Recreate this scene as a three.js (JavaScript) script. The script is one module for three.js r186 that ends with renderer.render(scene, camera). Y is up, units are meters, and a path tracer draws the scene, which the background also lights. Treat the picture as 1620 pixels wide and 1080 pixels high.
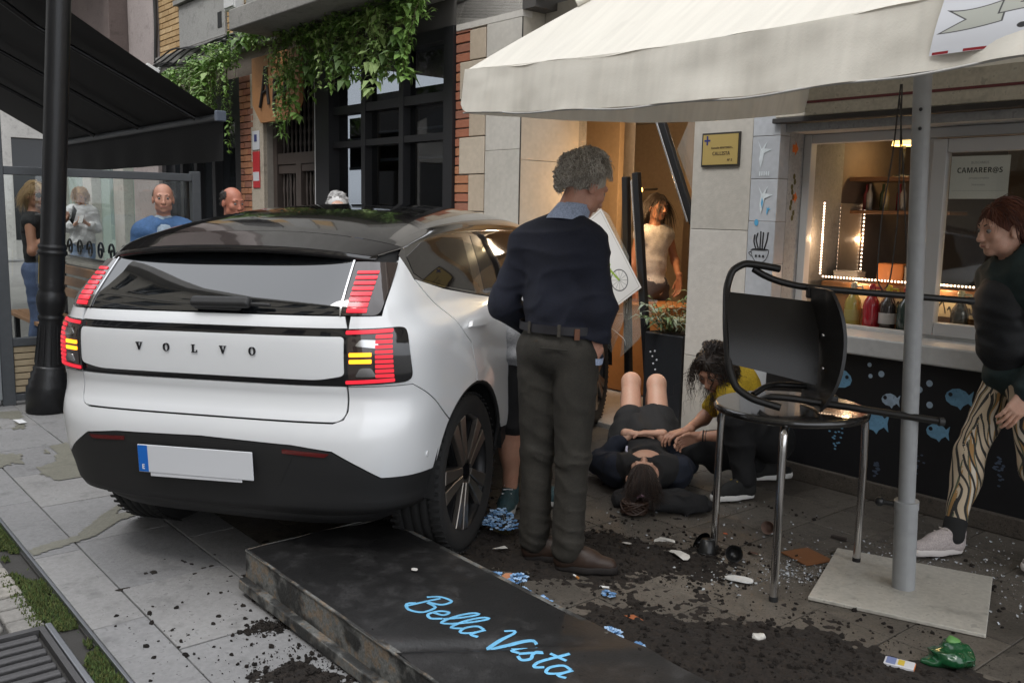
import * as THREE from 'three';
import { mergeGeometries } from 'three/addons/utils/BufferGeometryUtils.js';
import { RoundedBoxGeometry } from 'three/addons/geometries/RoundedBoxGeometry.js';

// ------------------------------------------------------------------ camera
const scene = new THREE.Scene();
const camera = new THREE.PerspectiveCamera(40.85, 1.5, 0.05, 400);
camera.position.set(0, 1.5, 0);
camera.rotation.set(-0.1398, 0, 0.02);
scene.add(camera);

// ------------------------------------------------------------------ overcast sky, weak wide sun, exposure
{
  const w = 256, h = 128, d = new Float32Array(w * h * 4);
  for (let j = 0; j < h; j++) for (let i = 0; i < w; i++) {
    const el = (j + 0.5) / h - 0.5;                       // row 0 is the bottom of the sky sphere
    const s = Math.sin(el * Math.PI), az = (i / w) * Math.PI * 2;
    const cloud = 1 + 0.05 * Math.sin(az * 3 + s * 5) + 0.04 * Math.sin(az * 7 - s * 9 + 1.3);
    const L = s > 0 ? (0.72 + 0.46 * s) * cloud : 0.3;    // CIE overcast: brighter towards the zenith
    const k = (j * w + i) * 4;
    d[k] = L * 0.955; d[k + 1] = L * 0.985; d[k + 2] = L * 1.04; d[k + 3] = 1;
  }
  const sky = new THREE.DataTexture(d, w, h, THREE.RGBAFormat, THREE.FloatType);
  sky.mapping = THREE.EquirectangularReflectionMapping; sky.magFilter = THREE.LinearFilter; sky.needsUpdate = true;
  scene.background = sky; scene.environment = sky;
  scene.backgroundIntensity = 1.0; scene.environmentIntensity = 1.0;
}
const sun = new THREE.DirectionalLight(new THREE.Color(1, 0.97, 0.93), 0.8);
sun.position.set(-9, 24, 6); sun.target.position.set(0, 0, -5);
sun.castShadow = true; sun.shadow.radius = 40; sun.shadow.mapSize.set(2048, 2048);
Object.assign(sun.shadow.camera, { left: -20, right: 20, top: 20, bottom: -20, near: 1, far: 70 });
scene.add(sun, sun.target);
const renderer = new THREE.WebGLRenderer({ antialias: true });
renderer.toneMapping = THREE.LinearToneMapping;
renderer.toneMappingExposure = 2.1;
renderer.shadowMap.enabled = true;
renderer.setSize(1024, 682);

// ------------------------------------------------------------------ street frame: a along the facade (towards the right), o out from it
const V = (x, y, z) => new THREE.Vector3(x, y, z);
const F0 = V(2.05, 0, -4.7), AX = V(Math.sin(0.6981), 0, Math.cos(0.6981)), NN = V(-Math.cos(0.6981), 0, Math.sin(0.6981));
const ROT = -(Math.PI / 2 - 0.6981);
const W = (a, o, y = 0) => V(F0.x + AX.x * a + NN.x * o, y, F0.z + AX.z * a + NN.z * o);

// ------------------------------------------------------------------ helpers
let seed = 12345;
const rnd = (a = 1, b) => { seed = (seed * 1664525 + 1013904223) >>> 0; const r = seed / 4294967296; return b === undefined ? r * a : a + r * (b - a); };
const lerp = (a, b, t) => a + (b - a) * t, clamp = (x, a, b) => Math.min(b, Math.max(a, x));
const smooth = (a, b, x) => { const t = clamp((x - a) / (b - a), 0, 1); return t * t * (3 - 2 * t); };
function tab(T, x) { if (x <= T[0][0]) return T[0][1]; for (let i = 1; i < T.length; i++) if (x <= T[i][0]) { const [x0, y0] = T[i - 1], [x1, y1] = T[i]; return lerp(y0, y1, (x - x0) / (x1 - x0)); } return T[T.length - 1][1]; }
function cub(T, x) { // Catmull-Rom through a table
  const n = T.length; if (x <= T[0][0]) return T[0][1]; if (x >= T[n - 1][0]) return T[n - 1][1];
  let i = 0; while (x > T[i + 1][0]) i++;
  const [x1, y1] = T[i], [x2, y2] = T[i + 1], p0 = T[Math.max(0, i - 1)], p3 = T[Math.min(n - 1, i + 2)], h = x2 - x1, t = (x - x1) / h;
  const m1 = (y2 - p0[1]) / (x2 - p0[0]) * h, m2 = (p3[1] - y1) / (p3[0] - x1) * h, t2 = t * t, t3 = t2 * t;
  return (2 * t3 - 3 * t2 + 1) * y1 + (t3 - 2 * t2 + t) * m1 + (-2 * t3 + 3 * t2) * y2 + (t3 - t2) * m2;
}
const hash3 = (x, y, z) => { let h = Math.imul(x, 374761393) ^ Math.imul(y, 668265263) ^ Math.imul(z, 2147483647 - 58); h = Math.imul(h ^ (h >>> 13), 1274126177); return ((h ^ (h >>> 16)) >>> 0) / 4294967296; };
function noise3(x, y, z) {
  const xi = Math.floor(x), yi = Math.floor(y), zi = Math.floor(z), f = t => t * t * (3 - 2 * t), u = f(x - xi), v = f(y - yi), w = f(z - zi);
  const L = (dx, dy, dz) => hash3(xi + dx, yi + dy, zi + dz);
  return lerp(lerp(lerp(L(0, 0, 0), L(1, 0, 0), u), lerp(L(0, 1, 0), L(1, 1, 0), u), v), lerp(lerp(L(0, 0, 1), L(1, 0, 1), u), lerp(L(0, 1, 1), L(1, 1, 1), u), v), w) * 2 - 1;
}
const fbm3 = (x, y, z, n = 3) => { let s = 0, a = 0.5; for (let i = 0; i < n; i++) { s += a * noise3(x, y, z); x *= 2.03; y *= 2.03; z *= 2.03; a *= 0.5; } return s; };
// periodic noise for tileable textures
function pn(x, y, P, s) {
  const xi = Math.floor(x), yi = Math.floor(y), f = t => t * t * (3 - 2 * t), u = f(x - xi), v = f(y - yi), m = k => ((k % P) + P) % P;
  const L = (dx, dy) => hash3(m(xi + dx), m(yi + dy), s);
  return lerp(lerp(L(0, 0), L(1, 0), u), lerp(L(0, 1), L(1, 1), u), v);
}
const pf = (u, v, P, n, s) => { let t = 0, a = 0.5, k = 0; for (let i = 0; i < n; i++) { t += a * pn(u * P, v * P, P, s + i); k += a; P *= 2; a *= 0.5; } return t / k; };
const srgb = x => x <= 0.0031308 ? 12.92 * x : 1.055 * Math.pow(x, 1 / 2.4) - 0.055;
function tex(n, fn, metres, linear) {
  const d = new Uint8Array(n * n * 4);
  for (let j = 0; j < n; j++) for (let i = 0; i < n; i++) {
    let c = fn((i + 0.5) / n, (j + 0.5) / n); if (typeof c === 'number') c = [c, c, c];
    const k = (j * n + i) * 4; for (let q = 0; q < 3; q++) d[k + q] = 255 * clamp(linear ? c[q] : srgb(clamp(c[q], 0, 1)), 0, 1); d[k + 3] = 255;
  }
  const t = new THREE.DataTexture(d, n, n, THREE.RGBAFormat);
  t.wrapS = t.wrapT = THREE.RepeatWrapping; t.magFilter = THREE.LinearFilter; t.minFilter = THREE.LinearMipmapLinearFilter; t.generateMipmaps = true;
  if (!linear) t.colorSpace = THREE.SRGBColorSpace; t.repeat.set(1 / metres, 1 / metres); t.needsUpdate = true; return t;
}
const T = {
  mottle: tex(512, (u, v) => { const a = pf(u, v, 4, 5, 1), b = pf(u, v, 64, 2, 9); return 0.88 + 0.2 * (a - 0.5) + 0.14 * (b - 0.5); }, 1.7),
  bump: tex(512, (u, v) => 0.5 * pf(u, v, 32, 4, 21) + 0.5 * pf(u, v, 128, 2, 33), 0.6, true),
  weave: tex(256, (u, v) => { const a = 0.5 + 0.25 * Math.sin(u * Math.PI * 128) * Math.cos(v * Math.PI * 128); return 0.6 * a + 0.4 * pf(u, v, 32, 3, 5); }, 0.16, true),
  cloth: tex(256, (u, v) => 0.72 + 0.4 * (pf(u, v, 6, 4, 41) - 0.5) + 0.35 * (pf(u, v, 128, 1, 42) - 0.5), 0.4),
  stain: tex(512, (u, v) => { const a = pf(u, v, 5, 5, 61), b = pf(u, v, 24, 4, 62), c = pf(u, v, 150, 1, 63); let k = 0.88 + 0.26 * (a - 0.5) + 0.2 * (c - 0.5); if (b > 0.62) k -= (b - 0.62) * 0.9; if (c > 0.88) k *= 0.72; return [k, k * 0.985, k * 0.96]; }, 1.9),
  dirt: tex(1024, (u, v) => { const a = pf(u, v, 6, 5, 71), b = pf(u, v, 40, 4, 72), c = pf(u, v, 190, 2, 73); let k = 0.8 + 0.5 * (a - 0.5); k *= 1 - 0.45 * smooth(0.5, 0.74, b * 0.5 + a * 0.3 + c * 0.2); k *= 0.85 + 0.6 * (c - 0.45); if (c > 0.74) k *= 0.5; return [k, k * 0.95, k * 0.88]; }, 1.55),
  skin: tex(256, (u, v) => { const a = pf(u, v, 8, 4, 301), b = pf(u, v, 64, 2, 302), k = 0.9 + 0.14 * (b - 0.5); return [k, k * (0.93 + 0.2 * (a - 0.5)), k * (0.92 + 0.22 * (a - 0.5))]; }, 0.25),
  soil: tex(256, (u, v) => { const a = pf(u, v, 16, 4, 81), c = pf(u, v, 64, 2, 82); const k = 0.3 + 0.9 * a * c + 0.3 * (c - 0.5); return [k, k * 0.86, k * 0.72]; }, 0.35),
  canvas: tex(512, (u, v) => { const s = pf(u, v * 0.12, 64, 2, 91), a = pf(u, v, 4, 4, 92), d = pf(u, v, 20, 3, 93); let k = 0.94 + 0.12 * (s - 0.5) + 0.05 * (a - 0.5); if (d > 0.72) k -= (d - 0.72) * 0.35; return [k, k * 0.985, k * 0.95]; }, 1.3),
};
const C3 = (r, g, b) => new THREE.Color().setRGB(r, g ?? r, b ?? r);
function M(c, rough = 0.7, o = {}) {
  const phys = ['clearcoat', 'sheen', 'transmission', 'thickness', 'ior', 'specularIntensity'].some(k => k in o);
  const m = new (phys ? THREE.MeshPhysicalMaterial : THREE.MeshStandardMaterial)({ color: Array.isArray(c) ? C3(...c) : new THREE.Color(c), roughness: rough, ...o });
  return m;
}
const withTex = (c, rough, map, bump, bs = 0.002, o = {}) => M(c, rough, { map, ...(bump ? { bumpMap: bump, bumpScale: bs } : {}), ...o });

const names = {};
function numbered(n) { if (!(n in names)) { names[n] = 0; return n; } names[n]++; return n + '_' + String(names[n]).padStart(3, '0'); }
function boxUV(g) {   // planar texture coordinates in metres, chosen for each face by its direction
  if (g.index) g = g.toNonIndexed();
  const p = g.attributes.position, uv = new Float32Array(p.count * 2), a = V(), b = V(), c = V(), n = V();
  for (let i = 0; i < p.count; i += 3) {
    a.fromBufferAttribute(p, i); b.fromBufferAttribute(p, i + 1); c.fromBufferAttribute(p, i + 2);
    n.copy(b).sub(a).cross(V().copy(c).sub(a)); const x = Math.abs(n.x), y = Math.abs(n.y), z = Math.abs(n.z);
    [a, b, c].forEach((q, k) => { const [u, v] = y >= x && y >= z ? [q.x, q.z] : x >= z ? [q.z, q.y] : [q.x, q.y]; uv[(i + k) * 2] = u; uv[(i + k) * 2 + 1] = v; });
  }
  g.setAttribute('uv', new THREE.BufferAttribute(uv, 2)); return g;
}
function merge(gs) { gs = gs.flat().map(g => { g = g.index ? g.toNonIndexed() : g; for (const k of Object.keys(g.attributes)) if (!['position', 'normal', 'uv'].includes(k)) g.deleteAttribute(k); if (!g.attributes.uv) boxUV(g); g.morphAttributes = {}; return g; }); return gs.length === 1 ? gs[0] : mergeGeometries(gs); }
function obj(name, geos, m, parent, keepUV) {
  let g = Array.isArray(geos) ? merge(geos) : geos; if (!keepUV) g = boxUV(g);
  const o = new THREE.Mesh(g, m); o.castShadow = o.receiveShadow = true; o.name = parent && parent !== scene ? name : numbered(name);
  (parent || scene).add(o); return o;
}
function tag(o, label, category, group) { o.userData.label = label; if (category) o.userData.category = category; if (group) o.userData.group = group; return o; }
function thing(name, label, category, pos, turn = 0, group) {
  const o = new THREE.Group(); o.name = numbered(name); if (pos) o.position.copy(pos); o.rotation.y = turn; scene.add(o); return tag(o, label, category, group);
}
function struct(o) { o.userData.kind = 'structure'; return o; }
function stuff(o) { o.userData.kind = 'stuff'; return o; }
const bx = (w, h, d, x = 0, y = 0, z = 0) => new THREE.BoxGeometry(w, h, d).translate(x, y, z);                 // centred
const rb = (w, h, d, r, x = 0, y = 0, z = 0, s = 2) => new RoundedBoxGeometry(w, h, d, s, r).translate(x, y, z);
const slab3 = (x0, x1, y0, y1, z0, z1) => bx(x1 - x0, y1 - y0, z1 - z0, (x0 + x1) / 2, (y0 + y1) / 2, (z0 + z1) / 2);
const cham = (x0, x1, y0, y1, z0, z1, r = 0.006) => rb(x1 - x0, y1 - y0, z1 - z0, r, (x0 + x1) / 2, (y0 + y1) / 2, (z0 + z1) / 2, 1);
const cyl = (r0, r1, h, x, y, z, n = 20) => new THREE.CylinderGeometry(r1, r0, h, n).translate(x, y + h / 2, z);
const tube = (pts, r, n = 24, k = 10) => new THREE.TubeGeometry(new THREE.CatmullRomCurve3(pts.map(p => p.isVector3 ? p : V(...p)), false, 'catmullrom', 0.3), n, r, k);
function rod(a, b, r0, r1 = r0, k = 10) { const A = a.isVector3 ? a : V(...a), B = b.isVector3 ? b : V(...b), d = B.clone().sub(A), L = d.length(); const g = new THREE.CylinderGeometry(r1, r0, L, k); g.translate(0, L / 2, 0); g.applyQuaternion(new THREE.Quaternion().setFromUnitVectors(V(0, 1, 0), d.normalize())); return g.translate(A.x, A.y, A.z); }
const lathe = (pts, n = 32) => new THREE.LatheGeometry(pts.map(p => new THREE.Vector2(p[0], p[1])), n);
const sph = (r, x = 0, y = 0, z = 0, n = 14) => new THREE.SphereGeometry(r, n, Math.ceil(n * 0.7)).translate(x, y, z);
const poly = (pts, d, bev = 0) => new THREE.ExtrudeGeometry(new THREE.Shape(pts.map(p => new THREE.Vector2(p[0], p[1]))), { depth: d, bevelEnabled: bev > 0, bevelSize: bev, bevelThickness: bev, bevelSegments: 1 });
function canvasTex(w, h, draw) { const c = document.createElement('canvas'); c.width = w; c.height = h; draw(c.getContext('2d'), w, h); const t = new THREE.CanvasTexture(c); t.colorSpace = THREE.SRGBColorSpace; return t; }
function grid(nu, nv, fn) { // smooth parametric sheet with uv 0..1
  const pos = [], uv = [], ix = [];
  for (let j = 0; j <= nv; j++) for (let i = 0; i <= nu; i++) { const p = fn(i / nu, j / nv); pos.push(p.x ?? p[0], p.y ?? p[1], p.z ?? p[2]); uv.push(i / nu, j / nv); }
  for (let j = 0; j < nv; j++) for (let i = 0; i < nu; i++) { const a = j * (nu + 1) + i, b = a + 1, c = a + nu + 1, d = c + 1; ix.push(a, b, d, a, d, c); }
  const g = new THREE.BufferGeometry(); g.setAttribute('position', new THREE.Float32BufferAttribute(pos, 3)); g.setAttribute('uv', new THREE.Float32BufferAttribute(uv, 2)); g.setIndex(ix); g.computeVertexNormals(); return g;
}
// ================================================================== SETTING: ground
const MAT = {
  joint: withTex([0.05, 0.047, 0.043], 0.95, T.mottle, T.bump, 0.003),
  slab: [0, 1, 2].map(i => withTex([[0.25, 0.25, 0.255], [0.23, 0.23, 0.235], [0.27, 0.267, 0.267]][i], 0.78, T.stain, T.bump, 0.0022)),
  tile: [0, 1, 2].map(i => withTex([[0.15, 0.137, 0.121], [0.13, 0.119, 0.106], [0.172, 0.157, 0.138]][i], 0.62, T.dirt, T.bump, 0.0022)),
  sett: [0, 1].map(i => withTex([[0.33, 0.31, 0.28], [0.26, 0.25, 0.235]][i], 0.85, T.stain, T.bump, 0.004)),
  steel: M([0.32, 0.33, 0.35], 0.38, { metalness: 0.9 }),
  iron: withTex([0.1, 0.097, 0.098], 0.6, T.mottle, T.bump, 0.002, { metalness: 0.5 }),
  soil: withTex([0.023, 0.018, 0.014], 0.97, T.soil, T.bump, 0.003),
  moss: M([0.06, 0.085, 0.025], 0.95),
};
{
  const g = new THREE.PlaneGeometry(300, 300, 1, 1).rotateX(-Math.PI / 2);
  const o = struct(obj('ground', g, withTex([0.2, 0.195, 0.19], 0.85, T.stain, T.bump, 0.002))); o.position.y = -0.07;
}
function streetGroup(name) { const g = new THREE.Group(); g.name = numbered(name); g.position.copy(F0); g.rotation.y = ROT; scene.add(g); return g; }
{ // pale slabs between the metal strip and the terrace
  const pv = struct(streetGroup('pavement'));
  obj('bedding', slab3(-16, 4, -0.055, -0.016, 2.9, 3.76), MAT.joint, pv);
  obj('bedding', slab3(-16, 4, -0.054, -0.0165, -0.2, 2.9), MAT.joint, pv);
  let k = 0;
  const row = (o0, o1, len, a0, a1, off) => { for (let a = a0 + off; a < a1; a += len) { const d = rnd(-0.0025, 0.0025); obj('slab', cham(a + 0.0025, a + len - 0.0025, -0.04, d, o0 + 0.0025, o1 - 0.0025, 0.005), MAT.slab[k++ * 7 % 3], pv); } };
  row(3.55, 3.742, 0.846, -9, 3, 0.36); row(3.13, 3.55, 0.63, -9, 3, 0.03 + 0.08); row(2.9, 3.13, 0.63, -9, 3, 0.33);
  // dark terrace tiles, 30 cm
  for (let i = 0; i < 27; i++) for (let j = 0; j < 10; j++) {
    const a0 = -5.83 + i * 0.3, o0 = -0.0 + j * 0.3 - 0.0; const o1 = Math.min(o0 + 0.3, 2.9);
    const dz = rnd(-0.0015, 0.0015);
    obj('tile', cham(a0 + 0.0018, a0 + 0.2982, -0.04, dz, o0 + 0.0018, o1 - 0.0018, 0.0035), MAT.tile[Math.floor(rnd(3))], pv);
  }
  obj('far_paving', slab3(-16, -5.83, -0.04, -0.001, 0, 2.9), withTex([0.24, 0.235, 0.23], 0.8, T.stain, T.bump, 0.002), pv);
}
{ // metal edge strip, mossy gutter with stone setts, drain
  const st = tag(streetGroup('edging_strip'), 'long galvanised steel edging strip between pale slabs and mossy gutter', 'edging');
  obj('flange', cham(-9, 3, -0.05, 0.006, 3.745, 3.757, 0.002), MAT.steel, st);
  const gt = struct(streetGroup('gutter'));
  obj('bed', slab3(-9, 3, -0.068, -0.03, 3.758, 6.5), MAT.joint, gt);
  for (let i = 0; i < 34; i++) for (let j = 0; j < 7; j++) {
    const a0 = -3.6 + i * 0.115 + (j % 2) * 0.05, o0 = 3.85 + j * 0.125; if (j < 5 && a0 > -1.25 && a0 < 0.6 && o0 > 3.78) continue;
    const w = rnd(0.098, 0.108), y = rnd(-0.012, -0.004); obj('sett', rb(w, 0.04, 0.115, 0.012, a0 + w / 2, y - 0.02, o0 + 0.058, 2), MAT.sett[Math.floor(rnd(2))], gt);
  }
  const dr = tag(streetGroup('drain_grate'), 'cast iron drain grate with long slots in stone gutter', 'drain');
  obj('well', slab3(-1.16, 0.5, -0.0685, -0.0625, 3.87, 4.5), M([0.006], 1), dr);
  obj('frame', [slab3(-1.17, 0.5, -0.06, 0, 3.865, 3.885), slab3(-1.17, -1.14, -0.06, 0.001, 3.886, 4.5)], MAT.iron, dr);
  obj('kerb_edge', [cham(-1.17, 0.5, -0.06, 0.006, 3.84, 3.862, 0.004)], MAT.steel, dr);
  for (let i = 0; i < 16; i++) obj('bar', rb(0.034, 0.05, 0.56, 0.008, -1.1 + i * 0.062, -0.027, 4.18), MAT.iron, dr);
  // moss: thousands of tiny blades and cushions
  const b = new THREE.ConeGeometry(0.003, 0.014, 3).translate(0, 0.006, 0), N = 9000, im = new THREE.InstancedMesh(b, MAT.moss, N), m4 = new THREE.Matrix4(), q = new THREE.Quaternion(), e = new THREE.Euler(), c = new THREE.Color();
  for (let i = 0; i < N; i++) {
    let a, o, t = 0; do { a = rnd(-3.2, -0.2); o = 3.76 + Math.pow(rnd(), 1.6) * 0.14; } while (fbm3(a * 4, o * 9, 3) < -0.06 && t++ < 8);
    const p = W(a, o, -0.028 + rnd(0.014)); const s = rnd(0.6, 1.7); e.set(rnd(-0.7, 0.7), rnd(6), rnd(-0.7, 0.7)); q.setFromEuler(e);
    im.setMatrixAt(i, m4.compose(p, q, V(s * 1.3, s, s * 1.3))); const g = rnd(0.7, 1.3); im.setColorAt(i, c.setRGB(g * rnd(0.8, 1.3), g, g * 0.8));
  }
  im.name = 'moss'; stuff(im); tag(im, 'green moss growing along the stone gutter', 'moss'); scene.add(im);
}
// ================================================================== BUILDINGS (facade frame: x along the street, y up, z out to the street)
Object.assign(MAT, {
  stone: [0, 1, 2].map(i => withTex([[0.56, 0.53, 0.475], [0.6, 0.57, 0.52], [0.52, 0.49, 0.435]][i], 0.6, T.mottle, T.bump, 0.0012)),
  travertine: [0, 1].map(i => withTex([[0.55, 0.47, 0.37], [0.5, 0.41, 0.31]][i], 0.7, T.mottle, T.bump, 0.0018)),
  brick: [0, 1, 2].map(i => withTex([[0.4, 0.15, 0.085], [0.33, 0.14, 0.09], [0.46, 0.2, 0.1]][i], 0.85, T.mottle, T.bump, 0.004)),
  ybrick: [0, 1, 2].map(i => withTex([[0.52, 0.35, 0.17], [0.46, 0.3, 0.14], [0.57, 0.4, 0.21]][i], 0.85, T.mottle, T.bump, 0.004)),
  mortar: withTex([0.34, 0.31, 0.27], 0.95, T.mottle, T.bump, 0.003),
  concrete: withTex([0.3, 0.295, 0.28], 0.9, T.stain, T.bump, 0.003),
  stucco: withTex([0.5, 0.44, 0.36], 0.92, T.stain, T.bump, 0.003),
  black: withTex([0.012, 0.012, 0.014], 0.42, T.mottle),
  blackGloss: M([0.01, 0.01, 0.011], 0.16),
  whitePaint: withTex([0.66, 0.66, 0.65], 0.45, T.mottle),
  greyTile: [0, 1].map(i => withTex([[0.5, 0.52, 0.55], [0.46, 0.48, 0.51]][i], 0.25, T.mottle)),
  greyWall: withTex([0.4, 0.41, 0.42], 0.7, T.stain, T.bump, 0.002),
  glass: M([0.95, 0.97, 0.96], 0.02, { transmission: 1, thickness: 0, ior: 1.5 }),
  darkGlass: M([0.012, 0.014, 0.016], 0.04, { specularIntensity: 1 }),
  wood: withTex([0.2, 0.1, 0.045], 0.55, T.mottle, T.bump, 0.001),
  oak: withTex([0.4, 0.25, 0.12], 0.55, T.mottle, T.bump, 0.001),
  brown: withTex([0.075, 0.058, 0.05], 0.45, T.mottle),
  cream: withTex([0.58, 0.55, 0.47], 0.6, T.stain),
  warmWall: withTex([0.47, 0.35, 0.225], 0.6, T.mottle),
  darkRoom: withTex([0.17, 0.125, 0.095], 0.7, T.mottle),
  cable: M([0.02], 0.7),
});
const facade = (name, label, cat) => { const g = tag(streetGroup(name), label, cat); return g; };
// ---- upper floors over the whole row
{
  const b = facade('upper_facade', 'upper storey of concrete and yellow brick with cables above the shop fronts', 'facade');
  obj('wall', [slab3(-10.9, 6, 3.45, 14, -0.6, -0.06)], MAT.concrete, b);
  obj('ledge', cham(-10.9, -6.9, 3.28, 3.5, -0.3, 0.06, 0.01), MAT.concrete, b);
  obj('fascia', [slab3(-10.88, -6.4, 3.0, 3.28, -0.4, -0.02)], withTex([0.2, 0.165, 0.14], 0.9, T.stain, T.bump, 0.003), b);
  // yellow brick piers between grey render panels: real courses
  for (const [x0, x1] of [[-10.86, -10.06], [-8.56, -8.0], [-7.1, -6.5]]) {
    obj('mortar_bed', slab3(x0, x1, 3.5, 5.2, -0.055, -0.03), MAT.mortar, b);
    for (let r = 0; r < 17; r++) { const y = 3.503 + r * 0.075; for (let x = x0 + (r % 2 ? -0.12 : 0); x < x1 - 0.01; x += 0.252) { const a = Math.max(x, x0), c = Math.min(x + 0.243, x1); if (c - a < 0.03) continue; obj('brick', cham(a, c, y, y + 0.064, -0.04, -0.002 - rnd(0.004), 0.004), MAT.ybrick[Math.floor(rnd(3))], b); } }
  }
  obj('render_panel', cham(-10.05, -8.57, 3.52, 4.06, -0.05, 0.02, 0.006), withTex([0.36, 0.36, 0.35], 0.9, T.stain, T.bump, 0.003), b);
  obj('render_panel', cham(-7.98, -7.12, 3.52, 5.2, -0.05, 0.02, 0.006), withTex([0.36, 0.36, 0.35], 0.9, T.stain, T.bump, 0.003), b);
  obj('sill', cham(-10.12, -8.5, 4.07, 4.13, -0.06, 0.07, 0.006), MAT.concrete, b);
  obj('window', slab3(-10.0, -8.6, 4.14, 5.4, -0.05, -0.02), MAT.darkGlass, b);
  obj('vent_hole', slab3(-8.78, -8.66, 3.62, 3.8, 0.021, 0.024), M([0.02], 1), b);
  obj('balcony_slab', cham(-6.75, -4.0, 3.22, 3.42, -0.02, 0.75, 0.015), MAT.concrete, b);
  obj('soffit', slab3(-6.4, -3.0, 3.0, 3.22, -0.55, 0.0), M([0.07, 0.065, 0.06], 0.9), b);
  // stone cladding above the entrance with a recessed panel
  for (const [x0, x1, y0, y1] of [[-3.98, -3.14, 2.95, 4.4], [-3.13, -1.2, 3.06, 4.4], [-1.19, 2.6, 2.6, 4.4]]) obj('panel', cham(x0 + 0.002, x1 - 0.002, y0, y1, -0.1, 0.0, 0.004), MAT.stone[1], b);
  obj('lintel_panel', slab3(-3.13, -1.47, 2.55, 3.058, -0.35, -0.22), withTex([0.42, 0.39, 0.33], 0.7, T.mottle), b);
  for (let k = 0; k < 6; k++) { const pts = []; for (let i = 0; i <= 14; i++) { const x = -10.8 + i * 0.31; pts.push([x, 3.38 + k * 0.012 + 0.03 * Math.sin(i * 1.3 + k) - 0.05 * Math.sin(i * 0.45 + k * 0.7), 0.07 + k * 0.007 + 0.012 * Math.sin(i + k * 2)]); } obj('cable', tube(pts, 0.011, 60, 5), MAT.cable, b); }
  obj('cable', tube([[-10.88, 5, 0.03], [-10.89, 4.4, 0.03], [-10.85, 3.9, 0.04], [-10.87, 3.45, 0.05], [-10.6, 3.36, 0.07]], 0.025, 40, 6), MAT.cable, b);
}
{
  const s = facade('junction_box', 'small white junction box on the yellow brick upper wall', 'junction box');
  obj('case', rb(0.3, 0.42, 0.12, 0.015, -8.2, 3.94, 0.06), MAT.whitePaint, s); obj('lid_rim', rb(0.26, 0.37, 0.02, 0.008, -8.2, 3.94, 0.125), MAT.whitePaint, s);
  obj('conduit', [rod([-8.2, 3.74, 0.06], [-8.18, 3.45, 0.08], 0.012)], MAT.cable, s);
}
function spot(x, y, label) { const s = facade('spotlight', label, 'lamp'); obj('housing', [new THREE.CylinderGeometry(0.055, 0.09, 0.17, 14).rotateX(0.9).translate(x, y, 0.2)], MAT.whitePaint, s); obj('bracket', [rod([x, y + 0.05, 0.03], [x, y, 0.2], 0.014), cyl(0.045, 0.045, 0.03, x, y + 0.04, 0.05)], MAT.whitePaint, s); }
spot(-10.66, 3.3, 'white outdoor spotlight at the cable bend by the pink column'); spot(-7.75, 3.44, 'small white spotlight on the cables above the hanging plants');

// ---- stone and brick piers of the ground floor
{
  const b = facade('entrance_surround', 'pale stone clad entrance with deep left jamb and broken glass door', 'entrance');
  for (const [x0, x1, ys] of [[-3.57, -3.15, [0, 0.72, 1.28, 1.98, 2.95]], [-1.46, -1.03, [0, 0.62, 1.42, 2.6]]]) { for (let i = 0; i + 1 < ys.length; i++) obj('panel', cham(x0, x1, ys[i] + 0.0015, ys[i + 1] - 0.0015, -0.1, rnd(-0.002, 0.002), 0.003), MAT.stone[i % 3], b); }
  obj('core', [slab3(-3.56, -3.16, 0, 3.0, -0.72, -0.102), slab3(-1.45, -0.86, 0, 2.6, -0.72, -0.102)], MAT.concrete, b);
  { let ys = [0, 0.74, 1.9, 3.05]; for (let i = 0; i < 3; i++) obj('jamb_panel', cham(-3.158, -3.145, ys[i] + 0.0015, ys[i + 1] - 0.0015, -0.62, -0.012, 0.003), withTex([0.5, 0.46, 0.385], 0.55, T.mottle), b); }
  { let ys = [0, 0.74, 1.9, 2.56]; for (let i = 0; i < 3; i++) obj('jamb_panel', cham(-1.475, -1.462, ys[i] + 0.0015, ys[i + 1] - 0.0015, -0.62, -0.012, 0.003), MAT.stone[0], b); }
  obj('shadow_joint', slab3(-3.149, -3.143, 0, 3.0, -0.011, -0.004), M([0.04, 0.035, 0.03], 0.9), b);
  obj('threshold', cham(-3.14, -1.48, -0.02, 0.03, -1.2, -0.02, 0.006), withTex([0.55, 0.53, 0.5], 0.35, T.stain), b);
  // lobby behind the door
  obj('lobby_wall', [slab3(-6.5, -6.42, 0.04, 2.7, -4.2, -0.72), slab3(-6.5, -1.0, 0.04, 2.7, -4.28, -4.2)], MAT.warmWall, b);
  obj('lobby_panel', [cham(-4.6, -3.4, 0.06, 2.6, -1.42, -1.36, 0.004), cham(-3.38, -2.6, 0.06, 2.6, -2.3, -2.24, 0.004)], MAT.warmWall, b);
  obj('lobby_wall', [slab3(-1.0, -0.92, 0.04, 2.7, -4.2, -0.72)], MAT.warmWall, b);
  obj('lobby_ceiling', slab3(-6.5, -0.92, 2.62, 2.7, -4.2, -0.63), MAT.cream, b);
  obj('lobby_floor', slab3(-6.5, -0.92, 0, 0.04, -4.28, -1.2), withTex([0.3, 0.22, 0.14], 0.3, T.mottle), b);
  obj('handrail', [rod([-2.9, 0.95, -2.15], [-1.2, 0.98, -2.15], 0.022), rod([-2.2, 0.04, -2.15], [-2.2, 0.95, -2.15], 0.018)], M([0.5, 0.36, 0.2], 0.3, { metalness: 0.7 }), b);
  obj('cabinet', cham(-3.12, -2.45, 0.04, 0.78, -1.45, -0.95, 0.01), withTex([0.42, 0.17, 0.05], 0.4, T.mottle), b);
}
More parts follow.
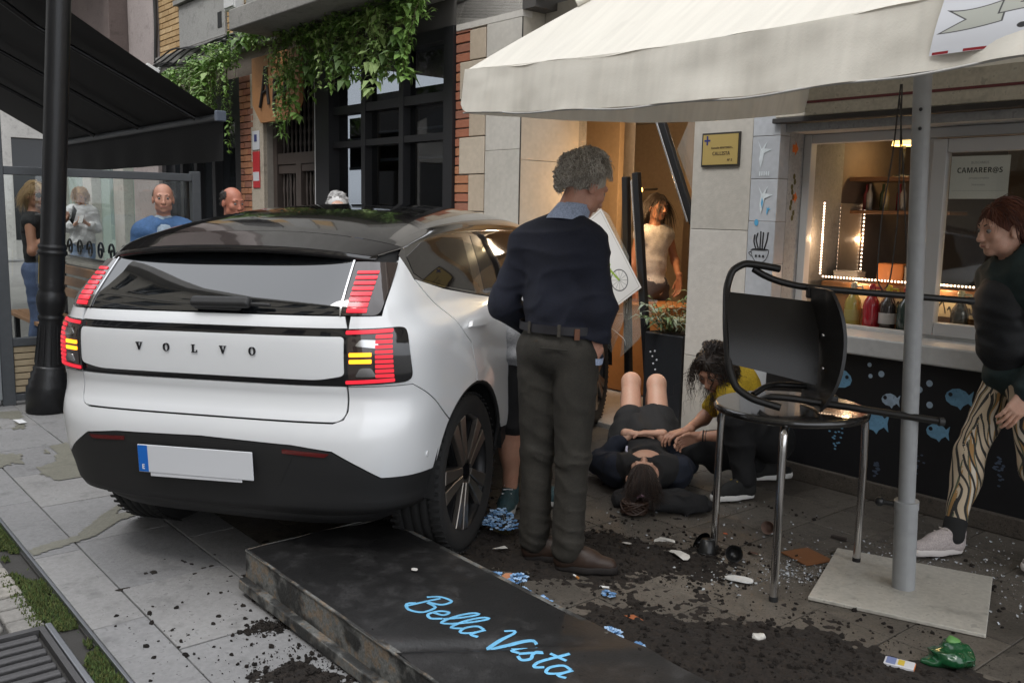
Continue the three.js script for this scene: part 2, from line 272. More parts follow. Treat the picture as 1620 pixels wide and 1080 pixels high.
{
  const b = facade('stone_quoin_pier', 'pier of cream stone quoins keyed into red brick beside black shop front', 'pier');
  obj('core', slab3(-3.985, -3.578, 0, 3.0, -0.4, -0.03), MAT.mortar, b);
  let y = 0.0, k = 0; while (y < 2.94) { const wide = k % 2 === 0, h = 0.3; obj('quoin', cham(wide ? -3.92 : -3.79, -3.585, y + 0.004, Math.min(2.94, y + h) - 0.004, -0.05, 0.0, 0.006), MAT.travertine[k % 2], b);
    for (let r = 0; r < 4; r++) { const yy = y + r * 0.075 + 0.005; obj('brick', cham(-3.985, (wide ? -3.93 : -3.8), yy, yy + 0.063, -0.04, -0.005 - rnd(0.005), 0.004), MAT.brick[Math.floor(rnd(3))], b); }
    y += h; k++; }
}
{
  const b = facade('brick_pier', 'narrow red brick and cream render pier beside the brown grille door', 'pier');
  obj('core', slab3(-8.22, -7.6, 0, 3.0, -0.4, -0.03), MAT.mortar, b);
  obj('render_face', cham(-7.93, -7.605, 0, 3.0, -0.05, 0.012, 0.006), MAT.stucco, b);
  for (let r = 0; r < 40; r++) { const y = r * 0.075 + 0.004, x1 = -7.93 + (r % 8 < 3 ? 0.07 : 0); for (let x = -8.22 + (r % 2 ? -0.1 : 0); x < x1 - 0.02; x += 0.21) { const a = Math.max(-8.22, x), c = Math.min(x + 0.2, x1); if (c - a > 0.025) obj('brick', cham(a, c, y, y + 0.064, -0.04, 0.016 - rnd(0.004), 0.004), MAT.brick[Math.floor(rnd(3))], b); } }
  const sg = facade('wall_notice', 'red and white notice plates screwed to the cream render pier', 'sign');
  obj('plate', cham(-7.87, -7.69, 1.72, 2.13, 0.014, 0.022, 0.003), M([0.5, 0.03, 0.035], 0.4), sg);
  obj('panel', [slab3(-7.86, -7.7, 1.8, 1.9, 0.0225, 0.024)], M([0.6, 0.6, 0.62], 0.5), sg); obj('panel', [slab3(-7.87, -7.69, 2.15, 2.36, 0.014, 0.021)], M([0.62, 0.63, 0.66], 0.5), sg);
  obj('emblem', [slab3(-7.82, -7.75, 2.24, 2.32, 0.0215, 0.023)], M([0.05, 0.06, 0.2], 0.5), sg);
}
// ---- brown door with turned grille bars and the wooden sign over it
{
  const d = facade('grille_door', 'brown double door with turned spindle grille under wooden sign', 'door');
  const fr = [slab3(-7.59, -7.5, 0, 2.98, -0.22, -0.1), slab3(-6.5, -6.42, 0, 2.98, -0.22, -0.1), slab3(-7.5, -6.5, 1.98, 2.1, -0.21, -0.11), slab3(-7.5, -6.5, 0, 0.12, -0.21, -0.11), slab3(-7.06, -6.94, 0.12, 1.98, -0.21, -0.11)];
  obj('frame', fr, MAT.brown, d); obj('backing', slab3(-7.59, -6.42, 0, 2.98, -0.32, -0.3), MAT.darkGlass, d);
  obj('leaf_rail', [slab3(-7.49, -7.06, 1.88, 1.97, -0.2, -0.12), slab3(-6.94, -6.51, 1.9, 1.975, -0.2, -0.12)], MAT.brown, d);
  const prof = []; for (let i = 0; i <= 20; i++) { const y = i / 20 * 1.78; prof.push([0.012 + 0.007 * (i % 3 === 0 ? 1 : 0), y + 0.11]); }
  const sp = lathe(prof, 8), spT = lathe(prof.map(([r, y]) => [r, y * 0.48 + 2.02]), 8);
  for (let i = 0; i < 5; i++) { obj('spindle', sp.clone().translate(-7.44 + i * 0.083, 0, -0.16), MAT.brown, d); obj('spindle', sp.clone().translate(-6.89 + i * 0.083, 0, -0.16), MAT.brown, d); }
  for (let i = 0; i < 10; i++) obj('spindle', spT.clone().translate(-7.43 + i * 0.099, 0, -0.16), MAT.brown, d);
  obj('white_strip', cham(-6.42, -6.37, 0, 3.0, -0.2, 0.0, 0.006), MAT.whitePaint, d);
  const s = facade('wooden_sign', 'hexagonal brown wooden sign with dark brush lettering among hanging plants', 'sign');
  obj('board', poly([[-7.62, 2.62], [-7.42, 2.42], [-6.62, 2.42], [-6.5, 2.6], [-6.5, 3.12], [-7.62, 3.12]], 0.04, 0.004).translate(0, 0, 0.08), withTex([0.4, 0.19, 0.075], 0.6, T.mottle, T.bump, 0.002), s);
  const L = M([0.02, 0.018, 0.016], 0.6), st = (pts, r = 0.019) => obj('letter', tube(pts.map(([x, y]) => [x, y, 0.135]), r, 18, 6), L, s);
  st([[-7.4, 2.58], [-7.32, 2.78], [-7.25, 3.02], [-7.22, 2.8], [-7.18, 2.6]]); st([[-7.36, 2.72], [-7.2, 2.76]], 0.014);
  st([[-7.06, 2.52], [-7.05, 2.7], [-7.02, 2.86]]); st([[-7.05, 2.82], [-6.94, 2.86], [-6.92, 2.74], [-7.04, 2.69]]);
  st([[-6.82, 2.54], [-6.81, 2.72], [-6.78, 2.88]]); st([[-6.81, 2.84], [-6.7, 2.88], [-6.67, 2.77], [-6.8, 2.72]]);
}
// ---- black glazed shop front with blinds
{
  const b = facade('black_shopfront', 'tall black framed shop window with grey blinds behind the car', 'shop front');
  const x0 = -6.36, x1 = -3.99, mull = [-5.49, -4.83];
  obj('frame', [slab3(x0, x0 + 0.28, 0, 3.0, -0.2, 0.02), slab3(x1 - 0.13, x1, 0, 3.0, -0.2, 0.02), slab3(x0 + 0.28, x1 - 0.13, 2.9, 3.0, -0.2, 0.015), slab3(x0 + 0.28, x1 - 0.13, 0, 0.12, -0.2, 0.015)], MAT.black, b);
  for (const m of mull) obj('mullion', cham(m - 0.035, m + 0.035, 0.12, 2.9, -0.16, -0.02, 0.005), MAT.black, b);
  obj('transom', [slab3(x0 + 0.28, x1 - 0.13, 2.1, 2.16, -0.145, -0.03), slab3(x0 + 0.28, x1 - 0.13, 2.42, 2.5, -0.145, -0.03)], MAT.black, b);
  const xs = [x0 + 0.28, mull[0], mull[1], x1 - 0.13];
  for (let i = 0; i < 3; i++) { obj('pane', slab3(xs[i], xs[i + 1], 0.12, 2.9, -0.105, -0.1), M([0.5, 0.52, 0.54], 0.02, { transmission: 1, thickness: 0 }), b);
    obj('blind', cham(xs[i] + 0.05, xs[i + 1] - 0.05, i ? 1.99 : 1.92, 2.4, -0.2, -0.19, 0.003), withTex([0.055, 0.058, 0.055], 0.8, T.weave), b); obj('blind_rail', rb(xs[i + 1] - xs[i] - 0.1, 0.03, 0.02, 0.008, (xs[i] + xs[i + 1]) / 2, i ? 1.975 : 1.905, -0.19), M([0.5, 0.51, 0.53], 0.4, { metalness: 0.6 }), b);
    obj('blind_rail', rb(xs[i + 1] - xs[i] - 0.1, 0.025, 0.02, 0.008, (xs[i] + xs[i + 1]) / 2, 2.23 - (i ? 0 : 0.04), -0.17), M([0.5, 0.51, 0.53], 0.4, { metalness: 0.6 }), b); }
  obj('poster', slab3(-4.3, -4.08, 2.5, 2.9, -0.18, -0.17), MAT.wood, b); obj('poster', slab3(-5.4, -4.9, 0.8, 1.52, -0.18, -0.17), withTex([0.4, 0.34, 0.27], 0.7, T.mottle), b);
  obj('back_wall', [slab3(-6.4, -3.98, 0, 3.0, -2.1, -2.02), slab3(-3.98, -3.9, 0, 3, -2.1, -0.42)], withTex([0.3, 0.25, 0.2], 0.9, T.mottle), b); obj('shop_floor', slab3(-6.4, -3.98, 0, 0.02, -2.02, -0.2), MAT.brown, b); obj('shop_ceiling', slab3(-6.4, -3.9, 2.98, 3.0, -2.1, -0.2), MAT.darkRoom, b);
}
{
  const b = facade('far_shopfront', 'dark framed shop window beyond the brick pier, under the black awning', 'shop front');
  obj('frame', [slab3(-10.9, -8.24, 2.55, 3.0, -0.2, 0.0), slab3(-10.9, -10.75, 0, 2.55, -0.2, 0), slab3(-8.4, -8.24, 0, 2.55, -0.2, 0), slab3(-10.75, -8.4, 0, 0.5, -0.2, 0)], MAT.black, b);
  for (const m of [-9.1, -9.7, -10.2]) obj('mullion', cham(m - 0.05, m + 0.05, 0.5, 2.55, -0.18, -0.01, 0.006), MAT.black, b);
  for (const [p, q] of [[-10.75, -10.2], [-10.2, -9.7], [-9.7, -9.1], [-9.1, -8.4]]) obj('pane', slab3(p + 0.05, q - 0.05, 0.5, 2.55, -0.12, -0.11), MAT.darkGlass, b);
}
// ---- the bar with its serving window
{
  const b = facade('bar_front', 'bar front with open serving window over a black wall painted with blue fish', 'bar');
  // tiled pier
  for (let r = 0; r < 9; r++) for (let c = 0; c < 1; c++) obj('tile', cham(-1.028, -0.842, r * 0.245 + 0.008, r * 0.245 + 0.25, -0.1, rnd(-0.001, 0.001), 0.003), MAT.greyTile[(r * 5) % 2], b);
  obj('pier_core', slab3(-1.026, -0.845, 0, 2.25, -0.1, -0.004), MAT.mortar, b);
  obj('reveal', slab3(-0.88, -0.842, 0.83, 2.04, -0.26, -0.101), MAT.greyWall, b);
  // black wall below the sill, plinth, sill
  obj('wall', slab3(-0.84, 3.4, 0.1, 0.78, -0.3, 0.0), withTex([0.011, 0.011, 0.013], 0.5, T.mottle), b);
  obj('plinth', cham(-0.86, 3.4, 0, 0.1, -0.3, 0.022, 0.008), withTex([0.12, 0.105, 0.09], 0.8, T.dirt, T.bump, 0.003), b);
  obj('sill', [rb(4.26, 0.1, 0.34, 0.012, 1.27, 0.832, -0.1), rb(4.26, 0.03, 0.04, 0.01, 1.27, 0.89, -0.24)], MAT.whitePaint, b);
  // header: cream fascia with red line, dark drip edge, grey shutter box
  obj('fascia', cham(-0.87, 3.4, 2.06, 2.6, -0.3, 0.02, 0.006), MAT.cream, b);
  const red = M([0.14, 0.03, 0.035], 0.5); obj('red_line', [slab3(-0.83, 3.4, 2.128, 2.142, 0.0205, 0.0235), slab3(-0.83, -0.818, 2.142, 2.5, 0.0205, 0.0235)], red, b);
  obj('drip_edge', cham(-0.88, 3.4, 2.03, 2.058, -0.02, 0.035, 0.004), M([0.035, 0.032, 0.03], 0.7), b);
  obj('shutter_box', [slab3(-0.84, 3.4, 1.985, 2.03, -0.3, -0.05)], MAT.greyWall, b);
  // white frames: fixed left opening and the sash on the right
  const fr = M([0.5, 0.5, 0.5], 0.4);
  obj('window_frame', [cham(-0.84, -0.79, 0.9, 1.984, -0.3, -0.24, 0.005), cham(-0.79, 3.4, 1.93, 1.984, -0.3, -0.241, 0.005), cham(-0.13, -0.055, 0.9, 1.93, -0.32, -0.25, 0.005)], fr, b);
  const sash = obj('sash', [cham(-0.05, 0.025, 0.9, 1.92, -0.26, -0.2, 0.006), cham(0.026, 2.2, 1.85, 1.92, -0.26, -0.201, 0.006), cham(0.026, 2.2, 0.9, 0.97, -0.26, -0.201, 0.006)], fr, b);
  obj('pane', slab3(0.025, 2.2, 0.97, 1.85, -0.233, -0.229), MAT.glass, sash, b);
  // room behind
  obj('room_wall', [slab3(-1.3, 3.6, 0, 2.6, -3.3, -3.2), slab3(-1.0, -0.9, 0, 2.6, -3.2, -0.73), slab3(3.5, 3.6, 0, 2.6, -3.2, -0.3)], MAT.darkRoom, b);
  obj('room_floor', slab3(-0.9, 3.5, 0, 0.02, -3.2, -0.3), MAT.darkRoom, b); obj('room_ceiling', slab3(-0.9, 3.5, 2.58, 2.6, -3.2, -0.3), MAT.darkRoom, b);
  obj('serving_counter', [cham(-0.78, 3.4, 1.08, 1.13, -0.85, -0.42, 0.008)], withTex([0.25, 0.12, 0.05], 0.3, T.mottle), b);
  obj('counter_front', slab3(-0.78, 3.4, 0.1, 1.08, -0.5, -0.45), withTex([0.32, 0.19, 0.1], 0.25, T.mottle, null, 0, { metalness: 0.3 }), b);
  obj('inner_ledge', slab3(-0.78, 3.4, 0.83, 0.87, -0.45, -0.27), MAT.brown, b);
  obj('back_shelf', [cham(0.1, 1.6, 1.52, 1.55, -3.18, -2.9, 0.004), cham(0.1, 1.6, 1.85, 1.88, -3.18, -2.9, 0.004), slab3(0.1, 0.13, 1.1, 2.3, -3.19, -2.9), slab3(1.57, 1.6, 1.1, 2.3, -3.19, -2.9)], MAT.wood, b);
  // painted fish and bubbles: flat paint on the black wall
  const paint = (c) => withTex(c.map(v => v * 1.1), 0.6, T.stain), blue = paint([0.17, 0.37, 0.57]), pale = paint([0.36, 0.47, 0.6]), dim = paint([0.09, 0.12, 0.18]), eye = paint([0.01, 0.01, 0.015]);
  const flat = (name, pts, m, z = 0.0008) => { const g = new THREE.ShapeGeometry(new THREE.Shape(pts.map(p => new THREE.Vector2(...p)))); g.translate(0, 0, z + 0.0008); return obj(name, g, m, b); };
  const blob = (cx, cy, rx, ry, n = 20, f = () => 1) => Array.from({ length: n }, (_, i) => { const t = i / n * Math.PI * 2; const k = f(t); return [cx + Math.cos(t) * rx * k, cy + Math.sin(t) * ry * k]; });
  function fish(cx, cy, L, dir, m) { L *= 0.88; const H = L * 0.36, q = []; const S = [[-0.5, 0], [-0.44, 0.42], [-0.25, 0.85], [0, 1], [0.25, 0.78], [0.38, 0.45], [0.55, 0.95], [0.5, 0], [0.56, -0.85], [0.38, -0.42], [0.2, -0.8], [0.12, -1.25], [0, -0.95], [-0.25, -0.85], [-0.44, -0.5]];
    for (const [x, y] of S) q.push([cx + dir * x * L, cy + y * H]); if (dir < 0) q.reverse(); flat('painted_fish', q.reverse(), m); flat('painted_eye', blob(cx - dir * 0.3 * L, cy + 0.25 * H, 0.011, 0.011, 10).reverse(), eye, 0.002); }
  fish(-0.37, 0.63, 0.17, -1, blue); fish(-0.15, 0.43, 0.17, 1, blue); fish(0.28, 0.63, 0.15, 1, blue); fish(0.19, 0.44, 0.13, 1, blue); fish(-0.76, 0.66, 0.13, 1, pale); fish(-0.07, 0.56, 0.11, 1, pale); fish(-0.43, 0.42, 0.12, 1, pale); fish(0.75, 0.5, 0.17, -1, blue);
  for (const [x, y, r] of [[-0.2, 0.73, 0.012], [-0.13, 0.69, 0.017], [-0.19, 0.67, 0.012], [0.08, 0.64, 0.018], [0.13, 0.68, 0.017], [0.14, 0.57, 0.017], [-0.5, 0.62, 0.016], [0.5, 0.6, 0.015]]) flat('painted_bubble', blob(x, y, r, r, 14).reverse(), pale);
  for (const [x, y, w, h, m] of [[-0.67, 0.33, 0.05, 0.2, dim], [-0.37, 0.34, 0.09, 0.22, blue], [0.08, 0.25, 0.15, 0.17, dim], [-0.12, 0.17, 0.05, 0.08, dim], [0.5, 0.3, 0.07, 0.15, dim], [-0.5, 0.55, 0.05, 0.1, dim]]) for (let i = 0; i < 26; i++) { const t = rnd(-0.5, 0.5), u = rnd(-0.5, 0.5) * (1 - Math.abs(t) * 1.4); flat('painted_coral', blob(x + u * w, y + t * h, 0.008, 0.005, 7).reverse(), m); }
  // painted motifs on the tiles and reveal: birds, a potted cactus in a cup
  const white = paint([0.62, 0.68, 0.72]), sky = paint([0.08, 0.35, 0.6]), org = paint([0.65, 0.17, 0.03]), olive = paint([0.1, 0.09, 0.02]), ink = paint([0.012, 0.012, 0.014]);
  const bird = (x, y, s, m, m2) => { flat('painted_bird', [[0, 0.4], [-0.35, 0.95], [-0.1, 0.35], [-0.18, -0.3], [-0.05, -0.9], [0.1, -0.4], [0.18, 0.1], [0.8, 0.35], [0.22, 0.42], [0.4, 0.9]].map(([p, q]) => [x + p * s, y + q * s]), m, 0.002); if (m2) flat('painted_bird', [[0, 0.2], [-0.06, -0.2], [0.05, -0.6], [0.1, -0.1]].map(([p, q]) => [x + p * s, y + q * s]), m2, 0.003); };
  bird(-0.96, 1.86, 0.085, white); bird(-0.94, 1.6, 0.09, white, sky); bird(-0.9, 1.54, 0.03, sky); flat('painted_bird', blob(-0.97, 1.47, 0.015, 0.02, 9).reverse(), sky, 0.002);
  for (const x of [-0.97, -0.955, -0.94, -0.925, -0.91]) flat('painted_letter', [[x, 1.74], [x + 0.009, 1.74], [x + 0.009, 1.765], [x, 1.765]], white, 0.002);
  { const line = (p) => obj('painted_cactus', tube(p.map(([x, y]) => [x, y, 0.0015]), 0.0045, 10, 5), ink, b); const cx = -0.935, cy = 1.3; line([[cx - 0.03, cy + 0.02], [cx - 0.045, cy + 0.06], [cx - 0.04, cy + 0.1]]); line([[cx - 0.012, cy + 0.02], [cx - 0.03, cy + 0.07], [cx - 0.02, cy + 0.11]]); line([[cx, cy + 0.02], [cx, cy + 0.12]]); line([[cx + 0.015, cy + 0.02], [cx + 0.018, cy + 0.115]]); line([[cx + 0.03, cy + 0.02], [cx + 0.045, cy + 0.07], [cx + 0.05, cy + 0.115]]);
    const cup = []; for (let i = 0; i <= 14; i++) { const t = Math.PI * i / 14; cup.push([cx + 0.06 * Math.cos(t), cy + 0.01 - 0.075 * Math.sin(t)]); } cup.push([cx + 0.06, cy + 0.012]); obj('painted_cup', tube(cup.map(([x, y]) => [x, y, 0.0015]), 0.002, 30, 4), ink, b); flat('painted_rim', blob(cx, cy + 0.014, 0.058, 0.006, 14).reverse(), ink, 0.002); for (const k of [-0.025, 0, 0.025]) flat('painted_dot', blob(cx + k, cy - 0.025, 0.008, 0.008, 9).reverse(), ink, 0.002); obj('painted_handle', tube([[cx - 0.058, cy, 0.0015], [cx - 0.078, cy - 0.008, 0.0015], [cx - 0.056, cy - 0.03, 0.0015]], 0.002, 12, 4), ink, b); }
  const onRev = (pts, m) => { const g = new THREE.ShapeGeometry(new THREE.Shape(pts.map(p => new THREE.Vector2(...p)))); g.rotateY(Math.PI / 2).translate(-0.8415, 0, 0); return obj('painted_arrow', g, m, b); };
  const arrow = (z, y, s) => onRev([[-0.5, 0.4], [-0.5, -0.4], [0, -0.4], [0, -0.8], [0.6, 0], [0, 0.8], [0, 0.4]].map(([p, q]) => [0.1 + (p - 0) * s + z, y + q * s]), org);
  arrow(0.055, 1.9, 0.055); arrow(0.08, 1.62, 0.045); for (let i = 0; i < 9; i++) onRev(blob(0.14 + rnd(0.05), 1.5 + i * 0.03, 0.013, 0.018, 7), olive);
}
// ================================================================== THE CAR (local frame: x right, y up, z to the rear; origin under the rear axle)
const { FontLoader } = await import('three/addons/loaders/FontLoader.js');
const { TextGeometry } = await import('three/addons/geometries/TextGeometry.js');
const fontSerif = await new FontLoader().loadAsync('fonts/droid/droid_serif_bold.typeface.json');
const fontSans = await new FontLoader().loadAsync('fonts/droid/droid_sans_bold.typeface.json');
const text = (s, size, depth, x, y, z, font = fontSans) => { const g = new TextGeometry(s, { font, size, depth, curveSegments: 4, bevelEnabled: false }); g.computeBoundingBox(); const b = g.boundingBox; return g.translate(x - (b.min.x + b.max.x) / 2, y - (b.min.y + b.max.y) / 2, z); };
const CAR = {
  w: [[0.2, 0.62], [0.28, 0.7], [0.325, 0.735], [0.335, 0.808], [0.42, 0.837], [0.5, 0.854], [0.65, 0.864], [0.8, 0.871], [0.93, 0.873], [1.0, 0.863], [1.05, 0.840], [1.1, 0.809], [1.16, 0.786], [1.25, 0.751], [1.33, 0.714], [1.4, 0.678], [1.5, 0.610]],
  zr: [[0.2, 0.5], [0.25, 0.58], [0.3, 0.648], [0.325, 0.658], [0.335, 0.69], [0.45, 0.716], [0.56, 0.735], [0.64, 0.737], [0.7, 0.722], [0.74, 0.704], [0.79, 0.694], [0.83, 0.7], [0.9, 0.703], [1.0, 0.7], [1.05, 0.688], [1.09, 0.665], [1.13, 0.638], [1.2, 0.58], [1.32, 0.475], [1.4, 0.4], [1.5, 0.3]],
  zf: [[0.2, -3.3], [0.35, -3.45], [0.6, -3.5], [0.8, -3.45], [0.95, -3.2], [1.05, -2.6], [1.2, -2.2], [1.4, -1.9], [1.5, -1.75]],
};
function carBarrel(z, y) { const k = lerp(0.028, 0.085, smooth(0.95, 1.4, y)), d = (z + 1.15) / 1.75; let B = 1 - k * d * d; const f = smooth(0.22, 0.5, y) * (1 - smooth(0.78, 0.98, y)); B += 0.016 * f * (Math.exp(-((z / 0.36) ** 2)) + Math.exp(-(((z + 2.65) / 0.4) ** 2))); return B; }
const carTabs = new Map();
function carTable(k) {
  if (carTabs.has(k)) return carTabs.get(k);
  const y = k * 0.0025, w = cub(CAR.w, y), zr = cub(CAR.zr, y), zf = tab(CAR.zf, y), n = lerp(4.1, 5.6, smooth(1.04, 1.14, y)), b = lerp(0.46, 0.36, smooth(1.0, 1.2, y)), nf = 2.7, bf = 0.8, P = [];
  const f = u => { const a = Math.pow(u, 2.2), c = Math.pow(1 - u, 2.2); return a / (a + c); };
  for (let i = 0; i <= 110; i++) { const p = Math.PI / 2 * f(i / 110), z = zr - b + b * Math.pow(Math.max(0, Math.cos(p)), 2 / n); P.push([w * carBarrel(z, y) * Math.pow(Math.sin(p), 2 / n), z]); }
  const z1 = zr - b, z2 = zf + bf; for (let i = 1; i <= 60; i++) { const z = lerp(z1, z2, i / 60); P.push([w * carBarrel(z, y), z]); }
  for (let i = 1; i <= 50; i++) { const p = Math.PI / 2 * (1 - f(i / 50)), z = z2 - bf * Math.pow(Math.max(0, Math.cos(p)), 2 / nf); P.push([w * carBarrel(z, y) * Math.pow(Math.sin(p), 2 / nf), z]); }
  const s = [0]; for (let i = 1; i < P.length; i++) s.push(s[i - 1] + Math.hypot(P[i][0] - P[i - 1][0], P[i][1] - P[i - 1][1]));
  const t = { P, s }; carTabs.set(k, t); return t;
}
function tabAt(t, s) { const n = t.s.length; if (s >= t.s[n - 1]) return t.P[n - 1]; let lo = 0, hi = n - 1; while (hi - lo > 1) { const m = (lo + hi) >> 1; if (t.s[m] <= s) lo = m; else hi = m; } const f = (s - t.s[lo]) / (t.s[hi] - t.s[lo] || 1); return [lerp(t.P[lo][0], t.P[hi][0], f), lerp(t.P[lo][1], t.P[hi][1], f)]; }
function carS(s, y) { const a = Math.abs(s), k = Math.floor(y / 0.0025), f = y / 0.0025 - k, p = tabAt(carTable(k), a), q = tabAt(carTable(k + 1), a); return V((s < 0 ? -1 : 1) * lerp(p[0], q[0], f), y, lerp(p[1], q[1], f)); }
function carN(s, y) { const e = 0.006, u = carS(s + e, y).sub(carS(s - e, y)), v = carS(s, y + e).sub(carS(s, y - e)); return u.cross(v).normalize(); }
function sAtZ(z, y) { const t = carTable(Math.round(y / 0.0025)); let i = 0; while (i < t.P.length - 1 && t.P[i + 1][1] > z) i++; const f = (t.P[i][1] - z) / (t.P[i][1] - t.P[i + 1][1] || 1); return lerp(t.s[i], t.s[i + 1], clamp(f, 0, 1)); }
function densify(p, st) { const o = []; for (let i = 0; i < p.length; i++) { const a = p[i], b = p[(i + 1) % p.length], n = Math.max(1, Math.ceil(Math.hypot(a[0] - b[0], a[1] - b[1]) / st)); for (let k = 0; k < n; k++) o.push([lerp(a[0], b[0], k / n), lerp(a[1], b[1], k / n)]); } return o; }
function roundPoly(p, r, n = 5) { const o = []; for (let i = 0; i < p.length; i++) { const a = p[(i + p.length - 1) % p.length], b = p[i], c = p[(i + 1) % p.length], R = b[2] ?? r; const d1 = Math.hypot(a[0] - b[0], a[1] - b[1]), d2 = Math.hypot(c[0] - b[0], c[1] - b[1]), t1 = Math.min(R, d1 * 0.48) / d1, t2 = Math.min(R, d2 * 0.48) / d2; if (R < 0.002) { o.push([b[0], b[1]]); continue; } const A = [lerp(b[0], a[0], t1), lerp(b[1], a[1], t1)], C = [lerp(b[0], c[0], t2), lerp(b[1], c[1], t2)]; for (let k = 0; k <= n; k++) { const t = k / n; o.push([(1 - t) ** 2 * A[0] + 2 * t * (1 - t) * b[0] + t * t * C[0], (1 - t) ** 2 * A[1] + 2 * t * (1 - t) * b[1] + t * t * C[1]]); } } return o; }
const zpoly = p => densify(p, 0.03).map(([z, y]) => [sAtZ(z, y), y]);
const mirrorP = p => p.map(([s, y]) => [-s, y]).reverse();
function area2(p) { let a = 0; for (let i = 0; i < p.length; i++) { const q = p[(i + 1) % p.length]; a += p[i][0] * q[1] - q[0] * p[i][1]; } return a; }
function clipCell(p, x0, x1, y0, y1) {
  const cut = (q, k, v, sg) => { const o = []; for (let i = 0; i < q.length; i++) { const a = q[i], b = q[(i + 1) % q.length], da = (a[k] - v) * sg, db = (b[k] - v) * sg; if (da >= 0) o.push(a); if ((da > 0 && db < 0) || (da < 0 && db > 0)) { const t = da / (da - db); o.push([lerp(a[0], b[0], t), lerp(a[1], b[1], t)]); } } return o; };
  p = cut(p, 0, x0, 1); if (p.length) p = cut(p, 0, x1, -1); if (p.length) p = cut(p, 1, y0, 1); if (p.length) p = cut(p, 1, y1, -1); return p;
}
function carPanel(p, off = 0, thick = 0.012, step = 0.03, F = carS, N = carN) {
  if (area2(p) < 0) p = p.slice().reverse();
  p = densify(p, step);
  const pos = [], nor = [], put = (q, o) => { const P = F(q[0], q[1]), n = N(q[0], q[1]); pos.push(P.x + n.x * o, P.y + n.y * o, P.z + n.z * o); nor.push(n.x, n.y, n.z); };
  let x0 = 1e9, x1 = -1e9, y0 = 1e9, y1 = -1e9; for (const q of p) { x0 = Math.min(x0, q[0]); x1 = Math.max(x1, q[0]); y0 = Math.min(y0, q[1]); y1 = Math.max(y1, q[1]); }
  const nx = Math.ceil((x1 - x0) / step), ny = Math.ceil((y1 - y0) / step), dx = (x1 - x0) / nx, dy = (y1 - y0) / ny;
  for (let j = 0; j < ny; j++) { const strip = clipCell(p, -1e9, 1e9, y0 + j * dy, y0 + (j + 1) * dy); if (strip.length < 3) continue;
    for (let i = 0; i < nx; i++) { let c = clipCell(strip, x0 + i * dx, x0 + (i + 1) * dx, -1e9, 1e9); if (c.length < 3 || Math.abs(area2(c)) < 1e-9) continue;
      const tri = THREE.ShapeUtils.triangulateShape(c.map(q => new THREE.Vector2(q[0], q[1])), []);
      for (const t of tri) { const A = [c[t[0]], c[t[1]], c[t[2]]]; if (area2(A) < 0) A.reverse(); if (area2(A) < 1e-10) continue; A.forEach(q => put(q, off)); } } }
  if (thick > 0) for (let i = 0; i < p.length; i++) { const a = p[i], b = p[(i + 1) % p.length], A = F(...a), B = F(...b), na = N(...a), nb = N(...b);
    const A1 = A.clone().addScaledVector(na, off), B1 = B.clone().addScaledVector(nb, off), A2 = A.clone().addScaledVector(na, off - thick), B2 = B.clone().addScaledVector(nb, off - thick), fn = B1.clone().sub(A1).cross(na).normalize();
    for (const q of [A1, A2, B2, A1, B2, B1]) { pos.push(q.x, q.y, q.z); nor.push(fn.x, fn.y, fn.z); } }
  const g = new THREE.BufferGeometry(); g.setAttribute('position', new THREE.Float32BufferAttribute(pos, 3)); g.setAttribute('normal', new THREE.Float32BufferAttribute(nor, 3)); return g;
}
const carMat = {
  white: M([0.72, 0.73, 0.735], 0.28, { clearcoat: 1, clearcoatRoughness: 0.03 }),
  gloss: M([0.008, 0.008, 0.009], 0.08, { clearcoat: 1, clearcoatRoughness: 0.02 }),
  roof: M([0.012, 0.011, 0.011], 0.1, { clearcoat: 1, clearcoatRoughness: 0.02 }),
  glass: M([0.006, 0.007, 0.008], 0.02, { specularIntensity: 1, ior: 2.0 }),
  sideGlass: M([0.012, 0.01, 0.009], 0.03, { specularIntensity: 1 }),
  plastic: withTex([0.014, 0.014, 0.0145], 0.6, T.mottle, T.bump, 0.0004),
  dark: M([0.006], 0.9),
  red: M([0.35, 0.01, 0.02], 0.2, { emissive: C3(1, 0.035, 0.06), emissiveIntensity: 0.36 }),
  redDim: M([0.1, 0.006, 0.006], 0.15, { clearcoat: 1 }),
  amber: M([0.7, 0.3, 0.02], 0.2, { emissive: C3(1, 0.3, 0.012), emissiveIntensity: 1.3 }),
  smoke: M([0.035, 0.025, 0.022], 0.06, { clearcoat: 1 }),
  tyre: withTex([0.014, 0.014, 0.014], 0.85, T.mottle, T.bump, 0.001),
  alloy: M([0.3, 0.27, 0.24], 0.3, { metalness: 0.9 }),
  rimDark: M([0.02, 0.02, 0.021], 0.35, { metalness: 0.4 }),
  chrome: M([0.6, 0.6, 0.6], 0.15, { metalness: 1 }),
};
const car = thing('white_car', 'white electric hatchback with black roof, rear lights lit, wedged beside an overturned planter', 'car', V(-0.966, 0.0, -4.16));
car.rotation.order = 'YXZ'; car.rotation.y = -17.6 * Math.PI / 180; car.rotation.z = 0.0227;
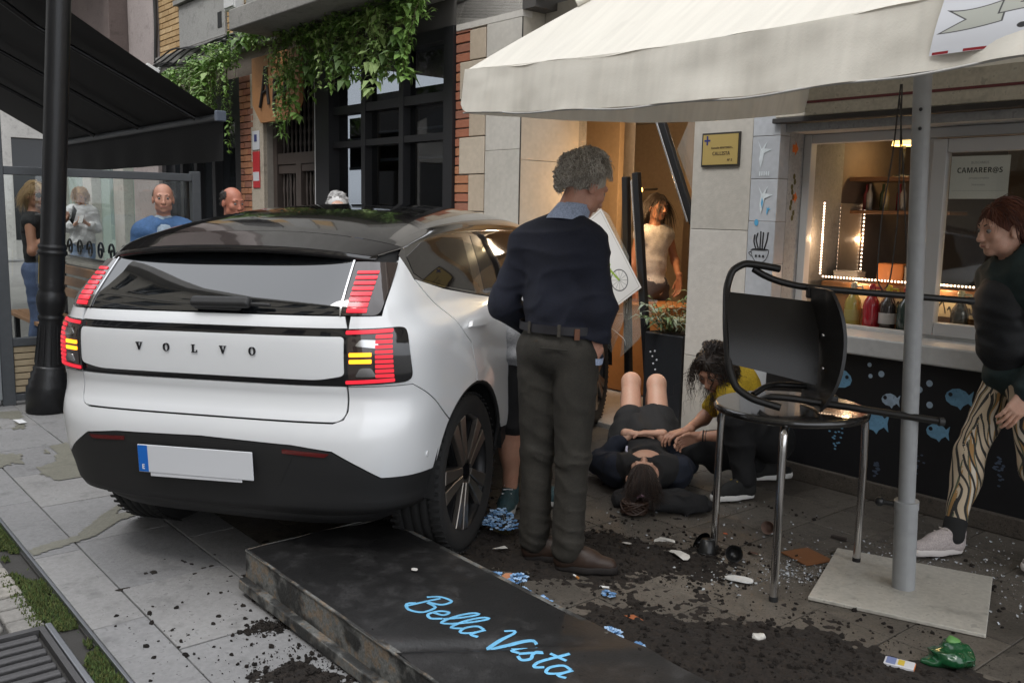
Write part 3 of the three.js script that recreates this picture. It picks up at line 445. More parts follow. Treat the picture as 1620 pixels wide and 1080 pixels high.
{
  const yE = z => cub([[-1.9, 1.36], [-1, 1.385], [-0.3, 1.385], [0, 1.37], [0.3, 1.33], [0.45, 1.3], [0.55, 1.285]], z);
  const both = (name, p, m, off, th, st) => { obj(name, carPanel(p, off, th, st), m, body(name), true); obj(name, carPanel(mirrorP(p), off, th, st), m, body(name), true); };
  const body = () => car;
  // inner dark shell under the panels, so that the gaps are real
  { const p = []; const z0 = -3.45; p.push([0, 0.26]); const side = []; const arch = (zc) => { const o = []; for (let i = 0; i <= 20; i++) { const t = Math.PI * i / 20; o.push([zc + 0.415 * Math.cos(t), 0.34 + 0.415 * Math.sin(t)]); } return o; };
    const lower = [[0.5, 0.262], [0.415, 0.262], ...arch(0), [-0.43, 0.2625], [-2.2, 0.2625], ...arch(-2.65), [-3.1, 0.2625]].map(([z, y]) => [sAtZ(z, y), y]);
    const top = [[-3.0, 0.86], [-2.3, 0.98], [-1.95, 1.25], [-1.6, 1.37], [0, 1.36], [0.3, 1.33]].map(([z, y]) => [sAtZ(z, y), y]);
    const sm = carTable(Math.round(0.26 / 0.0025)).s.at(-1) - 0.02;
    const P = [[0, 0.262], ...lower, [sm, 0.2625], [sm, 0.7], ...top, [0, 1.33]];
    obj('inner_shell', [carPanel(P, -0.014, 0, 0.04), carPanel(mirrorP(P), -0.014, 0, 0.04)], carMat.dark, car, true); }
  // tailgate: strip under the glass, white panel in the black light bar, lower part
  obj('tailgate_strip', carPanel([[-0.605, 1.05], [0.605, 1.05], [0.59, 1.092], [-0.59, 1.092]]), carMat.white, car, true);
  obj('light_bar', carPanel(roundPoly([[-0.62, 0.834], [0.62, 0.834], [0.62, 1.0475], [-0.62, 1.0475]], 0.004), -0.004), carMat.gloss, car, true);
  obj('tailgate_panel', carPanel(roundPoly([[-0.6, 0.875], [-0.5, 0.857, 0.04], [0.5, 0.857, 0.04], [0.6, 0.875], [0.6, 1.019], [-0.6, 1.019]], 0.02), 0.004, 0.014), carMat.white, car, true);
  obj('tailgate_lower', carPanel(roundPoly([[-0.605, 0.702, 0.05], [0.605, 0.702, 0.05], [0.605, 0.8315], [-0.605, 0.8315]], 0.002)), carMat.white, car, true);
  { const L = obj('lettering', [...'VOLVO'].map((c, i) => { const x = -0.287 + i * 0.129; return text(c, 0.031, 0.006, x, 0.957, carS(x, 0.957).z + 0.003, fontSerif); }), M([0.05, 0.05, 0.055], 0.25, { metalness: 0.8 }), car); }
  // bumper cover in white, black lower bumper
  const whiteLow = [[0, 0.622], [0.4, 0.612], [0.56, 0.594], [0.66, 0.535], [0.735, 0.487]];
  const archR = (r, t0, t1, zc = 0, n = 14) => { const o = []; for (let i = 0; i <= n; i++) { const t = lerp(t0, t1, i / n); o.push([sAtZ(zc + r * Math.cos(t), 0.345 + r * Math.sin(t)), 0.345 + r * Math.sin(t)]); } return o; };
  const half = (pts) => [...pts, ...mirrorP(pts)];
  {
    const sA = archR(0.41, 0.32, 0.82);
    const cover = [...whiteLow, ...sA, [0.86, 0.8315], [0.612, 0.8315], [0.612, 0.74], [0.6, 0.71], [0.56, 0.695], [0, 0.695]];
    obj('bumper_cover', carPanel(half(cover)), carMat.white, car, true);
    const a2 = archR(0.41, 0.315, 0.02);
    const low = [[0, 0.617], [0.4, 0.607], [0.557, 0.589], [0.657, 0.53], [0.733, 0.482], ...a2, [sAtZ(0.405, 0.335), 0.335], [0, 0.335]];
    obj('bumper_lower', carPanel(half(low), 0), carMat.plastic, car, true);
    const dif = [[0, 0.333], [sAtZ(0.42, 0.333), 0.333], [sAtZ(0.42, 0.262), 0.262], [0, 0.262]];
    obj('diffuser', carPanel(half(dif.reverse()), 0), carMat.plastic, car, true);
    both('bumper_reflector', roundPoly([[0.36, 0.578], [0.53, 0.57], [0.55, 0.584], [0.36, 0.594]], 0.004), carMat.redDim, 0.004, 0.006);
    obj('bumper_recess', carPanel(roundPoly([[-0.33, 0.44, 0.03], [0.33, 0.44, 0.03], [0.42, 0.6, 0.03], [-0.42, 0.6, 0.03]], 0.03), 0.001, 0.004), M([0.012], 0.6), car, true);
    for (const sg of [1, -1]) obj('parking_sensor', [new THREE.CylinderGeometry(0.011, 0.011, 0.006, 14).rotateZ(Math.PI / 2).translate(sg * (carS(sAtZ(0.46, 0.545), 0.545).x + 0.001), 0.545, 0.46)], carMat.white, car);
  }
  // quarter panels from the lights to the rear door cut
  const blackY = z => 1.29 + 0.03 * (0.45 - z) * 0.6;
  {
    const doorCut = [[0.325, 1.212], [0.25, 1.12], [0.14, 1.03], [0.04, 0.93], [0.0, 0.8], [0.0, 0.757]];
    const q = [...archR(0.41, 0.84, Math.PI / 2), ...zpoly(doorCut.slice().reverse().concat([[0.345, 1.305]])).slice(0, -1).filter(p => true), [sAtZ(0.345, 1.303), 1.303], [sAtZ(0.4, 1.29), 1.29]];
    const poly = [...archR(0.41, 0.84, Math.PI / 2), ...doorCut.slice().reverse().map(([z, y]) => [sAtZ(z, y), y]), [sAtZ(0.345, 1.303), 1.303], [0.74, 1.285], [0.728, 1.092], [0.612, 1.092], [0.612, 1.05], [0.612, 0.835], [0.86, 0.835]];
    both('quarter_panel', poly, carMat.white, 0, 0.012, 0.028);
    // rear and front doors
    const rd = [[0.315, 1.212], [0.24, 1.12], [0.132, 1.03], [0.03, 0.93], [-0.008, 0.8], [-0.01, 0.757], ...Array.from({ length: 8 }, (_, i) => { const t = lerp(Math.PI / 2 + 0.05, Math.PI - 0.45, i / 7); return [0.41 * Math.cos(t), 0.345 + 0.41 * Math.sin(t)]; }), [-0.42, 0.46], [-0.85, 0.42], [-0.85, 1.06], [-0.4, 1.085], [-0.26, 1.105], [0.1, 1.16]];
    both('rear_door', rd.map(([z, y]) => [sAtZ(z, y), y]), carMat.white, 0, 0.012, 0.03);
    both('front_door', [[-0.858, 0.42], [-2.05, 0.42], [-2.1, 1.0], [-0.858, 1.058]].map(([z, y]) => [sAtZ(z, y), y]), carMat.white, 0, 0.012, 0.04);
    both('front_wing', zpoly([[-2.11, 0.42], [-2.24, 0.42], ...Array.from({ length: 10 }, (_, i) => { const t = lerp(0.1, Math.PI - 0.3, i / 9); return [-2.65 + 0.41 * Math.cos(t), 0.345 + 0.41 * Math.sin(t)]; }), [-3.15, 0.5], [-3.2, 0.84], [-2.6, 0.95], [-2.11, 1.0]]), carMat.white, 0, 0.012, 0.04);
    both('sill', zpoly([[-0.43, 0.27], [-2.22, 0.27], [-2.22, 0.41], [-0.43, 0.45]]), carMat.plastic, 0, 0.012, 0.04);
    const sN = carTable(160).s.at(-1), sF = sAtZ(-3.16, 0.5);
    obj('front_bumper', [carPanel([[sF, 0.27], [sN - 0.01, 0.27], [sN - 0.01, 0.84], [sAtZ(-3.2, 0.84), 0.84]], 0, 0.012, 0.05), carPanel(mirrorP([[sF, 0.27], [sN - 0.01, 0.27], [sN - 0.01, 0.84], [sAtZ(-3.2, 0.84), 0.84]]), 0, 0.012, 0.05)], carMat.white, car, true);
    // arch lips
    for (const zc of [0, -2.65]) for (const sg of [1, -1]) { const pts = []; for (let i = 0; i <= 24; i++) { const t = lerp(0.05, Math.PI - 0.05, i / 24), z = zc + 0.405 * Math.cos(t), y = 0.345 + 0.405 * Math.sin(t); const p = carS(sg * sAtZ(z, y), y); pts.push([p.x - sg * 0.012, p.y, p.z]); } obj('arch_lip', tube(pts, 0.011, 40, 6), carMat.plastic, car); }
    for (const zc of [0, -2.65]) for (const sg of [1, -1]) obj('wheel_well', [grid(24, 2, (u, v) => { const t = lerp(0.02, Math.PI - 0.02, u); return [sg * lerp(0.5, 0.845, v), 0.345 + 0.425 * Math.sin(t), zc + 0.425 * Math.cos(t)]; }), slab3(sg > 0 ? 0.48 : -0.5, sg > 0 ? 0.5 : -0.48, 0.25, 0.77, zc - 0.42, zc + 0.42)], M([0.006], 0.95, { side: THREE.DoubleSide }), car);
  }
  // lower tail lamps
  for (const sg of [1, -1]) {
    const mp = p => sg > 0 ? p : mirrorP(p);
    const lamp = obj('tail_lamp', carPanel(mp(roundPoly([[0.6, 0.838, 0.01], [0.835, 0.846], [0.86, 0.864], [0.838, 1.035], [0.812, 1.05], [0.6, 1.0465, 0.01]], 0.03)), 0.006, 0.02), carMat.gloss, car, true);
    obj('lens', carPanel(mp(roundPoly([[0.615, 0.862], [0.708, 0.866], [0.703, 1.022], [0.615, 1.019]], 0.012)), 0.009, 0.004), carMat.smoke, lamp, true);
    const bar = (name, p, m, o = 0.0115) => obj(name, carPanel(mp(p), o, 0.004, 0.02), m, lamp, true);
    bar('brake_strip', roundPoly([[0.605, 1.026], [0.776, 1.03], [0.776, 1.043], [0.605, 1.039]], 0.004), carMat.red);
    bar('brake_strip', roundPoly([[0.605, 0.845], [0.784, 0.852], [0.784, 0.865], [0.605, 0.858]], 0.004), carMat.red);
    for (let i = 0; i < 9; i++) { const y = 0.869 + i * 0.0177; bar('brake_segment', roundPoly([[0.714, y], [0.782 - i * 0.0008, y], [0.782 - i * 0.0008, y + 0.0125], [0.714, y + 0.0125]], 0.003), carMat.red); }
    for (const y of [0.921, 0.946]) bar('indicator_strip', roundPoly([[0.62, y], [0.702, y + 0.001], [0.702, y + 0.016], [0.62, y + 0.015]], 0.004), carMat.amber, 0.0125);
    obj('reversing_lens', [carPanel(mp(roundPoly([[0.64, 0.872], [0.72, 0.872], [0.7, 0.905], [0.66, 0.905]], 0.01)), 0.011, 0.002), carPanel(mp(roundPoly([[0.64, 0.985], [0.73, 0.975], [0.72, 1.005], [0.66, 1.008]], 0.01)), 0.011, 0.002)], carMat.chrome, lamp, true);
    // upper vertical lamps beside the glass
    const up = obj('upper_lamp', carPanel(mp(roundPoly([[0.578, 1.096], [0.72, 1.094, 0.03], [0.737, 1.28], [0.605, 1.285], [0.56, 1.285]], 0.006)), 0.004, 0.014), carMat.smoke, car, true);
    for (let i = 0; i < 8; i++) { const y = 1.104 + i * 0.0195, k = i / 8 * 0.012; obj('brake_segment', carPanel(mp(roundPoly([[0.593 - k, y], [0.668 - k * 0.3, y], [0.668 - k * 0.3, y + 0.0155 - i * 0.0008], [0.593 - k, y + 0.0155 - i * 0.0008]], 0.003)), 0.0075, 0.003, 0.02), carMat.red, up, true); }
    obj('trim', carPanel(mp([[0.568, 1.094], [0.5755, 1.094], [0.5565, 1.29], [0.549, 1.29]]), 0.006, 0.008), carMat.chrome, car, true);
  }
  // rear glass and wiper
  obj('rear_window', carPanel(roundPoly([[-0.565, 1.097], [0.565, 1.097], [0.545, 1.318], [-0.545, 1.318]], 0.008), 0.001, 0.01), carMat.glass, car, true);
  { const pt = (x, y, o) => carS(x, y).addScaledVector(carN(x, y), o);
    const g = []; const seg = (x0, y0, x1, y1, w, o, h) => { const a = pt(x0, y0, o), b = pt(x1, y1, o), d = b.clone().sub(a), L = d.length(); const bb = new RoundedBoxGeometry(L, h, w, 2, Math.min(h, w) * 0.45); const X = d.normalize(), N = carN((x0 + x1) / 2, (y0 + y1) / 2), Y = N, Zv = X.clone().cross(Y); bb.applyMatrix4(new THREE.Matrix4().makeBasis(X, Y, Zv).setPosition(a.clone().add(b).multiplyScalar(0.5))); g.push(bb); };
    seg(-0.06, 1.118, 0.205, 1.12, 0.045, 0.03, 0.034); seg(0.19, 1.118, 0.29, 1.116, 0.014, 0.022, 0.014); seg(-0.05, 1.108, 0.16, 1.106, 0.02, 0.014, 0.02);
    obj('rear_wiper', g, carMat.plastic, car); }
  // black greenhouse sides with windows proud of it
  {
    const g = [[0.74, 1.2905], ...[[0.345, 1.309], [0.325, 1.216], [0.1, 1.166], [-0.26, 1.11], [-0.4, 1.09], [-0.85, 1.065], [-2.1, 1.005]].map(([z, y]) => [sAtZ(z, y), y]), ...[[-2.0, 1.12], [-1.75, 1.33]].map(([z, y]) => [sAtZ(z, y), y]), ...[-1.6, -1.2, -0.8, -0.4, 0, 0.2, 0.3].map(z => [sAtZ(z, yE(z) + 0.004), yE(z) + 0.004]), [0.735, 1.3]];
    both('greenhouse_frame', g, carMat.roof, 0, 0.01, 0.03);
    both('rear_side_window', zpoly([[0.3, 1.3], [0.305, 1.235], [0.26, 1.21], [0.08, 1.172], [-0.22, 1.128], [-0.33, 1.365], [-0.1, 1.37], [0.12, 1.352]]), carMat.sideGlass, 0.002, 0.003);
    both('front_side_window', zpoly([[-0.44, 1.372], [-0.34, 1.12], [-0.9, 1.09], [-1.95, 1.04], [-1.75, 1.25], [-1.4, 1.36], [-0.9, 1.378]]), carMat.sideGlass, 0.002, 0.003);
    both('door_handle', roundPoly(zpoly([[0.05, 0.992], [0.05, 1.015], [-0.17, 1.005], [-0.17, 0.982]]).filter((_, i) => i % 2 === 0), 0.01), carMat.white, 0.022, 0.02, 0.02);
    for (const sg of [1, -1]) { const p = carS(sg * sAtZ(0.36, 1.318), 1.318); }
  }
  // roof with spoiler lip
  const xe = z => carS(sAtZ(Math.min(z, 0.3), yE(Math.min(z, 0.3))), yE(Math.min(z, 0.3))).x - (z > 0.3 ? (z - 0.3) * 0.35 + (z - 0.3) ** 2 * 0.6 : 0);
  const Hc = z => cub([[-2.0, 1.385], [-1.75, 1.44], [-1.3, 1.508], [-0.9, 1.53], [-0.5, 1.527], [-0.15, 1.505], [0.15, 1.458], [0.35, 1.408], [0.46, 1.372], [0.56, 1.338]], z);
  const zEnd = x => 0.53 - 0.11 * Math.abs(x) ** 3.2;
  const roofP = (u, v) => { const xn = u * 2 - 1, z = lerp(-1.75 - 0.12 * (1 - xn * xn), zEnd(xn), v), e = xe(z), a = Math.sin(xn * Math.PI / 2); return V(e * a, yE(z) + (Hc(z) - yE(z)) * Math.pow(Math.max(0, 1 - Math.abs(a) ** 2.5), 0.62), z); };
  obj('roof', grid(60, 60, (u, v) => roofP(u, 1 - v * 0.93 - 0.07 )), carMat.roof, car, true);
  obj('spoiler', [grid(60, 8, (u, v) => { const p = roofP(u, 1 - v * 0.066); p.y += 0.002; return p; }), grid(60, 5, (u, v) => { const p = roofP(u, 1), q = (u * 2 - 1); const t = 1 - v; p.z += -0.004 * t + 0.006 * Math.sin(t * Math.PI); p.y -= 0.026 * t; return p; }), grid(60, 5, (u, v) => { const p = roofP(u, 1), t = 1 - v; p.y -= 0.026 - 0.012 * t; p.z -= 0.004 + 0.14 * t; p.x *= 1 - 0.02 * t; return p; })], carMat.roof, car, true);
  obj('windscreen', grid(12, 8, (u, v) => { const p = roofP(u, 0); const q = V((u * 2 - 1) * 0.72, 1.0, -2.45 + 0.25 * (u * 2 - 1) ** 2); return p.lerp(q, 1 - v); }), carMat.glass, car, true);
  obj('bonnet', grid(14, 12, (u, v) => { const xn = u * 2 - 1, z = lerp(-2.2, -3.36 + 0.18 * xn * xn, 1 - v); return V(xn * lerp(0.8, 0.7, 1 - v), lerp(1.0, 0.84, Math.pow(1 - v, 1.4)) + 0.05 * (1 - xn * xn) * 0.6, z); }), carMat.white, car, true);
  obj('underbody', [slab3(-0.58, 0.58, 0.22, 0.3, -3.0, 0.3)], carMat.dark, car);
  // number plate, slightly bent at the lower corner
  { const pl = obj('number_plate', [rb(0.525, 0.112, 0.006, 0.003)], M([0.62, 0.63, 0.65], 0.35), car); pl.position.set(-0.02, 0.518, 0.752); pl.rotation.set(0.02, 0, 0.012);
    obj('plate_band', [bx(0.045, 0.106, 0.001, -0.237, 0, 0.0038)], M([0.01, 0.13, 0.5], 0.35), pl); obj('plate_letter', text('E', 0.02, 0.0006, -0.237, -0.033, 0.0045), M([0.7, 0.7, 0.72], 0.4), pl);
    const lp = obj('plate_lip', [rb(0.42, 0.016, 0.004, 0.002)], M([0.62, 0.63, 0.65], 0.4), car); lp.position.set(-0.02, 0.456, 0.749); lp.rotation.z = 0.02; }
  // wheels
  function wheel(x, z, sg) {
    const w = new THREE.Group(); w.name = 'wheel'; w.position.set(x, 0.349, z); car.add(w);
    const prof = [[0.255, -0.105], [0.3, -0.118], [0.33, -0.115], [0.345, -0.1], [0.349, -0.085]]; for (const g of [-0.06, -0.02, 0.02, 0.06]) prof.push([0.35, g - 0.008], [0.342, g - 0.005], [0.342, g + 0.005], [0.35, g + 0.008]);
    prof.push([0.349, 0.085], [0.345, 0.1], [0.33, 0.115], [0.3, 0.118], [0.255, 0.105]);
    const R = g => g.rotateZ(-Math.PI / 2).scale(1, 1, 1);
    obj('tyre', [R(lathe(prof, 64)), ...Array.from({ length: 60 }, (_, i) => bx(0.05, 0.006, 0.012, 0.09, 0.3485, 0).rotateX(i / 60 * Math.PI * 2)), ...Array.from({ length: 60 }, (_, i) => bx(0.05, 0.006, 0.012, -0.09, 0.3485, 0).rotateX(i / 60 * Math.PI * 2))], carMat.tyre, w);
    const rim = obj('rim', [R(lathe([[0.262, -0.1], [0.255, -0.09], [0.235, -0.05], [0.235, 0.06], [0.25, 0.092], [0.262, 0.104], [0.262, 0.098]].map(([r, y]) => [r, y]), 56)), R(lathe([[0.0, 0.02], [0.235, 0.0]], 40)), R(cyl(0.055, 0.045, 0.07, 0, 0.02, 0, 24)),
      R(lathe([[0.16, -0.02], [0.16, 0.01], [0.0, 0.015]], 32))], carMat.rimDark, w); rim.scale.x = sg;
    for (let i = 0; i < 5; i++) { const a = i / 5 * Math.PI * 2 + 0.35; const sh = poly([[-0.032, 0.05], [-0.05, 0.15], [-0.072, 0.243], [-0.018, 0.25], [-0.008, 0.15], [-0.006, 0.05]], 0.02, 0.003), s2 = poly([[0.006, 0.05], [0.008, 0.15], [0.018, 0.25], [0.072, 0.243], [0.05, 0.15], [0.032, 0.05]], 0.02, 0.003);
      const dark = poly([[-0.035, 0.04], [-0.08, 0.245], [0.08, 0.245], [0.035, 0.04]], 0.035); const pl = (g, o) => { g.rotateY(Math.PI / 2).translate(sg > 0 ? o : -o - 0.02, 0, 0); return g.rotateX(a); };
      obj('spoke', [pl(dark, 0.045)], carMat.rimDark, w); obj('spoke_face', [pl(sh, 0.084), pl(s2, 0.084)], carMat.alloy, w); }
    obj('hub_cap', [new THREE.CylinderGeometry(0.036, 0.036, 0.012, 24).rotateZ(Math.PI / 2).translate(sg * 0.098, 0, 0)], carMat.gloss, w);
  }
  wheel(0.72, 0, 1); wheel(-0.72, 0, -1); wheel(0.72, -2.65, 1); wheel(-0.72, -2.65, -1);
  obj('seam_chrome', [tube(Array.from({ length: 20 }, (_, i) => { const p = roofP(0.985, lerp(0.935, 0.995, i / 19)); return [p.x, p.y + 0.001, p.z]; }), 0.003, 24, 5)], carMat.chrome, car);
}
// ================================================================== STREET FURNITURE
Object.assign(MAT, {
  canvas: M([0.72, 0.695, 0.635], 0.85, { map: T.canvas, bumpMap: T.weave, bumpScale: 0.0006, transmission: 0.16, thickness: 0, side: THREE.DoubleSide }),
  poleGrey: withTex([0.36, 0.37, 0.375], 0.45, T.mottle),
  blackIron: withTex([0.012, 0.0125, 0.014], 0.36, T.mottle, T.bump, 0.0012),
  greyFrame: withTex([0.085, 0.092, 0.1], 0.5, T.mottle),
  awning: M([0.004, 0.004, 0.0045], 0.85, { side: THREE.DoubleSide, bumpMap: T.weave, bumpScale: 0.0008 }),
  chrome: M([0.62, 0.61, 0.6], 0.16, { metalness: 1 }),
  chair: withTex([0.013, 0.012, 0.0115], 0.42, T.mottle, T.bump, 0.0004),
  leaf: [[0.15, 0.29, 0.04], [0.2, 0.36, 0.07], [0.09, 0.18, 0.03], [0.28, 0.4, 0.12]].map(c => M(c, 0.6, { transmission: 0.25, thickness: 0, side: THREE.DoubleSide })),
});
// ---- market umbrella with a leaning pole
{
  const u = tag(streetGroup('market_umbrella'), 'large cream canvas market umbrella with leaning grey pole on a square slab', 'umbrella');
  const cx = 0.545, cz = 1.19, h = 1.2, yTop = 2.95;
  const tilt = 0.084, eaveZ = (t, z) => eave(t) + tilt * (h - (z - cz));
  const eave = (t) => 2.045 - 0.035 * Math.sin(clamp(t, 0, 1) * Math.PI);             // edge sags a little between the ribs
  const dirs = [[-1, 1, 1, 1], [1, 1, 1, -1], [1, -1, -1, -1], [-1, -1, -1, 1]];
  dirs.forEach(([x0, z0, x1, z1], k) => {
    const P = (u_, v_) => { const ex = lerp(x0, x1, u_) * h, ez = lerp(z0, z1, u_) * h, t = v_, y = lerp(eaveZ(u_, cz + ez), yTop, t) - 0.05 * Math.sin(u_ * Math.PI) * Math.sin(t * Math.PI * 0.8) * (1 - t) + 0.004 * Math.sin(u_ * 37 + t * 5) * (1 - t) ** 3 + 0.006 * fbm3(u_ * 6, t * 5, k); return [cx + ex * (1 - t * 0.985), y, cz + ez * (1 - t * 0.985)]; };
    obj('canopy_panel', grid(60, 30, P), MAT.canvas, u);
    const D = (u_, v_) => { const ex = lerp(x0, x1, u_) * h, ez = lerp(z0, z1, u_) * h, nx = (x0 + x1) / 2, nz = (z0 + z1) / 2; const c = Math.min(u_, 1 - u_), r = c < 0.02 ? Math.sqrt(Math.max(0, c / 0.02)) : 1; const drop = (0.165 + 0.01 * Math.sin(u_ * Math.PI)) * (0.8 + 0.2 * r); const w = 0.012 * Math.sin(u_ * 31 + k) * (1 - v_) + 0.006 * Math.sin(u_ * 77) * (1 - v_) + 0.01 * fbm3(u_ * 14, v_ * 2, k + 5); const out = 0.022 * (1 - v_) + w * 0.8; return [cx + ex * 1.0 + nx * out, eaveZ(u_, cz + ez) - (z0 < 0 && z1 < 0 ? 0.3 : 1) * drop * (1 - v_) + 0.001, cz + ez * 1.0 + nz * out]; };
    obj('valance', grid(120, 10, D), MAT.canvas, u);
  });
  obj('hem', [tube(Array.from({ length: 30 }, (_, i) => { const t = i / 29; return [cx - h + 0.02 + t * (2 * h - 0.04), eave(t) - 0.168 - 0.01 * Math.sin(t * Math.PI) + 0.004 * Math.sin(t * 31), cz + h + 0.022]; }), 0.0035, 80, 5)], withTex([0.42, 0.41, 0.39], 0.9, T.mottle), u);
  for (const [sx, sz] of [[1, 1], [1, -1], [-1, 1], [-1, -1]]) obj('rib', rod([cx, yTop - 0.06, cz], [cx + sx * (h - 0.02), eaveZ(0, cz + sz * h) - 0.02, cz + sz * (h - 0.02)], 0.012), MAT.poleGrey, u);
  for (const [sx, sz] of [[1, 0], [0, 1], [-1, 0], [0, -1]]) obj('rib', rod([cx, yTop - 0.07, cz], [cx + sx * (h - 0.02), eaveZ(0.5, cz + sz * h) - 0.02, cz + sz * (h - 0.02)], 0.012), MAT.poleGrey, u);
  // fold of loose cloth on the hip, as on the photo
  obj('hip_flap', tube([[cx - 0.9, 2.29, cz + 0.9], [cx - 0.82, 2.345, cz + 0.82], [cx - 0.74, 2.395, cz + 0.74]], 0.016, 12, 6), MAT.canvas, u);
  const top = [0.585, 2.75, 1.29], base = [0.59, 0.016, 1.06];
  const mid = (t) => [lerp(base[0], top[0], t), lerp(base[1], top[1], t), lerp(base[2], top[2], t)];
  obj('pole', rod(mid(0.12), top, 0.032, 0.032, 24), MAT.poleGrey, u);
  obj('lower_tube', [rod(base, mid(0.135), 0.044, 0.044, 28), rod(mid(0.125), mid(0.137), 0.047, 0.047, 28)], MAT.poleGrey, u);
  obj('clamp_screw', [rod([mid(0.13)[0] - 0.04, mid(0.13)[1], mid(0.13)[2] + 0.02], [mid(0.13)[0] - 0.085, mid(0.13)[1], mid(0.13)[2] + 0.04], 0.012), sph(0.02, mid(0.13)[0] - 0.09, mid(0.13)[1], mid(0.13)[2] + 0.043)], MAT.blackIron, u);
  for (const t of [0.69, 0.665]) obj('pin', sph(0.007, mid(t)[0] + 0.012, mid(t)[1], mid(t)[2] + 0.031, 8), MAT.blackIron, u);
  const pl = obj('base_slab', [rb(0.63, 0.016, 0.63, 0.004)], withTex([0.52, 0.5, 0.45], 0.55, T.stain, T.bump, 0.001), u); pl.position.set(0.585, 0.011, 1.05); pl.rotation.y = 0.36;
  obj('pull_cord', tube([[cx + 0.02 - 0.055, 2.0, cz + 0.05], [0.44, 1.75, 1.13], [0.42, 1.5, 1.14], [0.42, 1.28, 1.14], [0.45, 1.22, 1.14], [0.475, 1.28, 1.14], [0.48, 1.5, 1.13], [0.47, 1.75, 1.13], [cx - 0.03, 2.0, cz + 0.05]], 0.003, 60, 5), M([0.06, 0.055, 0.05], 0.8), u);
  obj('pull_cord', tube([[cx - 0.035, 1.95, cz + 0.05], [0.5, 1.6, 1.13], [0.53, 1.35, 1.13], [0.555, 1.1, 1.12]], 0.0028, 30, 5), M([0.06, 0.055, 0.05], 0.8), u);
}
{ // banner pinned to the umbrella edge
  const b = tag(streetGroup('fabric_banner'), 'white fabric banner with a grey ribbon drawing pinned on the umbrella edge', 'banner');
  const t = canvasTex(512, 256, (c, w, h) => { c.fillStyle = '#d9dbe0'; c.fillRect(0, 0, w, h); c.strokeStyle = '#4b4b4b'; c.fillStyle = '#b9bbb2'; c.lineWidth = 3;
    c.beginPath(); c.moveTo(20, 112); c.quadraticCurveTo(70, 130, 130, 100); c.lineTo(130, 170); c.quadraticCurveTo(70, 190, 10, 185); c.lineTo(60, 150); c.closePath(); c.fill(); c.stroke();
    c.beginPath(); c.moveTo(125, 60); c.quadraticCurveTo(128, 40, 150, 38); c.quadraticCurveTo(300, 20, 500, 40); c.lineTo(500, 130); c.quadraticCurveTo(300, 110, 120, 145); c.closePath(); c.fill(); c.stroke();
    c.fillStyle = '#3c3c3c'; c.font = 'italic 78px serif'; c.fillText('Be', 150, 118); c.beginPath(); c.arc(168, 190, 9, 0, 7); c.fill(); c.font = 'italic 40px serif'; c.fillText('C', 200, 205); c.fillStyle = '#8e2027'; for (const [x, k] of [[6, 34], [70, 44], [130, 30], [190, 40], [260, 40], [330, 30]]) c.fillRect(x, 246, k, 9); });
  const g = grid(24, 8, (u, v) => [1.19 + u * 0.6 - 0.02 * v * 0 + 0.035 * v, 1.885 + v * 0.17, 2.405 + 0.008 * Math.sin(u * 9) + 0.004 * Math.sin(v * 5)]);
  obj('cloth', g, M([1, 1, 1], 0.8, { map: t, side: THREE.DoubleSide }), b, true);
  obj('clip', [rb(0.03, 0.02, 0.02, 0.004, 1.225, 2.058, 2.4)], MAT.blackIron, b);
}
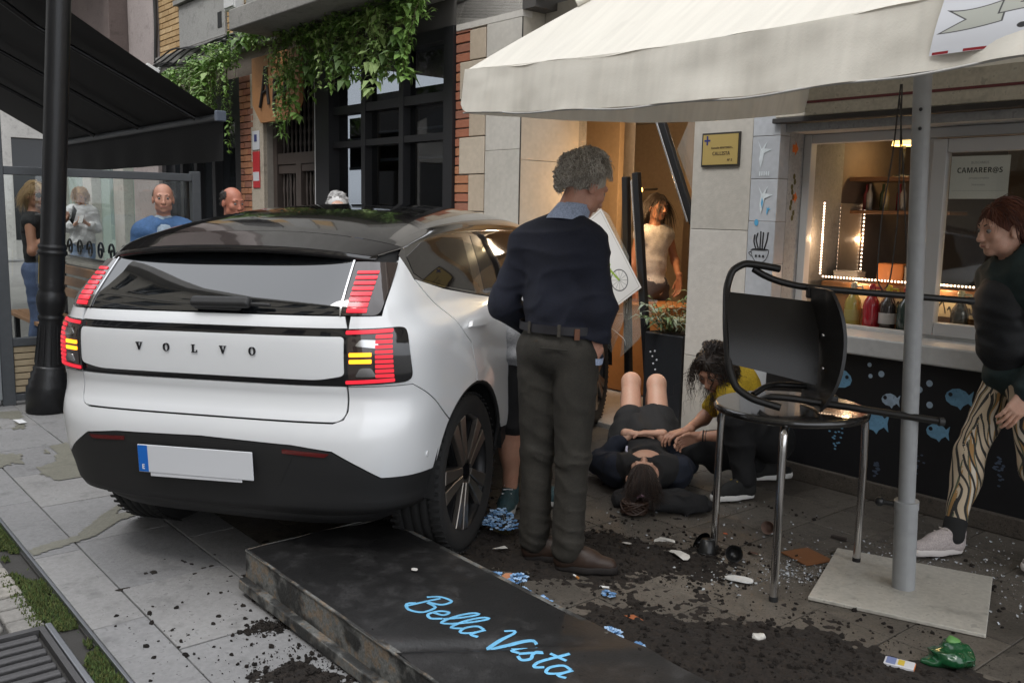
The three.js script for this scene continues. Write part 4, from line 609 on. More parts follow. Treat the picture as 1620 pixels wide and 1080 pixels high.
// ---- overturned planter box with the café name, lying on its back
{
  const p = tag(new THREE.Group(), 'overturned black metal planter box with blue script lettering, lying beside the car wheel', 'planter'); p.name = numbered('planter_box'); scene.add(p);
  p.position.copy(W(0.0, 2.83, 0)); p.rotation.order = 'YXZ'; p.rotation.y = ROT + 0.03; p.rotation.z = -0.028;
  const L = 2.0, D = 0.64, H = 0.155;
  const scuff = tex(512, (u, v) => { const a = pf(u, v, 5, 5, 101), b = pf(u, v, 24, 4, 102), c = pf(u, v, 160, 2, 103); let k = 0.009 + 0.008 * (a - 0.5); const s = smooth(0.5, 0.75, b * 0.45 + a * 0.55); k += 0.036 * s * c + 0.006 * c; if (c > 0.75) k *= 0.3; return [k * 1.03, k, k * 1.0]; }, 1.1);
  const rust = tex(512, (u, v) => { const a = pf(u, v, 8, 5, 111), b = pf(u, v, 40, 3, 112), c = pf(u, v, 130, 2, 113); const s = smooth(0.42, 0.6, a), r = smooth(0.52, 0.68, b * 0.6 + a * 0.4); let k = lerp(0.022, 0.13, s) * (0.6 + 0.8 * c); return [k * (1 + 0.22 * r), k * (1 - 0.06 * r), k * (0.93 - 0.26 * r)]; }, 0.8);
  const topY = (x, z) => { let y = H; const d = (x - 0.16) * 0.8 + (z - 0.05) * 0.55; y -= 0.022 * Math.exp(-((d / 0.03) ** 2)) * smooth(-0.3, 0.1, z); y += 0.009 * Math.exp(-(((d - 0.06) / 0.05) ** 2)); y += 0.006 * fbm3(x * 4, z * 4, 2) * (1 - Math.min(1, Math.abs(z) / 0.32) ** 6); return y; };
  const top = grid(80, 24, (u, v) => { const x = (u - 0.5) * L, z = (0.5 - v) * D; return [x, topY(x, z), z]; });
  obj('sign_face', top, M([1, 1, 1], 0.42, { map: scuff, bumpMap: T.bump, bumpScale: 0.0008 }), p);
  const side = M([1, 1, 1], 0.7, { map: rust, bumpMap: T.bump, bumpScale: 0.002 });
  obj('near_side', [bx(L, H - 0.045, 0.02, 0, (H + 0.043) / 2, D / 2 - 0.01)], side, p); obj('lip', [rb(L + 0.01, 0.045, 0.05, 0.008, 0, 0.022, D / 2 + 0.006)], side, p);
  obj('end_side', [bx(0.02, H, D - 0.02, -L / 2 + 0.01, H / 2, -0.01)], side, p); obj('end_side', [bx(0.02, H, D - 0.02, L / 2 - 0.01, H / 2, -0.01)], side, p); obj('far_side', [bx(L, H, 0.02, 0, H / 2, -D / 2 + 0.01)], side, p);
  obj('edge_bead', [tube([[-L / 2, H - 0.003, D / 2 - 0.003], [0, H - 0.003, D / 2 - 0.001], [L / 2, H - 0.003, D / 2 - 0.003]], 0.007, 40, 6), tube([[-L / 2, H - 0.003, D / 2], [-L / 2, H - 0.002, -D / 2]], 0.006, 20, 6)], side, p);
  // hand-painted script: Bella Vista
  const blue = withTex([0.17, 0.5, 0.8], 0.6, T.stain); const S = 0.126, k = (ch, ox) => {
    const G = { B: [[[0.1, 0], [0.28, 0.95]], [[0.0, 0.75], [0.2, 1.02], [0.6, 1.05], [0.62, 0.72], [0.25, 0.55], [0.65, 0.5], [0.68, 0.08], [0.3, -0.05], [0.0, 0.15], [0.12, 0.32]]],
      e: [[[0.05, 0.25], [0.35, 0.35], [0.32, 0.55], [0.12, 0.45], [0.08, 0.1], [0.3, 0], [0.5, 0.2]]], l: [[[0.05, 0.2], [0.3, 0.65], [0.36, 1.05], [0.24, 1.0], [0.12, 0.35], [0.2, 0.02], [0.42, 0.2]]],
      a: [[[0.42, 0.5], [0.18, 0.52], [0.05, 0.2], [0.18, 0.0], [0.38, 0.2], [0.46, 0.52], [0.42, 0.1], [0.62, 0.15]]], V: [[[-0.05, 0.8], [0.1, 1.0], [0.2, 0.85], [0.22, 0.02], [0.4, 0.4], [0.72, 1.02], [0.85, 0.98]]],
      i: [[[0.0, 0.2], [0.16, 0.5], [0.12, 0.1], [0.3, 0.15]], [[0.24, 0.72], [0.27, 0.74]]], s: [[[0.02, 0.12], [0.2, 0.4], [0.34, 0.56], [0.22, 0.5], [0.24, 0.34], [0.34, 0.18], [0.24, 0.0], [0.08, 0.04]]], t: [[[0.3, 0.98], [0.12, 0.15], [0.2, 0.0], [0.36, 0.15]], [[0.02, 0.66], [0.46, 0.72]]] }[ch];
    for (const st of G) { const pts = st.map(([x, y]) => [(ox + x + y * 0.18) * S, y * S * 1.05]); const c = new THREE.CatmullRomCurve3(pts.map(q => V(q[0], 0, -q[1]))); const g = new THREE.TubeGeometry(c, 40, 0.0064, 6); g.scale(1, 0.12, 1); g.rotateY(0.13).translate(-0.235, 0, 0.115); const pp = g.attributes.position; for (let i = 0; i < pp.count; i++) pp.setY(i, pp.getY(i) + topY(pp.getX(i), pp.getZ(i)) + 0.0012); obj('letter', g, blue, letters); } };
  const letters = new THREE.Group(); letters.name = 'lettering'; p.add(letters);
  let ox = 0; for (const [c, a] of [['B', 0.8], ['e', 0.48], ['l', 0.36], ['l', 0.38], ['a', 0.75], ['V', 0.85], ['i', 0.3], ['s', 0.44], ['t', 0.4], ['a', 0.6]]) { k(c, ox); ox += a * (c === 'a' ? 1.12 : 1); }
}
// ---- cast-iron lamp post
{
  const l = thing('street_lamp', 'black cast iron street lamp post with fluted base beside the car', 'street lamp', W(-4.9, 2.97)); l.rotation.z = -0.075;
  const prof = [[0.0, 0], [0.15, 0], [0.152, 0.18], [0.135, 0.2], [0.138, 0.235], [0.122, 0.25], [0.126, 0.285], [0.108, 0.3], [0.112, 0.325], [0.098, 0.34], [0.084, 0.5], [0.076, 0.66], [0.086, 0.68], [0.086, 0.7], [0.074, 0.71], [0.084, 0.725], [0.098, 0.79], [0.1, 0.83], [0.09, 0.87], [0.082, 0.89], [0.09, 0.905], [0.082, 0.93], [0.084, 1.0], [0.084, 1.13], [0.098, 1.15], [0.098, 1.165], [0.088, 1.175], [0.096, 1.19], [0.096, 1.205], [0.082, 1.22], [0.08, 1.5], [0.076, 4.2], [0.05, 4.3]];
  obj('pedestal', lathe(prof.slice(0, 10), 40), MAT.blackIron, l); obj('shaft', lathe(prof.slice(9), 40), MAT.blackIron, l);
  for (let i = 0; i < 12; i++) { const a = i / 12 * Math.PI * 2; obj('flute', [rod([Math.cos(a) * 0.096, 0.36, Math.sin(a) * 0.096], [Math.cos(a) * 0.078, 0.64, Math.sin(a) * 0.078], 0.006, 0.004, 6)], MAT.blackIron, l); }
  obj('lantern', [lathe([[0.02, 4.3], [0.18, 4.4], [0.22, 4.75], [0.08, 4.95], [0.0, 5.0]], 8)], MAT.blackIron, l);
  obj('yellow_sticker', [bx(0.022, 0.22, 0.002, 0, 1.04, 0.0855).rotateY(-1.1)], M([0.5, 0.36, 0.03], 0.5), l);
}
// ---- terrace: black awning, glass windbreak with slatted base, bench
{
  const t = tag(streetGroup('terrace_awning'), 'big black terrace awning with hanging valance, seen from below behind the lamp post', 'awning');
  const a0 = -12.5, a1 = -6.5, o0 = 0.95, o1 = 3.9, y0 = 2.38, y1 = 4.2;
  obj('cloth', grid(40, 14, (u, v) => [lerp(a0, a1, u), lerp(y0, y1, v) - 0.06 * Math.sin(v * Math.PI), lerp(o0, o1, v)]), MAT.awning, t);
  obj('valance', grid(80, 6, (u, v) => [lerp(a0, a1, u), y0 - 0.02 - 0.42 * (1 - v), o0 - 0.02 + 0.015 * Math.sin(u * 40) * (1 - v)]), MAT.awning, t);
  obj('front_bar', [rod([a0, y0 - 0.03, o0 + 0.04], [a1 + 0.02, y0 - 0.03, o0 + 0.04], 0.035)], MAT.greyFrame, t); obj('front_bar_end', [rb(0.06, 0.1, 0.1, 0.01, a1 + 0.05, y0 - 0.02, o0 + 0.03)], M([0.12, 0.14, 0.18], 0.4), t);
  for (const a of [-6.9, -8.6, -10.3]) obj('strut', [rod([a, y0 - 0.02, o0 + 0.1], [a - 0.3, 3.1, 2.4], 0.024), rod([a - 0.3, 3.1, 2.4], [a, 3.95, 3.8], 0.028)], MAT.blackIron, t);
  obj('rafter', [rod([a1, y1 - 0.02, o1], [a0, y1 - 0.02, o1], 0.05)], MAT.greyFrame, t);
  for (const a of [-7.2, -12.2]) obj('post', slab3(a - 0.05, a + 0.05, 0, y1, o1 - 0.05, o1 + 0.05), MAT.greyFrame, t);
}
{
  const w = tag(streetGroup('glass_windbreak'), 'grey framed glass windbreak with pale wooden slats at its foot', 'windbreak');
  const a = -5.28, o0 = 1.66, o1 = 3.2;
  obj('post', cham(a - 0.045, a + 0.045, 0, 2.4, o1 - 0.09, o1, 0.006), MAT.greyFrame, w); obj('post', cham(a - 0.04, a + 0.04, 0, 1.78, o0, o0 + 0.07, 0.006), MAT.greyFrame, w);
  obj('top_rail', cham(a - 0.035, a + 0.035, 1.7, 1.76, o0 + 0.07, o1 - 0.09, 0.005), MAT.greyFrame, w); obj('mid_rail', cham(a - 0.035, a + 0.035, 0.44, 0.5, o0 + 0.07, o1 - 0.09, 0.005), MAT.greyFrame, w); obj('foot_rail', cham(a - 0.04, a + 0.04, 0.03, 0.08, o0 + 0.07, o1 - 0.09, 0.005), MAT.greyFrame, w);
  obj('pane', slab3(a - 0.004, a + 0.004, 0.5, 1.7, o0 + 0.07, o1 - 0.09), MAT.glass, w);
  obj('grey_panel', cham(a - 0.05, a + 0.06, 0.05, 1.18, o1 + 0.002, o1 + 0.2, 0.006), withTex([0.3, 0.32, 0.33], 0.5, T.mottle), w);
  for (let i = 0; i < 7; i++) obj('slat', cham(a - 0.012, a + 0.02, 0.09 + i * 0.05, 0.133 + i * 0.05, o0 + 0.075, o1 - 0.095, 0.004), withTex([0.5, 0.4, 0.26], 0.65, T.mottle, T.bump, 0.001), w);
  obj('backing', slab3(a - 0.03, a - 0.02, 0.085, 0.435, o0 + 0.08, o1 - 0.1), M([0.02], 0.9), w);
  const b = tag(streetGroup('terrace_bench'), 'brown wooden plank bench behind the lamp post', 'bench');
  for (let i = 0; i < 4; i++) obj('seat_plank', cham(-7.6, -5.9, 0.44, 0.475, 2.3 + i * 0.1, 2.39 + i * 0.1, 0.006), withTex([0.3, 0.16, 0.08], 0.6, T.mottle, T.bump, 0.001), b);
  for (let i = 0; i < 3; i++) obj('back_plank', cham(-7.6, -5.9, 0.62 + i * 0.11, 0.7 + i * 0.11, 2.22, 2.25, 0.006), withTex([0.3, 0.16, 0.08], 0.6, T.mottle, T.bump, 0.001), b);
  for (const x of [-7.4, -6.1]) obj('leg', [slab3(x - 0.03, x + 0.03, 0, 0.94, 2.19, 2.22), slab3(x - 0.03, x + 0.03, 0, 0.44, 2.62, 2.66), slab3(x - 0.03, x + 0.03, 0.4, 0.44, 2.22, 2.62)], MAT.blackIron, b);
  const r = tag(streetGroup('scroll_railing'), 'black wrought iron scroll railing on a low pale wall behind the car', 'railing');
  obj('low_wall', cham(-9.6, -7.2, 0, 0.82, 1.55, 1.72, 0.01), MAT.concrete, r); obj('coping', cham(-9.65, -7.15, 0.82, 0.86, 1.5, 1.77, 0.008), withTex([0.5, 0.47, 0.42], 0.7, T.stain), r);
  for (let i = 0; i < 6; i++) { const x = -9.4 + i * 0.4, pts = []; for (let q = 0; q <= 24; q++) { const th = q / 24 * 8.4, rr = 0.11 * (1 - q / 30); pts.push([x + rr * Math.cos(th) * (i % 2 ? 1 : -1), 0.99 + rr * Math.sin(th), 1.63]); } obj('scroll', tube(pts, 0.012, 60, 6), MAT.blackIron, r); }
  obj('rail', [rod([-9.6, 0.89, 1.63], [-7.2, 0.89, 1.63], 0.012)], MAT.blackIron, r);
}
// ---- hanging plants: each a merged crown of leaf-sized faces with its own stems
function leafGeo(list) { // list of [pos, dir, length, width, droop]
  const pos = [], nor = [];
  for (const [p, d, L, w, dr] of list) {
    const D = d.clone().normalize(), side = D.clone().cross(V(0, 1, 0)); if (side.lengthSq() < 1e-4) side.set(1, 0, 0); side.normalize(); const up = side.clone().cross(D).normalize();
    const m = p.clone().addScaledVector(D, L * 0.5).addScaledVector(up, L * 0.12), e = p.clone().addScaledVector(D, L).addScaledVector(up, -dr * L), l = m.clone().addScaledVector(side, w), r = m.clone().addScaledVector(side, -w).addScaledVector(up, -w * 0.25);
    for (const t of [[p, l, m], [p, m, r], [m, l, e], [m, e, r]]) { const n = t[1].clone().sub(t[0]).cross(t[2].clone().sub(t[0])).normalize(); for (const q of t) { pos.push(q.x, q.y, q.z); nor.push(n.x, n.y, n.z); } }
  }
  const g = new THREE.BufferGeometry(); g.setAttribute('position', new THREE.Float32BufferAttribute(pos, 3)); g.setAttribute('normal', new THREE.Float32BufferAttribute(nor, 3)); return g;
}
function hanging(x, y, z, wid, strands, len, label, leafL = 0.07) {
  const g = tag(streetGroup('hanging_plant'), label, 'plant'); const lists = [[], [], [], []], stems = [];
  for (let s = 0; s < strands; s++) {
    const sx = x + rnd(-wid, wid), sz = z + rnd(-0.08, 0.12), L = len * rnd(0.35, 1.1), ph = rnd(6), pts = []; const out = rnd(0.03, 0.14);
    const n = Math.max(4, Math.round(L / 0.045)); for (let i = 0; i <= n; i++) { const t = i / n; pts.push(V(sx + 0.06 * Math.sin(ph + t * 4) + rnd(-0.015, 0.015), y + 0.1 * Math.sin(Math.min(1, t * 3) * Math.PI) - L * t, sz + out * Math.sin(Math.min(1, t * 2.2) * Math.PI / 2) + rnd(-0.015, 0.015))); }
    stems.push(new THREE.TubeGeometry(new THREE.CatmullRomCurve3(pts), n, 0.003, 3)); const kind = rnd() < 0.3 ? 3 : Math.floor(rnd(3)), fern = rnd() < 0.4, big = rnd() < 0.35 ? 1.9 : rnd(0.7, 1.2);
    for (let i = 0; i < n; i++) for (let q = 0; q < (fern ? 5 : 3); q++) { const p = pts[i].clone().lerp(pts[i + 1], rnd()), a = rnd(6.28); lists[kind].push([p, V(Math.cos(a), rnd(-0.9, 0.35), Math.sin(a) * 0.8 + 0.35), leafL * big * rnd(0.6, 1.35) * (fern ? 0.8 : 1), leafL * big * (fern ? 0.11 : 0.27), rnd(0.05, 0.4)]); }
  }
  for (let i = 0; i < strands * 26; i++) { const a = rnd(6.28); lists[Math.floor(rnd(4))].push([V(x + rnd(-wid, wid) * 1.1, y + rnd(-0.12, 0.16), z + rnd(-0.06, 0.2)), V(Math.cos(a), rnd(-0.5, 0.9), Math.sin(a) + 0.3), leafL * rnd(0.6, 1.4), leafL * 0.26, rnd(0.1, 0.4)]); }
  obj('stems', stems, M([0.06, 0.05, 0.02], 0.8), g); lists.forEach((l, i) => l.length && obj('foliage', leafGeo(l), MAT.leaf[i], g));
}
hanging(-9.75, 3.05, 0.15, 0.3, 15, 0.75, 'bright green hanging plant next to the white spotlight above the awning');
hanging(-8.85, 3.1, 0.15, 0.3, 15, 0.9, 'leafy hanging plant between the awning tip and the wooden sign');
hanging(-8.1, 3.15, 0.2, 0.26, 15, 1.0, 'trailing green plant hanging over the brick pier');
hanging(-7.3, 3.34, 0.2, 0.28, 9, 0.2, 'thick fern clump hanging over the top of the wooden sign');
hanging(-6.42, 3.3, 0.24, 0.13, 13, 1.05, 'tallest clump of ferns trailing down right of the wooden sign');
hanging(-5.85, 3.18, 0.22, 0.3, 16, 0.6, 'fern hanging under the balcony beside the white strip');
hanging(-5.1, 3.14, 0.25, 0.35, 20, 0.6, 'dense dark fern hanging under the middle of the balcony');
hanging(-4.35, 3.14, 0.25, 0.3, 18, 0.6, 'bushy fern hanging under the balcony end next to the stone pier');
// ---- plaque
{
  const p = tag(streetGroup('brass_plaque'), 'small brass plaque with dark lettering and a blue cross on the pale stone pier', 'sign');
  obj('frame', cham(-1.392, -1.108, 1.8, 2.003, 0.002, 0.014, 0.003), M([0.03, 0.026, 0.02], 0.4), p); obj('plate', slab3(-1.38, -1.12, 1.812, 1.991, 0.0145, 0.0165), M([0.5, 0.37, 0.13], 0.38, { metalness: 0.35 }), p);
  const ink = M([0.06, 0.04, 0.02], 0.6); obj('lettering', [text('Gonzalo MARTINEZ L.', 0.0115, 0.001, -1.235, 1.912, 0.0168), text('CALLISTA', 0.021, 0.001, -1.24, 1.878, 0.0168), text('Nº 2', 0.014, 0.001, -1.175, 1.838, 0.0168)], ink, p);
  obj('cross', [slab3(-1.37, -1.325, 1.951, 1.962, 0.0168, 0.0178), slab3(-1.353, -1.342, 1.93, 1.985, 0.0169, 0.0179)], M([0.02, 0.03, 0.16], 0.5), p);
}
// ---- notice in the bar window
{
  const p = tag(streetGroup('paper_notice'), 'white paper job notice taped inside the right bar window', 'notice');
  const t = canvasTex(512, 384, (c, w, h) => { c.fillStyle = '#d6d2cd'; c.fillRect(0, 0, w, h); c.fillStyle = '#222'; c.textAlign = 'center'; c.font = 'bold 66px sans-serif'; c.fillText('CAMARER@S', w / 2, 150); c.font = '30px sans-serif'; c.fillStyle = '#777'; c.fillText('BUSCAMOS', w / 2, 70); c.font = '22px sans-serif'; c.fillText('jornada completa', w / 2, 205); c.fillText('Interesados', w / 2, 265); c.fillRect(20, 310, w - 40, 1.5); });
  obj('sheet', grid(8, 6, (u, v) => [0.035 + u * 0.29, 1.615 + v * 0.215, -0.238 + 0.0015 * Math.sin(u * 5)]), M([1, 1, 1], 0.8, { map: t, side: THREE.DoubleSide }), p, true);
}
// ---- soda siphons on the inner sill
function siphon(x, z, s, glassC, headC, label, band) {
  const g = thing('soda_siphon', label, 'bottle', W(x, z, 0.872), ROT, 'soda siphons on the bar sill');
  obj('bottle', lathe([[0, 0], [0.042, 0.002], [0.046, 0.02], [0.047, 0.14], [0.042, 0.165], [0.024, 0.195], [0.017, 0.205]].map(([r, y]) => [r * s, y * s]), 28), M(glassC, 0.12, { clearcoat: 1 }), g);
  obj('head', [lathe([[0.019, 0.2], [0.022, 0.215], [0.017, 0.235], [0.02, 0.25], [0.013, 0.266], [0, 0.268]].map(([r, y]) => [r * s, y * s]), 20), rb(0.05 * s, 0.012 * s, 0.014 * s, 0.005, 0.03 * s, 0.245 * s, 0), rod([0.05 * s, 0.245 * s, 0], [0.058 * s, 0.215 * s, 0], 0.006)], M(headC, 0.35), g);
  if (band) obj('label', [lathe([[0.0475 * s, 0.05 * s], [0.0475 * s, 0.11 * s]], 28)], M(band, 0.5), g);
}
siphon(-0.52, -0.35, 1, [0.45, 0.38, 0.09], [0.55, 0.52, 0.4], 'yellow mesh covered soda siphon with cream head', [0.42, 0.36, 0.12]);
siphon(-0.4, -0.34, 1, [0.42, 0.012, 0.025], [0.45, 0.02, 0.03], 'bright red soda siphon with red head');
siphon(-0.3, -0.34, 1, [0.03, 0.022, 0.02], [0.65, 0.5, 0.05], 'dark soda siphon with yellow head and white ring label', [0.5, 0.48, 0.46]);
siphon(-0.195, -0.34, 1, [0.018, 0.04, 0.032], [0.4, 0.02, 0.025], 'dark green soda siphon with red head');
siphon(0.1, -0.34, 1, [0.05, 0.045, 0.035], [0.6, 0.52, 0.3], 'brownish glass soda siphon with cream head behind the closed pane'); siphon(0.23, -0.34, 1, [0.06, 0.055, 0.05], [0.62, 0.55, 0.32], 'grey glass soda siphon with cream head behind the closed pane');
// ---- strings of warm lights, table lamp and other bar fittings: glowing meshes with lights of the same size
function ledString(label, p0, p1, n, I) {
  const g = tag(streetGroup('light_string'), label, 'light string'); const a = V(...p0), b = V(...p1), m = M([0.8, 0.6, 0.45], 0.4, { emissive: C3(1, 0.72, 0.5), emissiveIntensity: 3 });
  obj('tube', [rod(a, b, 0.006)], M([0.25, 0.2, 0.17], 0.3), g); obj('diodes', Array.from({ length: n }, (_, i) => { const q = a.clone().lerp(b, (i + 0.5) / n); return sph(0.0062, q.x, q.y, q.z + 0.004, 6); }), m, g);
  const k = Math.max(1, Math.round(a.distanceTo(b) / 0.5)); for (let i = 0; i < k; i++) { const q = a.clone().lerp(b, (i + 0.5) / k), L = new THREE.PointLight(new THREE.Color(1, 0.66, 0.4), I / k, 0, 2); L.position.copy(q).add(V(0, 0, 0.03)); L.shadow.radius = 1; L.castShadow = true; g.add(L); }
}
ledString('warm string of tiny lights running along the serving counter edge', [-0.77, 1.155, -0.41], [2.2, 1.155, -0.41], 150, 0.32);
ledString('upright string of tiny lights at the left jamb of the bar window', [-0.775, 1.165, -0.4], [-0.775, 1.6, -0.4], 26, 0.06);
ledString('upright string of tiny lights on the left edge of the mirror', [-0.88, 1.14, -0.75], [-0.88, 1.58, -0.75], 18, 0.03);
ledString('upright string of tiny lights on the right edge of the mirror', [-0.88, 1.14, -1.05], [-0.88, 1.6, -1.05], 18, 0.03);
{
  const g = tag(streetGroup('wall_mirror'), 'pale framed mirror panel on the left wall of the bar', 'mirror'); obj('panel', slab3(-0.898, -0.89, 1.14, 1.6, -1.03, -0.78), withTex([0.5, 0.4, 0.28], 0.3, T.mottle), g);
  const l = tag(streetGroup('table_lamp'), 'lit yellow lampshade glowing deep inside the bar', 'lamp'); const lx = -0.62, lz = -1.0;
  obj('shade', [lathe([[0.075, 0], [0.055, 0.1]], 24).translate(lx, 1.96, lz)], M([0.8, 0.6, 0.25], 0.8, { emissive: C3(1, 0.7, 0.2), emissiveIntensity: 1.4, side: THREE.DoubleSide }), l); obj('stem', [rod([lx, 1.78, lz], [lx, 1.96, lz], 0.01), cyl(0.06, 0.05, 0.015, lx, 1.765, lz)], MAT.blackIron, l); obj('shelf', cham(-0.89, -0.3, 1.74, 1.765, -1.15, -0.85, 0.004), MAT.wood, l);
  const pl = new THREE.PointLight(new THREE.Color(1, 0.7, 0.35), 0.15, 0, 2); pl.position.set(lx, 1.93, lz); pl.castShadow = true; pl.shadow.radius = 2; l.add(pl);
  const bxs = [['orange_box', 'orange cardboard box on the serving counter', -0.42, 0.16, 0.11, [0.6, 0.2, 0.04]], ['napkin_holder', 'steel napkin holder next to the orange box on the counter', -0.28, 0.1, 0.1, [0.4, 0.36, 0.3]], ['glass_tray', 'low white tray of glasses on the serving counter', -0.7, 0.16, 0.05, [0.5, 0.48, 0.44]]];
  for (const [n, lab, x, w, h, c] of bxs) { const q = thing(n, lab, n.split('_')[1], W(x, -0.6, 1.132), ROT); obj('body', rb(w, h, 0.1, 0.006, 0, h / 2, 0), M(c, 0.5), q); obj('lid', rb(w * 1.02, 0.012, 0.102, 0.004, 0, h, 0), M(c.map(v => v * 0.8), 0.4), q); }
  const sg = tag(streetGroup('counter_sign'), 'cream sign with flowing dark script fixed below the counter edge', 'sign');
  obj('board', cham(-0.55, 0.3, 0.98, 1.08, -0.443, -0.435, 0.003), M([0.55, 0.47, 0.3], 0.6), sg);
  const ink = M([0.03, 0.025, 0.02], 0.6), st = (p) => obj('stroke', tube(p.map(([x, y]) => [x, y, -0.4335]), 0.0035, 16, 5), ink, sg); let x = -0.38; st([[x, 1.0], [x + 0.02, 1.06], [x + 0.06, 1.06], [x + 0.04, 1.03], [x + 0.07, 1.0]]); for (let i = 0; i < 5; i++) st([[x + 0.08 + i * 0.035, 1.02], [x + 0.09 + i * 0.035, 1.045], [x + 0.1 + i * 0.035, 1.005], [x + 0.115 + i * 0.035, 1.02]]); st([[x + 0.3, 1.0], [x + 0.34, 1.065], [x + 0.36, 1.0]]); for (let i = 0; i < 5; i++) st([[x + 0.37 + i * 0.035, 1.02], [x + 0.38 + i * 0.035, 1.04], [x + 0.39 + i * 0.035, 1.005], [x + 0.405 + i * 0.035, 1.02]]);
  const kc = [[0.3, 0.05, 0.06], [0.35, 0.33, 0.3], [0.06, 0.1, 0.05], [0.4, 0.3, 0.12]]; for (let i = 0; i < 10; i++) { const q = thing('liquor_bottle', ['dark red', 'cream coloured', 'deep green', 'amber'][i % 4] + ' liquor bottle on the shelf under the lit lampshade', 'bottle', W(-0.86 + i * 0.056, -1.0 + (i % 2) * 0.06 - 0.02, 1.56), ROT, 'bottles on the bar shelf'); obj('glass', lathe([[0, 0], [0.02, 0], [0.02, 0.1], [0.008, 0.13], [0.008, 0.165], [0, 0.166]], 14), M(kc[i % 4], 0.15, { clearcoat: 1 }), q); }
  const s2 = tag(streetGroup('bottle_shelf'), 'dark wooden shelf carrying liquor bottles inside the bar', 'shelf'); obj('board', cham(-0.89, -0.25, 1.535, 1.558, -1.12, -0.88, 0.004), MAT.wood, s2);
}
